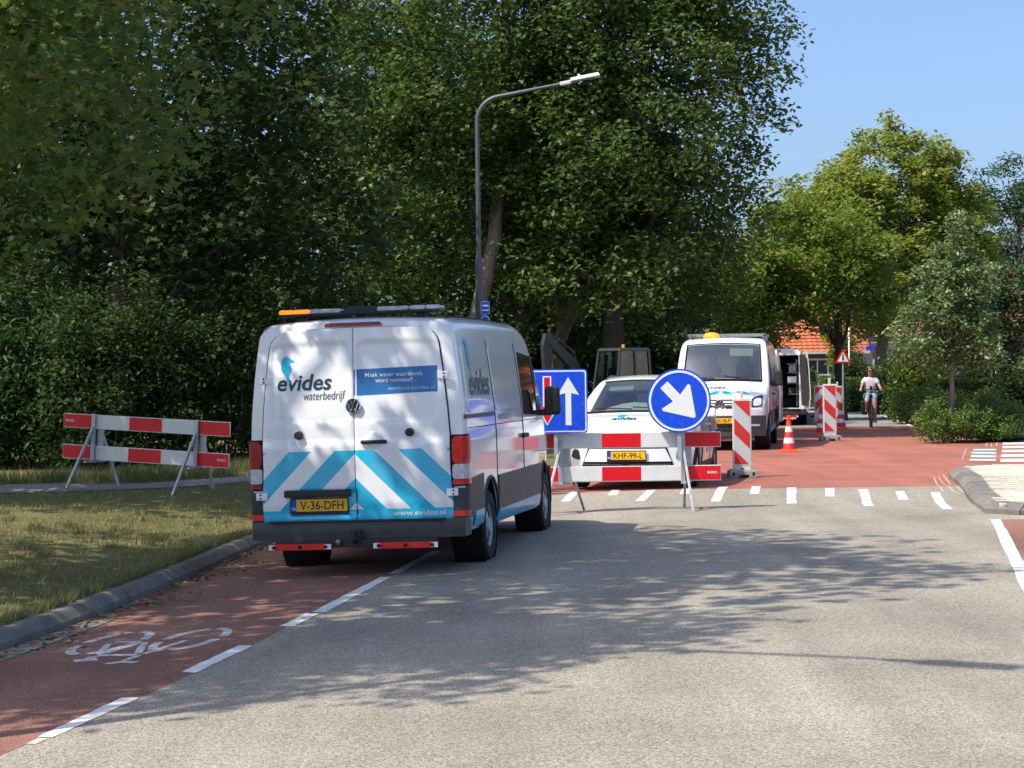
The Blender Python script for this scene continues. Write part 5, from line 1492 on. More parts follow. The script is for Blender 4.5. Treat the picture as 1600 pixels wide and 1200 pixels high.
    cn = MB(); cn.cyl((-0.5, 0.0, 1.3), (-0.5, 0.08, 1.78), 0.02, n=8); cn.cyl((0.02, 0.0, 1.3), (0.02, 0.08, 1.78), 0.02, n=8); cn.build('control_lever', 'black_plastic', root)
    # boom up and forward, arm hanging down
    bx = 0.52
    K0, K1, K2, K3 = Vector((bx, 0.72, 1.1)), Vector((bx, 1.30, 2.30)), Vector((bx, 2.05, 3.02)), Vector((bx, 2.32, 3.06))
    bm_ = MB()
    def plate2(pts, w): bm_.prism([(p[0], p[1]) for p in pts], Matrix.Translation((bx - w / 2, 0, 0)) @ Matrix(((0, 0, 1, 0), (1, 0, 0, 0), (0, 1, 0, 0), (0, 0, 0, 1))), w)
    plate2([(0.62, 1.0), (0.84, 1.02), (1.42, 2.16), (2.30, 2.92), (2.36, 3.08), (2.18, 3.14), (1.22, 2.46), (0.95, 1.95)], 0.20)
    bo = bm_.build('boom', 'machine_grey', root, bevel=0.02)
    pb = MB(); pb.box((bx, 0.70, 0.95), (0.34, 0.4, 0.5)); pb.build('boom_pivot', 'machine_dark', root, bevel=0.02)
    am = MB(); am.prism([(2.18, 3.22), (2.42, 3.26), (2.52, 2.9), (2.46, 2.1), (2.36, 1.52), (2.22, 1.52), (2.20, 2.2), (2.14, 2.9)], Matrix.Translation((bx - 0.08, 0, 0)) @ Matrix(((0, 0, 1, 0), (1, 0, 0, 0), (0, 1, 0, 0), (0, 0, 0, 1))), 0.16)
    am.build('dipper_arm', 'machine_grey', root, bevel=0.02)
    cy = MB(); cy.cyl((bx, 1.05, 1.2), (bx, 1.40, 1.9), 0.055, n=12); cy.cyl((bx, 1.40, 1.9), (bx, 1.52, 2.16), 0.03, n=10); cy.build('boom_ram', 'machine_dark', root, smooth=40)
    cy = MB(); cy.cyl((bx, 1.25, 2.66), (bx, 1.85, 3.08), 0.05, n=12); cy.cyl((bx, 1.85, 3.08), (bx, 2.25, 3.24), 0.028, n=10); cy.build('arm_ram', 'machine_dark', root, smooth=40)
    hs = MB()
    for dx in (-0.05, 0.02, 0.07): hs.tube([(bx + dx, 0.9, 1.6), (bx + dx, 1.1, 2.35), (bx + dx, 1.5, 2.85), (bx + dx, 1.95, 3.18), (bx + dx, 2.2, 3.3)], 0.015, 6)
    hs.build('hydraulic_hose', 'black_plastic', root, smooth=50)
    bk = MB(); bk.prism([(2.30, 1.55), (2.42, 1.5), (2.62, 1.25), (2.55, 0.95), (2.30, 0.80), (2.05, 0.88), (2.12, 1.2)], Matrix.Translation((bx - 0.28, 0, 0)) @ Matrix(((0, 0, 1, 0), (1, 0, 0, 0), (0, 1, 0, 0), (0, 0, 0, 1))), 0.56); bk.build('bucket', 'machine_dark', root, bevel=0.01)
    rs = MB(); rs.bar((bx + 0.105, 1.62, 2.62), (bx + 0.105, 2.0, 2.93), 0.006, 0.07); rs.build('boom_sticker', 'warn_red', root)
    return root

# ------------------------------------------------------------------ barriers, signs, beacons, cones
plain('board_red', (0.68, 0.002, 0.010), 0.38, var=0.10, vscale=5, coat=0.15)
plain('board_white', (0.72, 0.73, 0.72), 0.45, var=0.05, vscale=8, dirt=(0.42, 0.40, 0.36), dscale=5, damt=0.35)
plain('galvanised', (0.44, 0.46, 0.48), 0.5, metal=0.55, var=0.2, vscale=9, dirt=(0.27, 0.27, 0.26), dscale=10, damt=0.5)
plain('sign_blue', (0.0, 0.062, 0.66), 0.38, var=0.06, vscale=4, coat=0.2, dirt=(0.06, 0.18, 0.74), dscale=16, damt=0.45)
plain('sign_white', (0.78, 0.79, 0.79), 0.4, var=0.05, dirt=(0.55, 0.54, 0.5), dscale=7, damt=0.3)
plain('sign_back', (0.40, 0.41, 0.42), 0.5, metal=0.4)
plain('cone_orange', (0.80, 0.060, 0.015), 0.5, var=0.08, vscale=8, dirt=(0.45, 0.08, 0.04), dscale=9, damt=0.4)
plain('beacon_white', (0.62, 0.61, 0.57), 0.5, var=0.06, dirt=(0.42, 0.40, 0.34), dscale=8, damt=0.4)
plain('beacon_red', (0.55, 0.03, 0.025), 0.4, var=0.1, vscale=8)
plain('foil_grey', (0.52, 0.55, 0.56), 0.4, var=0.05)
plain('foot_grey', (0.30, 0.30, 0.275), 0.8, var=0.2, vscale=8, bump=0.2, bscale=40)
plain('pole_grey', (0.10, 0.112, 0.125), 0.5, metal=0.3, var=0.15, vscale=5)
plain('lamp_pale', (0.60, 0.61, 0.60), 0.45)
def disc2(r, n=48): return [(r * math.cos(2 * PI * k / n), r * math.sin(2 * PI * k / n)) for k in range(n)]
def rrect2(w, h, r, n=6):
    out = []
    for cx, cy, a0 in ((w / 2 - r, h / 2 - r, 0), (-w / 2 + r, h / 2 - r, 90), (-w / 2 + r, -h / 2 + r, 180), (w / 2 - r, -h / 2 + r, 270)):
        for k in range(n + 1):
            a = R(a0 + 90 * k / n); out.append((cx + r * math.cos(a), cy + r * math.sin(a)))
    return out
def barrier(name, label, loc, rz, tilt=0.0, W=2.5, word=('BUKO.', 'BUKO.'), splay=((-0.03, 0.03), (-0.03, 0.03))):
    """two striped boards on two A frames; front face looks along local -y"""
    root = thing(name, label, 'barrier', loc, rot=(0, R(tilt), rz), group='red and white work barriers')
    bh = 0.195
    for z0, wd in ((0.795, 0), (0.375, 1)):
        fr_ = MB(); fr_.box((0, 0, z0 + bh / 2), (W, 0.022, bh)); bd = fr_.build('board', 'board_white', root, bevel=0.004)
        for k in range(5):
            x0 = -W / 2 + k * W / 5
            p = MB(); p.box((x0 + W / 10, -0.0125, z0 + bh / 2), (W / 5 - (0.012 if k % 2 == 0 else 0), 0.003, bh - 0.020))
            if k % 2 == 0: p.build('red_field', 'board_red', bd)
            else: p.build('white_field', 'board_white', bd)
        t = text2d(word[wd], 0.030, bold=0.02, width=0.13)
        q = MB(); xx = (-W / 2 + 0.04) if wd == 0 else (W / 2 - 0.17)
        zz = z0 + 0.085 if wd == 0 else z0 + 0.09
        lay_text(q, t, lambda u, v: Vector((xx + u, -0.0165, zz + v))); q.build('lettering', 'white_vinyl', bd)
    for x, sp_ in ((-0.77, splay[0]), (0.77, splay[1])):
        up = MB(); up.box((x, -0.035, 0.67), (0.055, 0.04, 0.66)); up.box((x + 0.07, 0.035, 0.66), (0.09, 0.03, 0.62)); up.build('upright', 'galvanised', root, bevel=0.004)
        for sg in (-1, 1):
            lg = MB(); lg.bar((x - (0.0 if sg < 0 else -0.05), sg * 0.05, 0.82), (x + sp_[0 if sg < 0 else 1] + (0.0 if sg < 0 else 0.05), sg * 0.40, 0.0), 0.045, 0.03, up=(1, 0, 0)); lg.build('leg', 'galvanised', root, bevel=0.004)
        br = MB(); br.bar((x, -0.24, 0.36), (x + 0.06, 0.24, 0.36), 0.035, 0.03); br.build('brace', 'galvanised', root, bevel=0.003)
    return root
def sign_square(loc, rz):
    root = thing('priority_sign', 'square blue sign with white up arrow and red down arrow above barrier', 'sign', loc, rz)
    w = 0.80
    M = Matrix.Rotation(PI / 2, 4, 'X')
    def layer(poly, y, t, mat, nm, par=None):
        mb = MB(); mb.prism(poly, Matrix.Translation((0, y, 0)) @ M, t); return mb.build(nm, mat, par or root)
    pl = layer(rrect2(w, w, 0.04), 0.02, 0.02, 'sign_blue', 'sign_plate')
    layer(rrect2(w - 0.03, w - 0.03, 0.035), -0.0005, 0.002, 'sign_white', 'border', pl)
    layer(rrect2(w - 0.065, w - 0.065, 0.025), -0.003, 0.002, 'sign_blue', 'blue_field', pl)
    up = [(-0.036, -0.30), (0.036, -0.30), (0.036, 0.10), (0.135, 0.075), (0.0, 0.30), (-0.135, 0.075), (-0.036, 0.10)]
    layer([(x + 0.16, y - 0.0) for x, y in up], -0.0055, 0.002, 'sign_white', 'white_arrow', pl)
    dn = [(0.036, 0.30), (-0.036, 0.30), (-0.036, -0.07), (-0.12, -0.05), (0.0, -0.28), (0.12, -0.05), (0.036, -0.07)]
    def grow(poly, k): 
        return [(x * k if abs(x) > 0.05 else x * 1.5, y * 1.05 if y > 0 else y * 1.09) for x, y in poly]
    layer([(x - 0.105, y) for x, y in grow(dn, 1.22)], -0.0055, 0.002, 'sign_white', 'arrow_outline', pl)
    layer([(x - 0.105, y) for x, y in dn], -0.008, 0.002, 'board_red', 'red_arrow', pl)
    s = MB(); s.box((0.0, 0.035, -0.25), (0.05, 0.03, 0.9)); s.build('mounting_post', 'galvanised', root)
    return root
def sign_round(loc, rz):
    root = thing('keep_right_sign', 'round blue sign with white arrow pointing down and right', 'sign', loc, rz)
    M = Matrix.Rotation(PI / 2, 4, 'X')
    def layer(poly, y, t, mat, nm, par=None):
        mb = MB(); mb.prism(poly, Matrix.Translation((0, y, 0)) @ M, t); return mb.build(nm, mat, par or root)
    pl = layer(disc2(0.40), 0.02, 0.02, 'sign_blue', 'sign_plate')
    layer(disc2(0.378), -0.0005, 0.002, 'sign_white', 'border', pl)
    layer(disc2(0.350), -0.003, 0.002, 'sign_blue', 'blue_field', pl)
    ar = [(0.02, 0.325), (0.02, 0.325)]
    a = [(-0.062, 0.275), (0.062, 0.275), (0.062, 0.045), (0.225, 0.075), (0.235, 0.045), (0.015, -0.285), (-0.015, -0.285), (-0.235, 0.045), (-0.225, 0.075), (-0.062, 0.045)]
    th = R(43)
    a = [(x * math.cos(th) - y * math.sin(th), x * math.sin(th) + y * math.cos(th)) for x, y in a]
    layer(a, -0.0055, 0.002, 'sign_white', 'white_arrow', pl)
    s = MB(); s.box((0.0, 0.035, -0.3), (0.05, 0.03, 0.9)); s.build('mounting_post', 'galvanised', root)
    return root
def make_beacon(label, loc, rz, slant=1, k=1.0, dirty=False):
    root = thing('guide_beacon', label, 'beacon', loc, rz, 'red and white guide beacons')
    root.scale = (k, k, k)
    M = Matrix.Rotation(PI / 2, 4, 'X')
    f = MB()
    W_, H_, z0 = 0.285, 1.03, 0.17
    f.box((0, 0, z0 + H_ / 2), (W_, 0.06, H_)); f.build('panel_frame', 'beacon_white', root, bevel=0.012)
    n = MB(); n.box((0, 0, z0 - 0.03), (0.26, 0.05, 0.08), taper=(1.05, 1)); n.box((0, 0, z0 - 0.06), (0.08, 0.05, 0.08)); n.build('panel_neck', 'beacon_white', root, bevel=0.01)
    h = MB(); h.box((0.0, 0, z0 + H_ + 0.06), (0.055, 0.045, 0.13)); h.build('top_grip', 'beacon_white', root, bevel=0.01)
    # striped foil, front and back: bands cut at 45 degrees
    w2, zz0, zz1 = 0.118, z0 + 0.035, z0 + H_ - 0.035
    Hh = zz1 - zz0
    for side in (-1, 1):
        base = MB(); base.box((0, side * 0.031, (zz0 + zz1) / 2), (2 * w2, 0.003, Hh)); bo = base.build('reflective_foil', 'foil_grey', root)
        band = 0.235
        for j in range(-1, 3):
            # band centre line falls with x; polygon clipped to the panel
            zc = zz1 - 0.262 - w2 - j * 0.483
            poly = [(-w2, zc + w2 * slant), (w2, zc - w2 * slant), (w2, zc - w2 * slant - band), (-w2, zc + w2 * slant - band)]
            def clip(P_, z, keep_below):
                out = []
                for i in range(len(P_)):
                    a, b_ = P_[i], P_[(i + 1) % len(P_)]
                    ia = (a[1] <= z) if keep_below else (a[1] >= z); ib = (b_[1] <= z) if keep_below else (b_[1] >= z)
                    if ia: out.append(a)
                    if ia != ib:
                        t = (z - a[1]) / (b_[1] - a[1]); out.append((a[0] + (b_[0] - a[0]) * t, z))
                return out
            poly = clip(clip(poly, zz1, True), zz0, False)
            if len(poly) < 3: continue
            p = MB(); p.prism(poly, Matrix.Translation((0, side * 0.0335 + (0.0015 if side > 0 else 0.0015), 0)) @ M, 0.002); p.build('red_band', 'beacon_red', bo)
    b = MB()
    b.box((-0.15, 0, 0.055), (0.125, 0.36, 0.11)); b.box((0.15, 0, 0.055), (0.125, 0.36, 0.11)); b.box((0, 0, 0.075), (0.20, 0.30, 0.07)); b.box((0, 0, 0.115), (0.36, 0.26, 0.02))
    bo = b.build('foot', 'foot_grey', root, bevel=0.012)
    g = MB()
    for x in (-0.15, 0.15): g.box((x, -0.181, 0.06), (0.035, 0.006, 0.05))
    g.box((0, -0.165, 0.028), (0.10, 0.03, 0.04))
    g.build('foot_slot', 'gap_black', bo)
    return root
def make_cone(label, loc, rz, k=1.0):
    root = thing('traffic_cone', label, 'cone', loc, rz, 'orange and white traffic cones')
    root.scale = (k, k, k)
    def rad(z): return 0.138 - 0.105 * (z / 0.72)
    b = MB(); b.box((0, 0, 0.022), (0.40, 0.40, 0.044), taper=(0.9, 0.9)); b.lathe([(0.19, 0.04), (0.165, 0.06), (0.145, 0.075)], n=24); b.build('base', 'cone_orange', root, bevel=0.01)
    bands = [(0.06, 0.17, 'cone_orange', 'body'), (0.17, 0.29, None, 'r'), (0.29, 0.40, 'w', 'w'), (0.40, 0.50, None, 'r'), (0.50, 0.61, 'w', 'w'), (0.61, 0.75, None, 'r')]
    body = MB(); body.lathe([(rad(0.05), 0.05), (rad(0.40), 0.40), (rad(0.66), 0.66), (rad(0.66) + 0.012, 0.662), (rad(0.66) + 0.012, 0.685), (rad(0.70), 0.69), (0.034, 0.745), (0.02, 0.755), (0.0005, 0.756)], n=28); bo = body.build('cone_body', 'cone_orange', root, smooth=40)
    for z0, z1 in ((0.19, 0.30), (0.42, 0.53)):
        s = MB(); s.lathe([(rad(z0) + 0.0005, z0), (rad(z0) + 0.003, z0 + 0.002), (rad(z1) + 0.003, z1 - 0.002), (rad(z1) + 0.0005, z1)], n=28); s.build('white_band', 'sign_white', bo, smooth=40)
    for z0, z1 in ((0.08, 0.187), (0.303, 0.417)):
        s = MB(); s.lathe([(rad(z0) + 0.0005, z0), (rad(z0) + 0.002, z0 + 0.002), (rad(z1) + 0.002, z1 - 0.002), (rad(z1) + 0.0005, z1)], n=28); s.build('red_band', 'beacon_red', bo, smooth=40)
    return root
def make_lamp(label, loc, rz, H=7.6, arm=1.95, bend=0.5, with_sign=True):
    root = thing('street_lamp', label, 'street lamp', loc, rz, 'grey street lamps on the verge')
    p = MB(); hs = H * 0.53
    p.cyl((0, 0, 0), (0, 0, hs), 0.082, 0.074, 20); p.cyl((0, 0, hs), (0, 0, hs + 0.08), 0.074, 0.05, 20, caps=False); p.build('lower_pole', 'pole_grey', root, smooth=40)
    u = MB(); pts = [(0, 0, hs)]
    z1 = H - 0.62
    pts.append((0, 0, z1))
    for k in range(1, 9):
        a = R(80) * k / 8
        pts.append((bend * (1 - math.cos(a)), 0, z1 + bend * math.sin(a) * 0.95))
    e = Vector(pts[-1]); d = Vector((0.985, 0, 0.17))
    for t in (0.3, 0.7, 1.0): pts.append(e + d * (arm - bend - 0.2) * t)
    u.tube(pts, [0.050] + [0.042] * 9 + [0.036, 0.032, 0.030], 14); u.build('arm', 'pole_grey', root, smooth=40)
    end = Vector(pts[-1])
    hd = MB(); rot = Matrix.Rotation(R(-10), 3, 'Y')
    hd.bar(end - d * 0.06, end + d * 0.16, 0.085, 0.075)
    ho = hd.build('lamp_bracket', 'lamp_pale', root, bevel=0.015)
    l = MB(); c = end + d * 0.44 + Vector((0, 0, 0.035)); l.box(c, (0.60, 0.26, 0.075), rot, taper=(0.93, 0.72)); lo = l.build('lamp_head', 'lamp_pale', root, bevel=0.02, seg=3)
    g = MB(); g.box(c - rot @ Vector((0.02, 0, 0.041)), (0.44, 0.20, 0.006), rot); g.build('lamp_glass', 'clear_lens', lo)
    nb = MB(); nb.cyl(end + d * 0.32 + Vector((0, 0, 0.07)), end + d * 0.32 + Vector((0, 0, 0.12)), 0.03, n=10); nb.build('light_sensor', 'lamp_pale', lo)
    return root
# ------------------------------------------------------------------ cyclist
plain('skin', (0.58, 0.34, 0.25), 0.55, var=0.05)
plain('shirt_pink', (0.80, 0.70, 0.76), 0.85, var=0.08, vscale=30, bump=0.3, bscale=25)
plain('denim', (0.20, 0.38, 0.58), 0.85, var=0.15, vscale=40)
plain('hair_brown', (0.19, 0.11, 0.065), 0.6, var=0.25, vscale=60)
plain('bike_black', (0.015, 0.016, 0.018), 0.4)
plain('shoe_dark', (0.03, 0.028, 0.03), 0.6)
def skin_mesh(name, nodes, edges, mat, sub=2):
    """nodes: {key: (pos, (rx, ry))}; the first node is the root"""
    keys = list(nodes); me = bpy.data.meshes.new(name)
    me.from_pydata([nodes[k][0] for k in keys], [(keys.index(a), keys.index(b_)) for a, b_ in edges], [])
    ob = bpy.data.objects.new(name, me); col.objects.link(ob)
    md = ob.modifiers.new('skin', 'SKIN'); md.use_smooth_shade = True
    for i, k in enumerate(keys):
        sv = me.skin_vertices[0].data[i]; sv.radius = nodes[k][1]; sv.use_root = (i == 0)
    sb = ob.modifiers.new('sub', 'SUBSURF'); sb.levels = sub; sb.render_levels = sub
    dg = bpy.context.evaluated_depsgraph_get()
    out = bpy.data.meshes.new_from_object(ob.evaluated_get(dg))
    bpy.data.objects.remove(ob)
    out.materials.clear(); out.materials.append(MATS[mat])
    out.polygons.foreach_set('use_smooth', [True] * len(out.polygons))
    return out
def make_cyclist(loc, rz):
    # local: rides along -y; x to the rider's left is +x here
    bike = thing('bicycle', 'dark bicycle with black panniers ridden by the woman', 'bicycle', loc, rz)
    wr = 0.345
    for y in (-0.55, 0.53):
        w = MB(); w.tube([(0, y + wr * math.cos(2 * PI * k / 40), wr + wr * math.sin(2 * PI * k / 40)) for k in range(40)], 0.022, 8, closed=True); wo = w.build('wheel', 'rubber', bike, smooth=50)
        s = MB()
        for k in range(16):
            a = 2 * PI * k / 16; s.cyl((0.0, y, wr), (0, y + wr * math.cos(a), wr + wr * math.sin(a)), 0.0022, n=4)
        s.cyl((-0.05, y, wr), (0.05, y, wr), 0.025, n=10); s.build('spokes', 'metal_grey', wo)
        m = MB(); m.tube([(0, y + 0.385 * math.cos(R(a)), wr + 0.385 * math.sin(R(a))) for a in range(15, 170, 12)], 0.024, 6); m.build('mudguard', 'bike_black', bike, smooth=50)
    f = MB()
    BB = (0, 0.06, 0.30)
    f.cyl(BB, (0, 0.25, 0.88), 0.017); f.cyl(BB, (0, -0.34, 0.72), 0.022); f.cyl((0, -0.34, 0.66), (0, -0.30, 0.94), 0.020); f.cyl((0, 0.19, 0.62), (0, -0.33, 0.76), 0.016)
    for sx_ in (-0.05, 0.05):
        f.cyl((sx_ * 0.6, -0.35, 0.66), (sx_, -0.55, wr), 0.013); f.cyl((sx_ * 0.5, 0.06, 0.30), (sx_, 0.53, wr), 0.011); f.cyl((sx_ * 0.4, 0.22, 0.78), (sx_, 0.53, wr), 0.010)
    f.build('frame', 'bike_black', bike, smooth=50)
    h = MB(); h.cyl((0, -0.30, 0.92), (0, -0.28, 1.10), 0.014); h.tube([(-0.32, -0.12, 1.06), (-0.22, -0.24, 1.09), (-0.08, -0.29, 1.10), (0.08, -0.29, 1.10), (0.22, -0.24, 1.09), (0.32, -0.12, 1.06)], 0.013, 8); h.build('handlebar', 'bike_black', bike, smooth=50)
    l = MB(); l.box((0, -0.40, 0.90), (0.09, 0.08, 0.10)); l.box((0.0, -0.31, 1.15), (0.07, 0.03, 0.09)); l.build('headlight', 'black_plastic', bike, bevel=0.02)
    sd = MB(); sd.prism([(-0.02, -0.14), (0.02, -0.14), (0.05, 0.0), (0.09, 0.12), (-0.09, 0.12), (-0.05, 0.0)], Matrix.Translation((0, 0.27, 0.885)), 0.05); sd.build('saddle', 'bike_black', bike, bevel=0.015)
    c = MB(); c.cyl((0.06, 0.06, 0.30), (0.075, 0.12, 0.15), 0.011); c.cyl((-0.06, 0.06, 0.30), (-0.075, 0.0, 0.45), 0.011); c.box((0.13, 0.12, 0.145), (0.1, 0.09, 0.02)); c.box((-0.13, 0.0, 0.455), (0.1, 0.09, 0.02)); c.cyl((-0.02, 0.06, 0.30), (0.02, 0.06, 0.30), 0.09, n=20); c.build('cranks', 'metal_grey', bike)
    rk = MB(); rk.box((0, 0.55, 0.76), (0.12, 0.36, 0.015)); rk.build('luggage_rack', 'bike_black', bike)
    for sx_ in (-1, 1):
        p = MB(); p.box((sx_ * 0.17, 0.56, 0.56), (0.17, 0.36, 0.40), taper=(1.08, 1.1)); p.build('pannier', 'bike_black', bike, bevel=0.04, seg=3)
    # rider
    root = thing('person', 'woman in pink shirt, denim shorts and sunglasses riding a bicycle', 'person', loc, rz)
    n = {
        'hip': ((0, 0.24, 0.99), (0.12, 0.10)), 'waist': ((0, 0.20, 1.12), (0.10, 0.075)), 'chest': ((0, 0.15, 1.31), (0.115, 0.07)), 'neckb': ((0, 0.11, 1.44), (0.07, 0.06)), 'neck': ((0, 0.09, 1.485), (0.054, 0.054)),
        'jaw': ((0, 0.06, 1.545), (0.070, 0.078)), 'head': ((0, 0.085, 1.635), (0.090, 0.104)), 'crown': ((0, 0.095, 1.705), (0.074, 0.086)),
        'nose': ((0, -0.030, 1.605), (0.012, 0.012)),
        'shL': ((0.155, 0.12, 1.405), (0.058, 0.055)), 'elL': ((0.245, 0.03, 1.21), (0.042, 0.042)), 'wrL': ((0.285, -0.115, 1.095), (0.027, 0.027)), 'paL': ((0.29, -0.165, 1.085), (0.036, 0.022)),
        'shR': ((-0.155, 0.12, 1.405), (0.058, 0.055)), 'elR': ((-0.245, 0.03, 1.21), (0.042, 0.042)), 'wrR': ((-0.285, -0.115, 1.095), (0.027, 0.027)), 'paR': ((-0.29, -0.165, 1.085), (0.036, 0.022)),
        'thL': ((0.095, 0.20, 0.95), (0.095, 0.09)), 'knL': ((0.115, -0.02, 0.57), (0.058, 0.06)), 'caL': ((0.12, 0.05, 0.40), (0.055, 0.055)), 'anL': ((0.125, 0.15, 0.20), (0.034, 0.036)), 'foL': ((0.13, 0.06, 0.165), (0.036, 0.026)), 'toL': ((0.13, -0.02, 0.16), (0.034, 0.02)),
        'thR': ((-0.095, 0.20, 0.95), (0.095, 0.09)), 'knR': ((-0.12, -0.19, 0.76), (0.058, 0.06)), 'caR': ((-0.12, -0.08, 0.63), (0.055, 0.055)), 'anR': ((-0.125, 0.03, 0.50), (0.034, 0.036)), 'foR': ((-0.13, -0.05, 0.475), (0.036, 0.026)), 'toR': ((-0.13, -0.13, 0.47), (0.034, 0.02)),
    }
    e = [('hip', 'waist'), ('waist', 'chest'), ('chest', 'neckb'), ('neckb', 'neck'), ('neck', 'jaw'), ('jaw', 'head'), ('head', 'crown'), ('head', 'nose'), ('chest', 'shL'), ('shL', 'elL'), ('elL', 'wrL'), ('wrL', 'paL'), ('chest', 'shR'), ('shR', 'elR'), ('elR', 'wrR'), ('wrR', 'paR'),
         ('hip', 'thL'), ('thL', 'knL'), ('knL', 'caL'), ('caL', 'anL'), ('anL', 'foL'), ('foL', 'toL'), ('hip', 'thR'), ('thR', 'knR'), ('knR', 'caR'), ('caR', 'anR'), ('anR', 'foR'), ('foR', 'toR')]
    # fingers closed round the grips
    for s, sg in (('L', 1), ('R', -1)):
        for k in range(4):
            x = 0.265 + 0.018 * k
            n['f%s%da' % (s, k)] = ((sg * x, -0.188, 1.082 + 0.003 * k), (0.009, 0.009)); n['f%s%db' % (s, k)] = ((sg * x, -0.205 + 0.002 * k, 1.062), (0.0085, 0.0085)); n['f%s%dc' % (s, k)] = ((sg * x, -0.188, 1.046), (0.008, 0.008))
            e += [('pa' + s, 'f%s%da' % (s, k)), ('f%s%da' % (s, k), 'f%s%db' % (s, k)), ('f%s%db' % (s, k), 'f%s%dc' % (s, k))]
        n['t%sa' % s] = ((sg * 0.255, -0.14, 1.075), (0.011, 0.011)); n['t%sb' % s] = ((sg * 0.245, -0.165, 1.055), (0.009, 0.009))
        e += [('wr' + s, 't%sa' % s), ('t%sa' % s, 't%sb' % s)]
    put('body', skin_mesh('body', n, e, 'skin'), root)
    sh = {'a': ((0, 0.225, 0.985), (0.186, 0.155)), 'b': ((0, 0.19, 1.14), (0.172, 0.145)), 'c': ((0, 0.14, 1.31), (0.178, 0.145)), 'd': ((0, 0.115, 1.425), (0.095, 0.088)), 'l': ((0.16, 0.12, 1.385), (0.070, 0.066)), 'l2': ((0.228, 0.05, 1.255), (0.074, 0.074)), 'r': ((-0.16, 0.12, 1.385), (0.070, 0.066)), 'r2': ((-0.228, 0.05, 1.255), (0.074, 0.074))}
    put('shirt', skin_mesh('shirt', sh, [('a', 'b'), ('b', 'c'), ('c', 'd'), ('c', 'l'), ('l', 'l2'), ('c', 'r'), ('r', 'r2')], 'shirt_pink'), root)
    so = {'a': ((0, 0.24, 1.0), (0.168, 0.14)), 'b': ((0, 0.235, 1.07), (0.158, 0.125)), 'l': ((0.10, 0.18, 0.93), (0.122, 0.115)), 'l2': ((0.11, 0.075, 0.74), (0.108, 0.104)), 'r': ((-0.10, 0.18, 0.93), (0.122, 0.115)), 'r2': ((-0.115, -0.03, 0.83), (0.108, 0.104))}
    put('shorts', skin_mesh('shorts', so, [('a', 'b'), ('a', 'l'), ('l', 'l2'), ('a', 'r'), ('r', 'r2')], 'denim'), root)
    hc = Vector((0, 0.098, 1.645)); V = []; Fc = []; nu_, nv_ = 22, 14
    for jv in range(nv_ + 1):
        for iu in range(nu_):
            th_, ph_ = PI * jv / nv_, 2 * PI * iu / nu_
            q = Vector((math.sin(th_) * math.cos(ph_), math.sin(th_) * math.sin(ph_), math.cos(th_)))
            k_ = 1 + 0.05 * math.sin(5 * ph_ + 3 * th_)
            V.append(hc + Vector((q.x * 0.100 * k_, q.y * 0.118 * k_, q.z * 0.122)))
    for jv in range(nv_):
        for iu in range(nu_):
            f = (jv * nu_ + iu, jv * nu_ + (iu + 1) % nu_, (jv + 1) * nu_ + (iu + 1) % nu_, (jv + 1) * nu_ + iu)
            c_ = (V[f[0]] + V[f[2]]) / 2 - hc
            if c_.y < -0.01 and c_.z < 0.062: continue        # face left open
            if c_.z < -0.075 and c_.y < 0.06: continue
            Fc.append(f)
    hb_ = MB(); hb_.add(V, Fc); hb_.tube([(0, 0.19, 1.66), (0.01, 0.225, 1.60), (0.0, 0.215, 1.50), (0, 0.20, 1.44)], [0.035, 0.032, 0.028, 0.008], 8)
    hb_.build('hair', 'hair_brown', root, smooth=60)
    g = MB()
    for sg in (-1, 1): g.box((sg * 0.034, -0.022, 1.635), (0.054, 0.012, 0.036)); g.bar((sg * 0.062, -0.016, 1.64), (sg * 0.090, 0.09, 1.64), 0.006, 0.01)
    g.box((0, -0.024, 1.643), (0.03, 0.01, 0.008)); g.build('sunglasses', 'bike_black', root, bevel=0.006)
    mo = MB(); mo.box((0, -0.018, 1.558), (0.045, 0.012, 0.010)); mo.build('mouth', 'warn_red', root, bevel=0.003)
    for (x, y, z) in ((0.13, 0.05, 0.155), (-0.13, -0.06, 0.465)):
        s = MB(); s.box((x, y, z - 0.004), (0.085, 0.25, 0.022)); s.box((x, y - 0.03, z + 0.02), (0.092, 0.04, 0.03)); s.box((x, y + 0.08, z + 0.03), (0.085, 0.04, 0.05)); s.build('sandal', 'shoe_dark', root, bevel=0.008)
    return root
# ------------------------------------------------------------------ vehicles in place
YAW1 = R(-9.4)
rw = Vector((-0.215, 19.6, 0)); rw.z = zt(-0.8, 19.3)
c1 = rw + Matrix.Rotation(YAW1, 3, 'Z') @ Vector((-0.985, -1.30, 0))
slope = math.atan(0.028)
van1 = make_van('service_van', 'white service van with cyan chevrons on its closed rear doors', (c1.x, c1.y, zt(c1.x, 19.0)), YAW1, 'closed', True, 'rear', front=True)
van1.rotation_euler = (0, -slope * 0.8, YAW1)
# roll the body so that the number plate stays readable: the van leans to the kerb with the road
cf = at(982, 771)
YAW2 = R(180 - 11)
nose = Vector((cf.x, cf.y + 0.3, zt(cf.x, cf.y + 1.5)))
o2 = nose - Matrix.Rotation(YAW2, 3, 'Z') @ Vector((0, C_L, 0))
car1 = make_car((o2.x, o2.y, zt(nose.x, nose.y + 2.0)), YAW2)
n2 = atd(1125, 700, 42.0)
YAW3 = R(180 - 9.5)
o3 = Vector((n2.x, n2.y, 0)) - Matrix.Rotation(YAW3, 3, 'Z') @ Vector((0, V_L, 0))
van2 = make_van('service_van', 'white van facing the viewer with lit beacon on its roof', (o3.x, o3.y, zt(5, 45)), YAW3, 'closed', True, 'front')
n3 = atd(1208, 660, 62.0)
van3 = make_van('service_van', 'van with its rear doors open showing racks and hoses inside', (n3.x, n3.y, zt(8, 62)), R(-9), 'open', False, False)
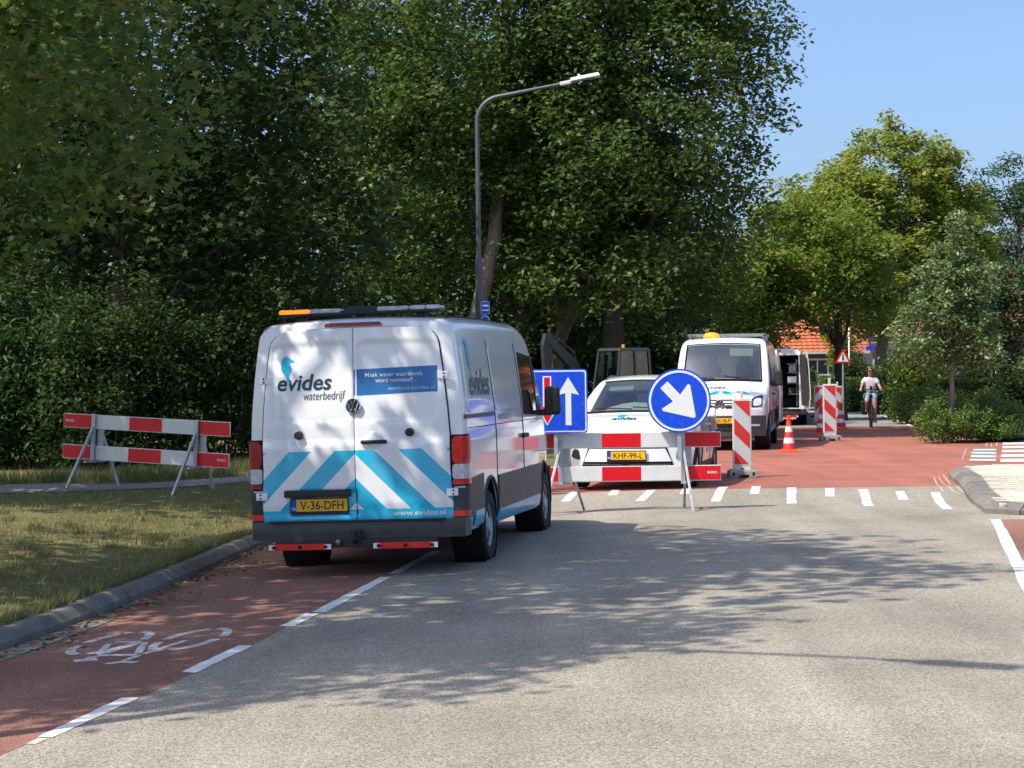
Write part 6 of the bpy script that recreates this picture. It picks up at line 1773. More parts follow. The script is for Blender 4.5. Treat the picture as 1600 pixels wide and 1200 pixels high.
# the second van's sliding door stands open: a folded panel beside its flank
sdm = MB()
Mv = Matrix.Rotation(YAW3, 4, 'Z')
patch(sdm, lambda y, z: VAN.side_pt(-1, y, z) + Vector((-0.14, 0, 0)), [(1.55, 0.5), (2.75, 0.5), (2.78, 2.1), (1.55, 2.1)], 12, 14, 0.0, rr=0.06, skirt=0.04, flip=-1)
sdm.build('sliding_door', 'white_paint', van2, smooth=50)
ex = atd(953, 600, 46.5)
exc = make_excavator((ex.x + 0.15, ex.y, zv(ex.x, ex.y)), R(128)); exc.scale = (0.74, 0.74, 0.74)

# ------------------------------------------------------------------ street furniture
bf = at(972, 799)
bar2 = barrier('barrier', 'striped barrier on the road in front of the white hatchback', (bf.x, bf.y, zt(bf.x, bf.y)), R(0.5), splay=((-0.22, 0.26), (0.09, 0.0)))
bl_ = atv(218, 769)
bar1 = barrier('barrier', 'striped barrier standing on the footpath beside the dark thicket', (bl_.x, bl_.y + 0.3, zv(bl_.x, bl_.y)), R(-18), tilt=3.2, splay=((-0.17, 0.12), (-0.13, 0.02)))
sc_ = 3190.0 / bf.y
s1 = atd(868, 627, bf.y - 0.14); sign_square((s1.x, bf.y - 0.14, s1.z), R(1))
s2 = atd(1061, 626, bf.y - 0.14); sign_round((s2.x, bf.y - 0.14, s2.z), R(-1))
for (x, y, lab, sl, k, rz) in ((1160, 746, 'nearest guide beacon, standing alone beside the hatchback', 1, 1.0, 0), (1297, 689, 'guide beacon in front of the two cones, foot fully visible', 1, 1.10, 2), (1280, 664, 'guide beacon half hidden, with stripes rising to the right, beside the open van', -1, 1.0, -3), (1309, 668, 'guide beacon furthest right, partly behind a cone', 1, 1.0, 0)):
    p = at(x, y); make_beacon(lab, p, R(rz), sl, k)
for (x, y, lab, k) in ((1233, 707, 'traffic cone standing alone by the second van\'s front wheel', 0.98), (1283, 680, 'traffic cone half hidden behind the left edge of a beacon', 1.0), (1314, 671, 'traffic cone in front of the beacon furthest right', 1.0)):
    p = at(x, y); make_cone(lab, p, R(random.uniform(-20, 20)), k)
lp = Vector((-0.62, 40.0, 0)); lamp1 = make_lamp('street lamp with bent arm rising behind the near van', (lp.x, lp.y, zv(lp.x, lp.y)), R(-6), H=7.08, arm=2.0)
sh_ = at(1455, 1036)
hd_ = Vector((sh_.x, sh_.y, 0)) - Vector((-SUN_TO.x, -SUN_TO.y, 0)) / SUN_TO.z * 8.6
AR = R(-38); l2 = make_lamp('street lamp beside the near kerb, its arm casting a shadow on the road', (hd_.x - 1.85 * math.cos(AR), hd_.y - 1.85 * math.sin(AR), zv(hd_.x - 1.5, hd_.y)), AR, H=8.6, arm=1.92)
# small blue signs on the visible lamp post
ns = atd(758, 481, 39.8)
rs_ = thing('direction_sign', 'small blue rectangular sign on the lamp post', 'sign', (ns.x, 39.86, ns.z))
M_ = Matrix.Rotation(PI / 2, 4, 'X')
q = MB(); q.prism(rrect2(0.17, 0.25, 0.015), M_, 0.015); pl_ = q.build('sign_plate', 'sign_white', rs_)
q = MB(); q.prism(rrect2(0.155, 0.235, 0.012), Matrix.Translation((0, -0.0155, 0)) @ M_, 0.002); q.build('blue_field', 'sign_blue', pl_)
q = MB(); q.box((0, -0.0185, 0.045), (0.12, 0.001, 0.022)); q.box((0, -0.0185, -0.045), (0.13, 0.001, 0.022)); q.build('white_bars', 'white_vinyl', pl_)
q = MB(); q.prism(disc2(0.09), Matrix.Translation((0, 0, -0.24)) @ M_, 0.012); q2 = q.build('round_plate', 'sign_white', rs_)
q = MB(); q.prism(disc2(0.078), Matrix.Translation((0, -0.0125, -0.24)) @ M_, 0.002); q.build('blue_disc', 'sign_blue', q2)
# warning triangle
ws_ = atd(1317, 560, 66.0)
wt = thing('warning_sign', 'red bordered triangular roadworks sign on a post by the dark trunk', 'sign', (ws_.x, 66.0, PLAT))
def tri(s): return [(-s / 2, -s * 0.29), (s / 2, -s * 0.29), (0, s * 0.577)]
q = MB(); q.prism(tri(0.54), Matrix.Translation((0, 0, ws_.z - PLAT)) @ M_, 0.02); tp = q.build('sign_plate', 'board_red', wt, bevel=0.02)
q = MB(); q.prism(tri(0.35), Matrix.Translation((0, -0.021, ws_.z - PLAT)) @ M_, 0.003); q.build('white_field', 'sign_white', tp)
q = MB(); q.box((0.0, -0.026, ws_.z - PLAT + 0.0), (0.05, 0.004, 0.14)); q.cyl((0.0, -0.024, ws_.z - PLAT + 0.11), (0, -0.029, ws_.z - PLAT + 0.11), 0.028, n=10); q.bar((0.02, -0.026, ws_.z - PLAT + 0.03), (0.09, -0.026, ws_.z - PLAT - 0.07), 0.02, 0.004); q.build('worker_symbol', 'plate_black', tp)
q = MB(); q.cyl((0, 0.02, -0.02), (0, 0.02, ws_.z - PLAT + 0.1), 0.028, n=10); q.build('post', 'galvanised', wt, smooth=40)
# street name sign on banded pole
sn = atd(1365, 544, 84.0)
st_ = thing('street_name_sign', 'blue street name plate on a red and white banded pole', 'sign', (sn.x, 84.0, PLAT))
q = MB(); q.box((0, 0, sn.z - PLAT), (0.62, 0.03, 0.17)); q.build('name_plate', 'sign_blue', st_)
for k in range(6):
    q = MB(); q.cyl((0, 0, (sn.z - PLAT) * k / 6), (0, 0, (sn.z - PLAT) * (k + 1) / 6 - 0.003), 0.04, n=10); q.build('pole_band', 'board_red' if k % 2 else 'sign_white', st_, smooth=40)
for (x, y, Y, lab, h) in ((1327, 566, 90.0, 'thin white pole beside the dark trunk', 2.6), (1557, 566, 62.0, 'thin white pole in front of the right-hand house', 3.2)):
    p = atd(x, y, Y); q = MB(); z1 = 1.68 + (583 - (500 if x < 1400 else 488)) * Y / F
    q.tube([(p.x, Y, PLAT - 0.02), (p.x, Y, z1 * 0.5), (p.x, Y, z1 - 0.03), (p.x, Y, z1)], [0.045, 0.04, 0.035, 0.012], 10); tag(q.build('flag_pole', 'sign_white', smooth=40), lab, 'pole')
# wooden gate post, crate, rubble
gp = atd(1584, 620, 60.0)
plain('old_wood', (0.20, 0.15, 0.11), 0.85, var=0.3, vscale=12, bump=0.4)
q = MB(); q.box((gp.x, 60.0, 0.85), (0.17, 0.17, 1.5)); q.box((gp.x, 60.0, 1.62), (0.15, 0.15, 0.06), taper=(0.3, 0.3)); tag(q.build('gate_post', 'old_wood', bevel=0.015), 'weathered wooden gate post at the edge of the bushes', 'post')
cr = at(1272, 663)
plain('crate_grey', (0.30, 0.33, 0.34), 0.6, var=0.15)
cb = thing('crate', 'pale grey plastic crate on the ground below the open van door', 'crate', (cr.x, cr.y + 0.6, zt(cr.x, cr.y)))
q = MB(); q.box((0, 0, 0.16), (0.56, 0.38, 0.32), taper=(1.06, 1.06)); q.build('body', 'crate_grey', cb, bevel=0.01)
q = MB(); q.box((0, 0, 0.335), (0.62, 0.43, 0.03)); q.build('rim', 'crate_grey', cb, bevel=0.008)
q = MB(); q.box((0, -0.203, 0.24), (0.14, 0.01, 0.05)); q.build('grip', 'gap_black', cb)
rb_ = at(1250, 661); q = MB()
for k in range(46):
    s = random.uniform(0.03, 0.13); a = random.uniform(0, 2 * PI); r_ = random.random() ** 0.7 * 0.75
    Mx = Matrix.Rotation(random.uniform(0, 3), 3, (random.random(), random.random(), random.random() + 0.1))
    q.box((rb_.x + r_ * math.cos(a) * 1.1, rb_.y + r_ * math.sin(a), PLAT + s * 0.35 + 0.10 * max(0, 0.5 - r_)), (s * 1.5, s, s * 0.8), Mx)
tag(q.build('rubble', 'soil'), 'small heap of dug-out rubble behind the lone cone', 'rubble', kind='stuff')
cy_ = at(1361, 668)
# ------------------------------------------------------------------ leaves
def T_oval():       # 2 folded quads
    V = np.array([(0, 0, 0), (0.30, 0.42, 0.08), (0, 1, -0.06), (-0.30, 0.42, 0.08)], float); Fq = [(0, 1, 2), (0, 2, 3)]
    return V, Fq
def T_long():
    V = np.array([(0, 0, 0), (0.16, 0.45, 0.05), (0, 1, -0.12), (-0.16, 0.45, 0.05)], float); return V, [(0, 1, 2), (0, 2, 3)]
def T_maple():
    V = np.array([(0, 0, 0), (0.42, 0.10, 0.05), (0.22, 0.34, 0.02), (0.60, 0.62, 0.06), (0.20, 0.62, 0.0), (0.0, 1.08, -0.08), (-0.20, 0.62, 0.0), (-0.60, 0.62, 0.06), (-0.22, 0.34, 0.02), (-0.42, 0.10, 0.05)], float)
    return V, [(0, 1, 2), (0, 2, 8), (2, 3, 4), (2, 4, 8), (4, 5, 6), (4, 6, 8), (6, 7, 8), (0, 8, 9)]
TEMPL = {'oval': T_oval(), 'long': T_long(), 'maple': T_maple()}
def leaf_mesh(name, C, size, tint, templ, mat, up=0.55, droop=0.35):
    """C: (n,3) leaf positions"""
    Vt, Ft = TEMPL[templ]
    n = len(C); k = len(Vt)
    nrm = rng.normal(0, 1, (n, 3)); nrm[:, 2] = np.abs(nrm[:, 2]) + up * 1.6
    nrm /= np.linalg.norm(nrm, axis=1)[:, None]
    d = rng.normal(0, 1, (n, 3)); d[:, 2] -= droop * 1.5
    d -= nrm * np.sum(d * nrm, axis=1)[:, None]
    d /= np.linalg.norm(d, axis=1)[:, None] + 1e-9
    x = np.cross(d, nrm)
    s = size * rng.uniform(0.65, 1.25, n) if np.isscalar(size) else size * rng.uniform(0.7, 1.2, n)
    P_ = (C[:, None, :] + s[:, None, None] * (Vt[None, :, 0, None] * x[:, None, :] + Vt[None, :, 1, None] * d[:, None, :] + Vt[None, :, 2, None] * nrm[:, None, :]))
    Fa = np.array(Ft); m = len(Fa)
    idx = (Fa[None] + (np.arange(n) * k)[:, None, None]).reshape(-1).astype(np.int32)
    me = bpy.data.meshes.new(name)
    me.vertices.add(n * k); me.vertices.foreach_set('co', P_.reshape(-1).astype(np.float32))
    me.loops.add(n * m * 3); me.loops.foreach_set('vertex_index', idx)
    me.polygons.add(n * m); me.polygons.foreach_set('loop_start', np.arange(0, n * m * 3, 3, dtype=np.int32)); me.polygons.foreach_set('loop_total', np.full(n * m, 3, dtype=np.int32))
    a = me.attributes.new('tint', 'FLOAT', 'POINT'); a.data.foreach_set('value', np.repeat(np.clip(tint, 0, 1), k).astype(np.float32))
    me.update(); me.materials.append(MATS[mat])
    return me
leafmat('leaf_maple', (0.076, 0.138, 0.034), (0.138, 0.205, 0.050), (0.36, 0.29, 0.10), 0.36, 0.5, 0.25)
leafmat('leaf_poplar', (0.062, 0.114, 0.031), (0.115, 0.176, 0.046), (0.22, 0.25, 0.075), 0.34, 0.5, 0.25)
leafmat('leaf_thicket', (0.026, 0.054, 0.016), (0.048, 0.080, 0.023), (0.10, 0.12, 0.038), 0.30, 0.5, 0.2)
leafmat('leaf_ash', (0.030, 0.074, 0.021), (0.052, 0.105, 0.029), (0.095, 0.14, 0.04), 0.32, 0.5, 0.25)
leafmat('leaf_chestnut', (0.125, 0.190, 0.034), (0.215, 0.270, 0.055), (0.34, 0.27, 0.09), 0.40, 0.5, 0.25)
leafmat('leaf_silver', (0.095, 0.155, 0.050), (0.19, 0.26, 0.105), (0.40, 0.45, 0.28), 0.28, 0.5, 0.3)
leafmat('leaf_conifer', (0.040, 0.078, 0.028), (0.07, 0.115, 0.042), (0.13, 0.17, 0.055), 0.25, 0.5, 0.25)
leafmat('leaf_rose', (0.062, 0.125, 0.029), (0.118, 0.19, 0.045), (0.24, 0.27, 0.085), 0.32, 0.5, 0.25)
leafmat('leaf_hedge', (0.055, 0.100, 0.015), (0.090, 0.145, 0.022), (0.150, 0.180, 0.035), 0.3)
leafmat('leaf_lime', (0.130, 0.170, 0.018), (0.200, 0.220, 0.025), (0.280, 0.260, 0.040), 0.38)
bark('bark_brown', (0.055, 0.042, 0.030), (0.15, 0.12, 0.088))
bark('bark_pale', (0.11, 0.088, 0.062), (0.30, 0.245, 0.175), 4)
bark('bark_dark', (0.028, 0.023, 0.018), (0.07, 0.058, 0.045))
bark('bark_grey', (0.09, 0.085, 0.070), (0.20, 0.185, 0.145), 6)
AVOID = [(-1.95, 18.4, 2.05, 0.55, 0.97), (-1.35, 18.3, 1.55, 0.45, 0.97), (-0.75, 18.3, 2.1, 0.40, 0.95), (-4.6, 23.5, 0.1, 0.6, 0.95), (-5.6, 25.0, 0.1, 0.5, 0.95), (-3.6, 22.6, 0.1, 0.5, 0.95), (-5.0, 18.5, 0.1, 0.45, 0.95), (-4.2, 20.8, 0.1, 0.4, 0.95), (-6.5, 24.0, 0.1, 0.6, 0.95), (-4.9, 27.8, 0.8, 0.35, 0.95)]
def crown_points(ells, nclump, nleaf, spread, hollow=0.35, vis=True, gap=0.0, seed=0):
    """clump centres in a set of ellipsoids -> leaf positions, sizes factor, tint"""
    r = np.random.default_rng(seed)
    vol = np.array([e[3] * e[4] * e[5] for e in ells]); vol = vol / vol.sum()
    which = r.choice(len(ells), nclump, p=vol)
    E = np.array(ells)[which]
    d = r.normal(0, 1, (nclump, 3)); d /= np.linalg.norm(d, axis=1)[:, None]
    rad = hollow + (1 - hollow) * r.random(nclump) ** 0.55
    bump = 1 + 0.16 * np.sin(3.1 * d[:, 0] * 2 + which) * np.sin(2.7 * d[:, 2] * 2 + 1.7 * which)
    C = E[:, :3] + d * E[:, 3:6] * (rad * bump)[:, None]
    for (ax, ay, az, ar, pr) in AVOID:
        # clumps taken out along the sun's direction to let dapples through
        d0 = C - np.array((ax, ay, az)); s_ = np.array(SUN_TO); t_ = d0 @ s_
        dist = np.linalg.norm(d0 - t_[:, None] * s_, axis=1)
        C = C[~((dist < ar) & (r.random(len(C)) < pr))]
    nclump = len(C)
    if gap > 0:
        f = np.sin(C[:, 0] * 3.1 + seed + np.sin(C[:, 1])) + np.sin(C[:, 1] * 2.7 + 2 * seed) + np.sin(C[:, 2] * 2.9 + 3 * seed + np.sin(C[:, 0])) + r.normal(0, 0.4, nclump)
        C = C[f > -3 + gap * 3]
    return C
def tree(name, label, base, ells, trunk, bark_m, leaf_m, templ, nclump, nleaf, spread, lsize, seed, group=None, autumn=0.1, hollow=0.3, gap=0.25, limbs=26, up=0.55, droop=0.35, lod=True, cat='tree', tshift=0.0, flat=0.75, limb_m=None):
    r = np.random.default_rng(seed)
    root = thing(name, label, cat, base, group=group)
    bx = Vector(base)
    C = crown_points(ells, nclump, nleaf, spread, hollow, gap=gap, seed=seed)
    # fewer and larger leaves in clumps the photo cannot see
    if lod:
        px, py, dep = proj_np(C)
        m = 40 * 0 + 130
        vis = (px > -m) & (px < 1600 + m) & (py > -m) & (py < 1300) & (dep > 1)
    else: vis = np.ones(len(C), bool)
    P_, S_, T_ = [], [], []
    clump_t = r.normal(0, 1, len(C))
    for sel, cn, ls in ((vis, nleaf, 1.0), (~vis, max(3, nleaf // 9), 2.1)):
        Cs = C[sel]
        if len(Cs) == 0: continue
        q = np.repeat(Cs, cn, axis=0)
        o = r.normal(0, 1, (len(q), 3)); o *= (spread * r.random(len(q)) ** 0.4)[:, None] / np.linalg.norm(o, axis=1)[:, None] * 1.0
        o[:, 2] *= flat
        P_.append(q + o); S_.append(np.full(len(q), lsize * ls))
        ct = np.repeat(clump_t[sel], cn)
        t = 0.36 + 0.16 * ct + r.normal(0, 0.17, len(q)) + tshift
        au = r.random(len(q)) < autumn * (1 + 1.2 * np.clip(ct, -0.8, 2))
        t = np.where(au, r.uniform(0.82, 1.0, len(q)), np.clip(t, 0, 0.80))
        T_.append(t)
    P_ = np.concatenate(P_) - np.array(base); S_ = np.concatenate(S_); T_ = np.concatenate(T_)
    me = leaf_mesh('crown', P_, S_, T_, templ, leaf_m, up, droop)
    co = put('crown', me, root)
    # trunk and limbs
    if trunk:
        tb = MB()
        pts = [Vector(p) - bx for p, _ in trunk]; rad = [q for _, q in trunk]
        # finer trunk with slight wobble
        P2 = []; R2 = []
        for i in range(len(pts) - 1):
            for k in range(5):
                t = k / 5; p = pts[i].lerp(pts[i + 1], t) + Vector((r.normal(0, 0.02), r.normal(0, 0.02), 0)) * (1 if (i + k) else 0)
                P2.append(p); R2.append((rad[i] + (rad[i + 1] - rad[i]) * t) * (1 + r.normal(0, 0.04)))
        P2.append(pts[-1]); R2.append(rad[-1])
        R2[0] *= 1.35
        tb.tube(P2, R2, 12)
        tb.build('trunk', bark_m, root, smooth=50)
        lb = MB()
        top = pts[-1]
        sel = r.choice(len(C), min(limbs, len(C)), replace=False)
        for i in sel:
            e = Vector(C[i]) - bx
            k = int(len(P2) * r.uniform(0.45, 0.98)); s0 = P2[min(k, len(P2) - 1)]
            if e.z < s0.z - 0.5:
                k = int(len(P2) * 0.4); s0 = P2[k]
            Ld = (e - s0).length
            mid = s0.lerp(e, 0.5) + Vector((r.normal(0, 0.07), r.normal(0, 0.07), 0.10)) * Ld
            r0 = max(0.02, R2[min(k, len(P2) - 1)] * 0.5)
            pp = []
            for t in np.linspace(0, 1, 7):
                pp.append(s0 * (1 - t) ** 2 + mid * (2 * t * (1 - t)) + e * t * t + Vector((r.normal(0, 0.015), r.normal(0, 0.015), r.normal(0, 0.015))) * Ld * (1 if 0 < t < 1 else 0))
            lb.tube(pp, [max(0.007, r0 * (1 - t) ** 1.1) for t in np.linspace(0, 1, 7)], 6)
        lb.build('limbs', limb_m or bark_m, root, smooth=50)
    return root
def shrub(name, label, base, ells, leaf_m, templ, nclump, nleaf, spread, lsize, seed, group=None, stems=10, stem_m='bark_brown', autumn=0.03, hollow=0.25, cat='shrub', up=0.5, tshift=0.0, flat=0.8, gap=0.1):
    r = np.random.default_rng(seed)
    root = thing(name, label, cat, base, group=group)
    C = crown_points(ells, nclump, nleaf, spread, hollow, seed=seed, gap=gap)
    C = C[C[:, 2] > base[2] + 0.05]
    q = np.repeat(C, nleaf, axis=0); o = r.normal(0, 1, (len(q), 3)); o *= (spread * r.random(len(q)) ** 0.4)[:, None] / np.linalg.norm(o, axis=1)[:, None]; o[:, 2] *= flat
    P_ = q + o; P_[:, 2] = np.maximum(P_[:, 2], base[2] + 0.03)
    ct = np.repeat(r.normal(0, 1, len(C)), nleaf)
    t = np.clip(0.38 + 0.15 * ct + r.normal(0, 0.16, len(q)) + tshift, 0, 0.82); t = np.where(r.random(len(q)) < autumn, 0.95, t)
    put('foliage', leaf_mesh('foliage', P_ - np.array(base), lsize, t, templ, leaf_m, up, 0.3), root)
    st = MB()
    for i in r.choice(len(C), min(stems, len(C)), replace=False):
        e = Vector(C[i]) - Vector(base); s0 = Vector((e.x * 0.35 + r.normal(0, 0.1), e.y * 0.35 + r.normal(0, 0.1), 0))
        st.tube([s0, s0.lerp(e, 0.5) + Vector((r.normal(0, 0.1), r.normal(0, 0.1), 0.1)), e], [0.022, 0.014, 0.006], 5)
    st.build('stems', stem_m, root, smooth=50)
    return root
def box_hedge(name, label, base, dims, rz, leaf_m, n, lsize, seed, group=None, tshift=0.0):
    """clipped hedge: woody core and leaves over the faces"""
    r = np.random.default_rng(seed)
    root = thing(name, label, 'hedge', base, rz, group)
    w, d, h = dims
    core = MB(); core.box((0, 0, h / 2 - 0.02), (w - 0.16, d - 0.16, h - 0.10)); core.build('core', 'hedge_core', root)
    face = r.choice(5, n, p=np.array([w * h, w * h, d * h, d * h, w * d]) / (2 * w * h + 2 * d * h + w * d))
    a, b_ = r.uniform(-0.5, 0.5, n), r.uniform(0, 1, n); e = r.normal(0, 0.035, n) - 0.02
    P_ = np.zeros((n, 3))
    for f in range(5):
        m = face == f
        if f == 0: P_[m] = np.stack([a[m] * w, -d / 2 - e[m], b_[m] * h], 1)
        if f == 1: P_[m] = np.stack([a[m] * w, d / 2 + e[m], b_[m] * h], 1)
        if f == 2: P_[m] = np.stack([-w / 2 - e[m], a[m] * d, b_[m] * h], 1)
        if f == 3: P_[m] = np.stack([w / 2 + e[m], a[m] * d, b_[m] * h], 1)
        if f == 4: P_[m] = np.stack([a[m] * w, (b_[m] - 0.5) * d, h + e[m]], 1)
    put('foliage', leaf_mesh('foliage', P_, lsize, np.clip(r.normal(0.4 + tshift, 0.2, n), 0, 0.9), 'oval', leaf_m, 0.4, 0.2), root)
    return root
plain('hedge_core', (0.02, 0.035, 0.010), 0.95, var=0.3, vscale=8)
make_cyclist((cy_.x, cy_.y, zt(cy_.x, cy_.y)), R(-8))
# ------------------------------------------------------------------ houses
plain('brick_brown', (0.20, 0.125, 0.085), 0.9, var=0.2, vscale=3, bump=0.3, bscale=12)
plain('render_white', (0.72, 0.70, 0.66), 0.85, var=0.06)
plain('frame_white', (0.75, 0.75, 0.74), 0.5)
plain('window_dark', (0.03, 0.035, 0.04), 0.08, spec=0.8)
plain('roof_tile', (0.46, 0.125, 0.055), 0.8, var=0.3, vscale=1.5, dirt=(0.30, 0.09, 0.05), dscale=2.5)
plain('gutter_grey', (0.45, 0.45, 0.44), 0.6)
def house(label, x0, x1, Y, depth, eave, ridge, wall, wins, rz=0.0, gable=False, chimney=None):
    root = thing('house', label, 'house', ((x0 + x1) / 2, Y, 0.0), rz)
    w = x1 - x0
    q = MB(); q.box((0, depth / 2, eave / 2), (w, depth, eave))
    if gable: q.prism([(-w / 2, eave), (w / 2, eave), (0, ridge - 0.1)], Matrix.Translation((0, depth, 0)) @ M_, depth)
    else:
        for sg in (-1, 1): q.add([(sg * w / 2, 0, eave), (sg * w / 2, depth, eave), (sg * w / 2, depth / 2, ridge - 0.1)], [(0, 1, 2)])
    q.build('wall', wall, root)
    # roof: courses of tiles, each a real step
    rf = MB()
    n = 22
    if not gable:
        for sg in (-1, 1):
            for k in range(n):
                t0, t1 = k / n, (k + 1) / n
                ya, yb = (-0.4 + (depth / 2 + 0.4) * t0), (-0.4 + (depth / 2 + 0.4) * t1)
                za, zb = eave - 0.25 + (ridge - eave + 0.25) * t0, eave - 0.25 + (ridge - eave + 0.25) * t1
                if sg > 0: ya, yb = depth - ya, depth - yb
                nseg = max(4, int(w / 0.24))
                V = []
                for i in range(nseg * 2 + 1):
                    x = -w / 2 - 0.3 + (w + 0.6) * i / (nseg * 2); c = 0.035 * (i % 2)
                    V += [(x, ya, za + 0.06 + c), (x, yb, zb + 0.02 + c)]
                rf.add(V, [(2 * i, 2 * i + 2, 2 * i + 3, 2 * i + 1) for i in range(nseg * 2)])
        rf.cyl((-w / 2 - 0.3, depth / 2, ridge + 0.05), (w / 2 + 0.3, depth / 2, ridge + 0.05), 0.12, n=8)
    else:
        for sg in (-1, 1):
            for k in range(n):
                t0, t1 = k / n, (k + 1) / n
                xa, xb = sg * (w / 2 + 0.35) * (1 - t0), sg * (w / 2 + 0.35) * (1 - t1)
                za, zb = eave - 0.2 + (ridge - eave + 0.2) * t0, eave - 0.2 + (ridge - eave + 0.2) * t1
                rf.add([(xa, -0.3, za + 0.06), (xa, depth + 0.3, za + 0.06), (xb, depth + 0.3, zb + 0.02), (xb, -0.3, zb + 0.02)], [(0, 1, 2, 3)])
    ro = rf.build('roof', 'roof_tile', root)
    g = MB(); g.box((0, -0.42, eave - 0.24), (w + 0.6, 0.12, 0.12)) if not gable else g.box((0, -0.32, eave - 0.22), (w + 0.7, 0.06, 0.16)); g.build('gutter', 'gutter_grey', root)
    if chimney is not None:
        c = MB(); c.box((chimney, depth / 2, ridge + 0.3), (0.6, 0.6, 1.3)); c.build('chimney', 'brick_brown', ro)
    for (cx, cz, ww, hh, panes) in wins:
        f = MB(); f.box((cx, -0.02, cz), (ww, 0.10, hh)); fo = f.build('window', 'frame_white', root)
        for k in range(panes):
            pw_ = (ww - 0.08) / panes
            p = MB(); p.box((cx - ww / 2 + 0.04 + pw_ * (k + 0.5), -0.075, cz), (pw_ - 0.07, 0.015, hh - 0.14)); p.build('pane', 'window_dark', fo)
    return root
hA0 = atd(1243, 560, 105).x; hA1 = atd(1330, 560, 105).x
house('brown brick house with orange roof and wide white window behind the beacons', hA0 - 1.0, hA1 + 0.6, 105, 7.5, 3.0, 6.6, 'brick_brown', [(0.15, 2.02, 1.7, 0.85, 3)], chimney=None)
hB = atd(1362, 560, 112)
house('white walled house with orange roof behind the cyclist', hB.x - 0.7, hB.x + 6.0, 111, 7, 3.95, 6.6, 'render_white', [(1.0, 2.6, 1.3, 1.1, 2)])
hC = atd(1552, 520, 92)
house('house with orange roof at the right edge behind the trees', hC.x + 0.2, hC.x + 10, 92, 7, 4.0, 6.4, 'brick_brown', [(-2.6, 2.4, 1.8, 1.3, 2), (0.5, 2.4, 1.8, 1.3, 2)])
q = house('pale house glimpsed between the trunks behind the excavator', -2.0, 7.5, 108, 8, 3.2, 6.5, 'render_cream', [(2.0, 2.0, 1.6, 1.1, 2)]) if False else None

# ------------------------------------------------------------------ trees
TL = 'tall trees along the left side of the road'
def zg(x, y): return zv(x, y) - 0.03
tree('maple_tree', 'large dark maple with tan seed clusters overhanging the near verge', (-7.6, 15.0, zg(-7.6, 15)),
     [(-6.6, 15.5, 8.6, 4.3, 3.9, 4.2), (-5.2, 18.2, 5.2, 2.7, 2.2, 1.9), (-3.7, 17.0, 7.4, 2.4, 2.4, 2.2), (-5.5, 13.2, 9.5, 3.6, 2.4, 2.6)],
     [((-7.6, 15.0, 0.1), 0.26), ((-7.4, 15.1, 2.5), 0.21), ((-7.0, 15.4, 5.5), 0.16), ((-6.7, 15.5, 9.0), 0.09)], 'bark_brown', 'leaf_maple', 'maple', 1200, 84, 0.50, 0.105, 11, TL, autumn=0.06, gap=0.58)
tree('maple_tree', 'maple beside the near kerb, shading the cycle lane', (-9.0, 8.4, zg(-9.0, 8.4)), [(-7.8, 9.4, 9.0, 3.3, 1.9, 2.4), (-6.0, 10.2, 8.3, 2.4, 1.4, 1.9)], [((-9.0, 8.4, 0.1), 0.24), ((-8.8, 8.6, 4.0), 0.18), ((-8.0, 9.2, 8.5), 0.08)], 'bark_brown', 'leaf_maple', 'oval', 460, 34, 0.5, 0.17, 31, TL, autumn=0.10, gap=0.5, lod=False)
tree('maple_tree', 'maple behind the near one, its crown above the barrier on the path', (-9.2, 24.5, zg(-9.2, 24.5)),
     [(-8.6, 25.0, 8.2, 4.0, 3.6, 4.6), (-6.4, 26.5, 5.6, 2.2, 2.2, 2.2), (-9.5, 26, 4.6, 2.6, 2.2, 1.8)],
     [((-9.2, 24.5, 0.1), 0.24), ((-9.1, 24.6, 3.0), 0.19), ((-8.8, 24.9, 6.5), 0.13), ((-8.6, 25, 9.5), 0.07)], 'bark_brown', 'leaf_maple', 'maple', 760, 56, 0.58, 0.14, 12, TL, autumn=0.07)
tree('plane_tree', 'leafy tree filling the gap above the service van', (-7.0, 36.0, zg(-7, 36)),
     [(-6.4, 36.5, 7.6, 3.8, 3.2, 4.6), (-4.6, 37.5, 5.0, 2.8, 2.0, 2.6), (-8.8, 36.5, 4.6, 2.6, 2.2, 2.4)],
     [((-7.0, 36.0, 0.1), 0.22), ((-6.9, 36.1, 3.0), 0.18), ((-6.5, 36.4, 7.0), 0.10)], 'bark_brown', 'leaf_thicket', 'maple', 620, 50, 0.6, 0.15, 13, TL, autumn=0.05)
tree('poplar_tree', 'tall dark tree with leaning pale trunk behind the street lamp', (-1.25, 49.0, zg(-1.25, 49)),
     [(-1.0, 50.0, 11.0, 4.4, 3.4, 5.0), (-2.6, 50.5, 6.6, 3.0, 2.2, 3.2), (1.4, 50.5, 7.4, 2.6, 2.4, 3.0), (-2.6, 48.0, 7.2, 2.3, 1.0, 3.0), (1.0, 48.2, 8.6, 1.9, 1.0, 3.2)],
     [((-1.25, 49.0, 0.1), 0.22), ((-0.85, 49.0, 3.0), 0.19), ((-0.38, 49.2, 5.0), 0.16), ((-0.1, 49.6, 8.0), 0.12), ((0, 50, 12), 0.06)], 'bark_pale', 'leaf_poplar', 'oval', 950, 60, 0.58, 0.18, 14, TL, autumn=0.06, hollow=0.30, limbs=9, limb_m='bark_dark')
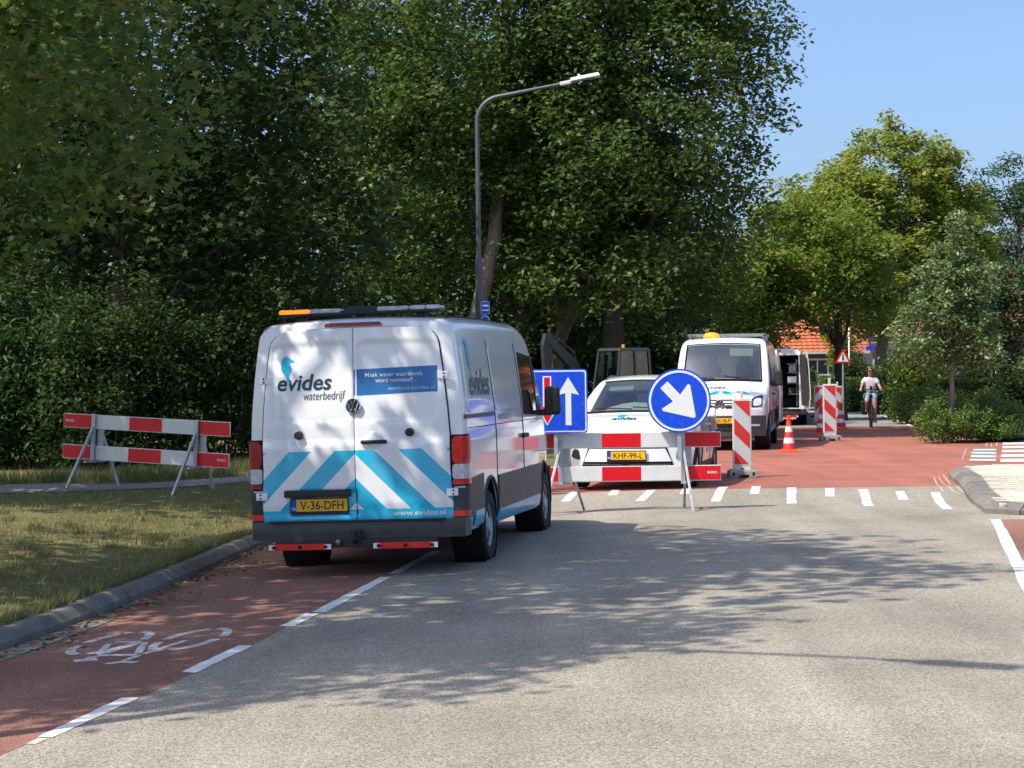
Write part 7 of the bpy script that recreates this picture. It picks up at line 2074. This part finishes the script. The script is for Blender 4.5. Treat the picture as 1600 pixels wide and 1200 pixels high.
tree('poplar_tree', 'tall dark tree at the right end of the row, outlined against the sky', (2.6, 50.0, zg(2.6, 50)),
     [(2.6, 50.0, 13.5, 4.0, 3.6, 5.2), (3.2, 49.5, 8.6, 3.7, 3.2, 3.6), (3.9, 50.5, 5.8, 2.7, 2.4, 2.3), (5.0, 49.5, 11.0, 2.0, 2.2, 2.6), (3.6, 51.0, 4.4, 3.0, 1.8, 1.7), (1.0, 51.0, 5.0, 2.0, 1.8, 2.0), (2.2, 48.6, 5.6, 2.0, 0.8, 2.2), (3.8, 48.6, 4.2, 1.7, 0.8, 1.2), (2.4, 48.2, 3.6, 1.5, 0.6, 1.3), (0.9, 48.4, 4.2, 1.4, 0.6, 1.4)],
     [((2.6, 50.0, 0.1), 0.30), ((2.5, 50.0, 3.0), 0.25), ((2.5, 50, 8.0), 0.18), ((2.6, 50, 14.0), 0.08)], 'bark_dark', 'leaf_poplar', 'oval', 1250, 64, 0.60, 0.17, 15, TL, autumn=0.05, hollow=0.3, gap=0.18)
tree('poplar_tree', 'dark tree further back behind the excavator', (0.2, 62.0, zg(0.2, 62)),
     [(0.5, 62.0, 7.5, 5.0, 3.0, 5.0), (3.8, 62.0, 5.6, 3.2, 2.4, 3.2)],
     [((0.2, 62.0, 0.1), 0.26), ((0.3, 62.0, 4.0), 0.2), ((0.5, 62, 9.0), 0.1)], 'bark_dark', 'leaf_thicket', 'oval', 520, 46, 0.7, 0.22, 16, TL, autumn=0.03)
tree('poplar_tree', 'branchy tree with pale forked limb above the digger arm', (1.5, 56.0, zg(1.5, 56)),
     [(0.9, 56.0, 6.4, 2.6, 2.0, 2.8), (2.4, 55.5, 4.8, 1.8, 1.6, 1.4)],
     [((1.0, 56.0, 0.1), 0.22), ((1.25, 56.0, 2.6), 0.19), ((1.75, 55.6, 3.6), 0.15), ((2.2, 55.6, 5.2), 0.09)], 'bark_pale', 'leaf_poplar', 'oval', 220, 46, 0.6, 0.17, 17, TL)
tree('lime_tree', 'shaded tree with dark straight trunk beside the warning sign', (10.95, 68.0, PLAT),
     [(9.6, 68.0, 5.6, 2.7, 2.4, 2.3), (8.0, 67.0, 4.4, 1.8, 1.8, 1.5), (11.4, 68.5, 5.2, 1.6, 1.8, 1.8), (9.9, 67.4, 3.9, 1.7, 1.3, 0.9), (7.9, 67.0, 3.5, 1.6, 1.4, 1.0), (11.9, 68.0, 4.0, 1.0, 1.2, 1.0)],
     [((10.95, 68.0, 0.1), 0.19), ((10.95, 68.0, 2.0), 0.16), ((10.8, 68, 4.0), 0.12), ((10.4, 68, 6.5), 0.06)], 'bark_dark', 'leaf_chestnut', 'oval', 480, 54, 0.5, 0.19, 18, None, autumn=0.05, tshift=-0.2, limbs=9)  # leaf tint shifted darker, painting in the shade on this crown
tree('chestnut_tree', 'big sunlit yellow-green tree against the sky on the right', (14.45, 80.0, PLAT),
     [(15.2, 80.0, 8.3, 3.0, 3.0, 3.1), (12.7, 79.0, 6.9, 2.7, 2.8, 2.7), (17.0, 80.5, 7.0, 2.1, 2.4, 2.6), (14.6, 78.6, 5.2, 3.4, 2.8, 2.1), (10.9, 77.5, 5.6, 1.5, 1.6, 2.0)],
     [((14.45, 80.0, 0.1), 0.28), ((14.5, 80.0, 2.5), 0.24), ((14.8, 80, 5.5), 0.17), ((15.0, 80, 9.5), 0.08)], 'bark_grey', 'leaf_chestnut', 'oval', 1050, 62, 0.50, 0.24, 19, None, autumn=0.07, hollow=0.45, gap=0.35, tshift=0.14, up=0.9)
yt = at(1487, 692)
tree('young_tree', 'young silvery-leaved tree with thin trunk in the rose bed', (yt.x, yt.y, 0.17),
     [(yt.x + 0.05, yt.y, 3.3, 0.9, 0.85, 1.2), (yt.x - 0.5, yt.y, 2.5, 0.75, 0.7, 0.85), (yt.x + 0.55, yt.y, 2.4, 0.7, 0.7, 0.85), (yt.x + 0.12, yt.y, 4.45, 0.5, 0.5, 0.8), (yt.x + 0.55, yt.y, 3.7, 0.5, 0.5, 0.7)],
     [((yt.x, yt.y, 0.1), 0.065), ((yt.x + 0.02, yt.y, 1.6), 0.055), ((yt.x + 0.03, yt.y, 3.0), 0.035), ((yt.x + 0.08, yt.y, 4.6), 0.015)], 'bark_grey', 'leaf_silver', 'oval', 420, 36, 0.22, 0.105, 20, None, autumn=0.10, hollow=0.2, limbs=20, gap=0.1)
tree('conifer_tree', 'dark green tree at the right edge behind the chestnut', (24.0, 97.0, PLAT),
     [(24.2, 97.0, 7.5, 3.4, 3.0, 4.0), (26.5, 89.5, 4.6, 2.6, 1.4, 3.0), (22.3, 97, 5.6, 1.9, 2.0, 2.6), (23.4, 89.5, 5.2, 1.6, 1.2, 2.2)],
     [((24.0, 97.0, 0.1), 0.25), ((24.1, 97.0, 4.0), 0.18), ((24.2, 97, 9.5), 0.07)], 'bark_dark', 'leaf_conifer', 'long', 520, 56, 0.6, 0.30, 21, None, autumn=0.0)
tree('garden_tree', 'yellow-green garden tree in front of the orange roofed house', (15.7, 97.5, PLAT),
     [(15.8, 97.5, 3.1, 0.9, 0.9, 1.3), (15.9, 97.5, 2.0, 0.8, 0.8, 0.9)], [((15.7, 97.5, 0.1), 0.08), ((15.75, 97.5, 2.0), 0.05), ((15.8, 97.5, 3.6), 0.02)], 'bark_brown', 'leaf_lime', 'oval', 90, 40, 0.3, 0.16, 22, None, autumn=0.0)
gt = atd(1508, 640, 56.0)
tree('garden_tree', 'twin-stemmed dark garden tree behind the clipped hedge', (gt.x, 56.0, PLAT),
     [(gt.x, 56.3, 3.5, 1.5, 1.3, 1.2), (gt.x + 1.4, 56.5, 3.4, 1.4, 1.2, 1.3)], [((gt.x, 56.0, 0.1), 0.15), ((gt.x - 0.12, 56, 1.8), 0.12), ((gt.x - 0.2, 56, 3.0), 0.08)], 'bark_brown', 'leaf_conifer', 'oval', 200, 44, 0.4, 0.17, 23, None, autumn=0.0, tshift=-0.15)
BT = 'trees deep in the wood'
for i, (x, y, lb) in enumerate(((-21, 52, 'tree deep in the wood beyond the left edge'), (-14.5, 58, 'tree deep in the wood behind the path barrier'), (-9.0, 62, 'tree deep in the wood behind the service van'), (-3.6, 66, 'tree deep in the wood behind the lamp post'), (1.5, 72, 'tree deep in the wood behind the excavator'), (6.2, 84, 'tree deep in the wood behind the second van'), (9.4, 90, 'tree at the end of the wood beside the brown house'))):
    top = 15 if x < 0 else (13 if x < 5 else 6.5)
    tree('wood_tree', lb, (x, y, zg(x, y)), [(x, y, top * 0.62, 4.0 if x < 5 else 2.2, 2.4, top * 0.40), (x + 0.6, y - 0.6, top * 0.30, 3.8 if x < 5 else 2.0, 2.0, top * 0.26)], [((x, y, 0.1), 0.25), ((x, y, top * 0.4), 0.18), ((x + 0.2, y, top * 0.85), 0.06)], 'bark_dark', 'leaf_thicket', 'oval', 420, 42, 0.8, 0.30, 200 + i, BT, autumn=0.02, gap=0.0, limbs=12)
# ------------------------------------------------------------------ thicket on the left, behind the path
TH = 'shrubs of the dark thicket'
sp = [(-130, 735, 2.6, 2.6, 'ash'), (-30, 738, 2.3, 3.0, 'ash'), (60, 737, 2.2, 2.4, 'ash'), (140, 738, 2.4, 2.9, 't'), (235, 735, 2.3, 2.5, 't'), (330, 730, 2.4, 2.8, 't'), (430, 722, 2.4, 2.4, 't'), (530, 712, 2.4, 2.6, 't'), (640, 700, 2.4, 2.6, 't'), (740, 690, 2.4, 2.2, 't')]
lab = ['leftmost feathery shrub of the thicket, mostly outside the picture', 'bright feathery-leaved shrub at the left edge of the thicket', 'feathery green shrub behind the barrier\'s left end', 'dark shrub behind the barrier\'s left trestle', 'dark shrub behind the middle of the path barrier', 'dark shrub behind the barrier\'s right trestle', 'dark shrub just left of the service van\'s roof', 'dark shrub hidden mostly behind the service van', 'dark shrub behind the service van\'s light bar', 'dark shrub at the foot of the lamp post']
for i, (px, py, rw_, hh, kd) in enumerate(sp):
    b0 = atv(px, py); b0 = Vector((b0.x, b0.y + 1.2, 0)); b0.z = zg(b0.x, b0.y)
    w = 1.25
    shrub('shrub', lab[i], tuple(b0), [(b0.x, b0.y, b0.z + hh * 0.5, w, 0.9, hh * 0.52), (b0.x + 0.3, b0.y + 0.5, b0.z + hh * 0.75, w * 0.9, 0.9, hh * 0.42), (b0.x - 0.3, b0.y - 0.2, b0.z + hh * 0.28, w * 0.9, 0.7, hh * 0.3)],
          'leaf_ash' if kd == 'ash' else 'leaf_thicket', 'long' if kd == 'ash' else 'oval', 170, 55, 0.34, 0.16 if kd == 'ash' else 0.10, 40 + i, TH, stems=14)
# wood behind, closing the view: taller bushes further back
WB = 'understorey bushes behind the thicket'
k = 0
for (x, y, h, w, lb) in ((-13.0, 36, 6.5, 2.6, 'tall bush behind the left edge of the thicket'), (-10.4, 41, 6.0, 2.6, 'tall bush in the wood above the path barrier'), (-5.4, 45, 6.0, 2.6, 'tall bush in the wood left of the service van'), (-2.6, 54, 5.5, 2.4, 'tall bush beyond the lamp post'), (0.4, 66, 4.5, 3.0, 'bush in the dark behind the digger arm'), (4.0, 70, 4.2, 3.0, 'bush in the dark behind the digger cab'), (6.8, 76, 4.0, 2.6, 'bush behind the second van\'s roof'), (-8, 50, 8, 3.2, 'bush deep in the wood behind the service van'), (-17, 44, 9, 3.6, 'bush deep in the wood at the left')):
    z = zg(x, y)
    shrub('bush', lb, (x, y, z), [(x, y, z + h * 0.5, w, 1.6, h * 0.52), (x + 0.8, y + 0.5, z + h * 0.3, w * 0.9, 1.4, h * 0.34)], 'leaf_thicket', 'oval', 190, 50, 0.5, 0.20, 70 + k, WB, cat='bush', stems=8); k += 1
# ------------------------------------------------------------------ right-hand bed, hedges
RB = 'rose bushes in the roadside bed'
k = 0
for (px, py, w, h, lb) in ((1405, 650, 0.9, 1.0, 'rose bush at the far tip of the bed beside the cyclist'), (1425, 658, 0.9, 1.1, 'rose bush behind the cyclist\'s handlebar side of the bed'), (1447, 666, 0.95, 1.15, 'dark rose bush in the middle of the far half of the bed'), (1468, 676, 0.9, 1.1, 'dark rose bush left of the young tree'), (1486, 689, 0.8, 0.95, 'low light bush at the foot of the young tree'), (1515, 686, 0.85, 0.95, 'sunlit bush right of the young tree'), (1543, 685, 0.85, 1.05, 'large sunlit bush near the end of the bed'), (1562, 687, 0.6, 0.8, 'last bush at the near end of the bed'), (1592, 652, 0.7, 0.75, 'round light bush at the foot of the gate post')):
    b0 = at(px, py + 4); b0 = Vector((b0.x + 0.05, b0.y + 0.35, 0.17))
    shrub('rose_bush', lb, tuple(b0), [(b0.x, b0.y, 0.17 + h * 0.42, w, 0.8, h * 0.5), (b0.x + 0.25, b0.y + 0.3, 0.17 + h * 0.7, w * 0.6, 0.6, h * 0.36)], 'leaf_rose', 'oval', 120, 46, 0.20, 0.075, 100 + k, RB, cat='bush', tshift=0.12 if k in (4, 5, 6, 8) else 0.0); k += 1  # lighter leaf tint paints sunlight onto the brighter bushes
for (px, py, Y, w, h, lm, lb, ts) in ((1440, 600, 62, 1.3, 2.6, 'leaf_hedge', 'tall bright green shrub behind the bed, left of the dark hedge', 0.15), (1408, 600, 70, 1.2, 2.1, 'leaf_hedge', 'light green shrub behind the cyclist', 0.1), (1340, 600, 90, 1.1, 2.3, 'leaf_thicket', 'round dark bush above the pale clipped hedge', 0.0), (1337, 630, 83, 0.9, 1.1, 'leaf_rose', 'low bush in front of the pale clipped hedge', 0.05), (1284, 600, 97, 2.2, 1.6, 'leaf_rose', 'flowering hedge bush below the white window', 0.2), (1590, 600, 64, 0.9, 2.0, 'leaf_silver', 'pale bush behind the gate post', 0.2), (1550, 600, 60, 1.2, 2.4, 'leaf_thicket', 'dark bush behind the clipped hedge', 0.0), (1470, 600, 66, 1.6, 3.0, 'leaf_thicket', 'dark bush in the shade behind the young tree', 0.0)):
    p = atd(px, py, Y)
    shrub('garden_shrub', lb, (p.x, Y, PLAT), [(p.x, Y, PLAT + h * 0.5, w, 0.9, h * 0.52)], lm, 'oval', 120, 46, 0.32, 0.13, 130 + k, None, cat='shrub', tshift=ts); k += 1
hp = atd(1527, 620, 53.0)
box_hedge('clipped_hedge', 'square clipped hedge with sunlit end right of the young tree', (hp.x, 53.6, PLAT), (1.5, 0.8, 1.36), R(-28), 'leaf_hedge', 9000, 0.06, 160)
hp = atd(1338, 610, 87.0)
box_hedge('clipped_hedge', 'pale clipped hedge beyond the cyclist at the end of the road', (hp.x - 0.2, 87.8, PLAT), (2.0, 0.8, 1.35), R(0), 'leaf_hedge', 9000, 0.09, 161, tshift=0.2)
hp = atd(1400, 610, 92.0)
box_hedge('clipped_hedge', 'long dark garden hedge behind the large tree trunk', (hp.x + 3, 92.0, PLAT), (11.0, 0.9, 1.7), R(0), 'leaf_rose', 16000, 0.10, 162)
# ------------------------------------------------------------------ fallen leaves
n = 2600
yy = 10.5 + 15 * rng.random(n); xx = np.array([kx(y) for y in yy]) + np.abs(rng.normal(0, 0.10 + 0.16 * (np.sin(yy * 2.3) > 0.2), n)) + 0.02
m = rng.random(n) < 0.4
xx[m] = np.array([kx(y) for y in yy[m]]) - 0.2 - rng.random(m.sum()) * 4
zz = np.array([zt(a, b_) + 0.012 if a > kx(b_) else zv(a, b_) + 0.02 for a, b_ in zip(xx, yy)])
tag(put('fallen_leaves', leaf_mesh('fallen_leaves', np.stack([xx, yy, zz], 1), 0.042, rng.random(n), 'maple', 'dead_leaf', 2.5, 0.0)), 'dry brown leaves scattered along the gutter and the grass', 'leaves', kind='stuff')
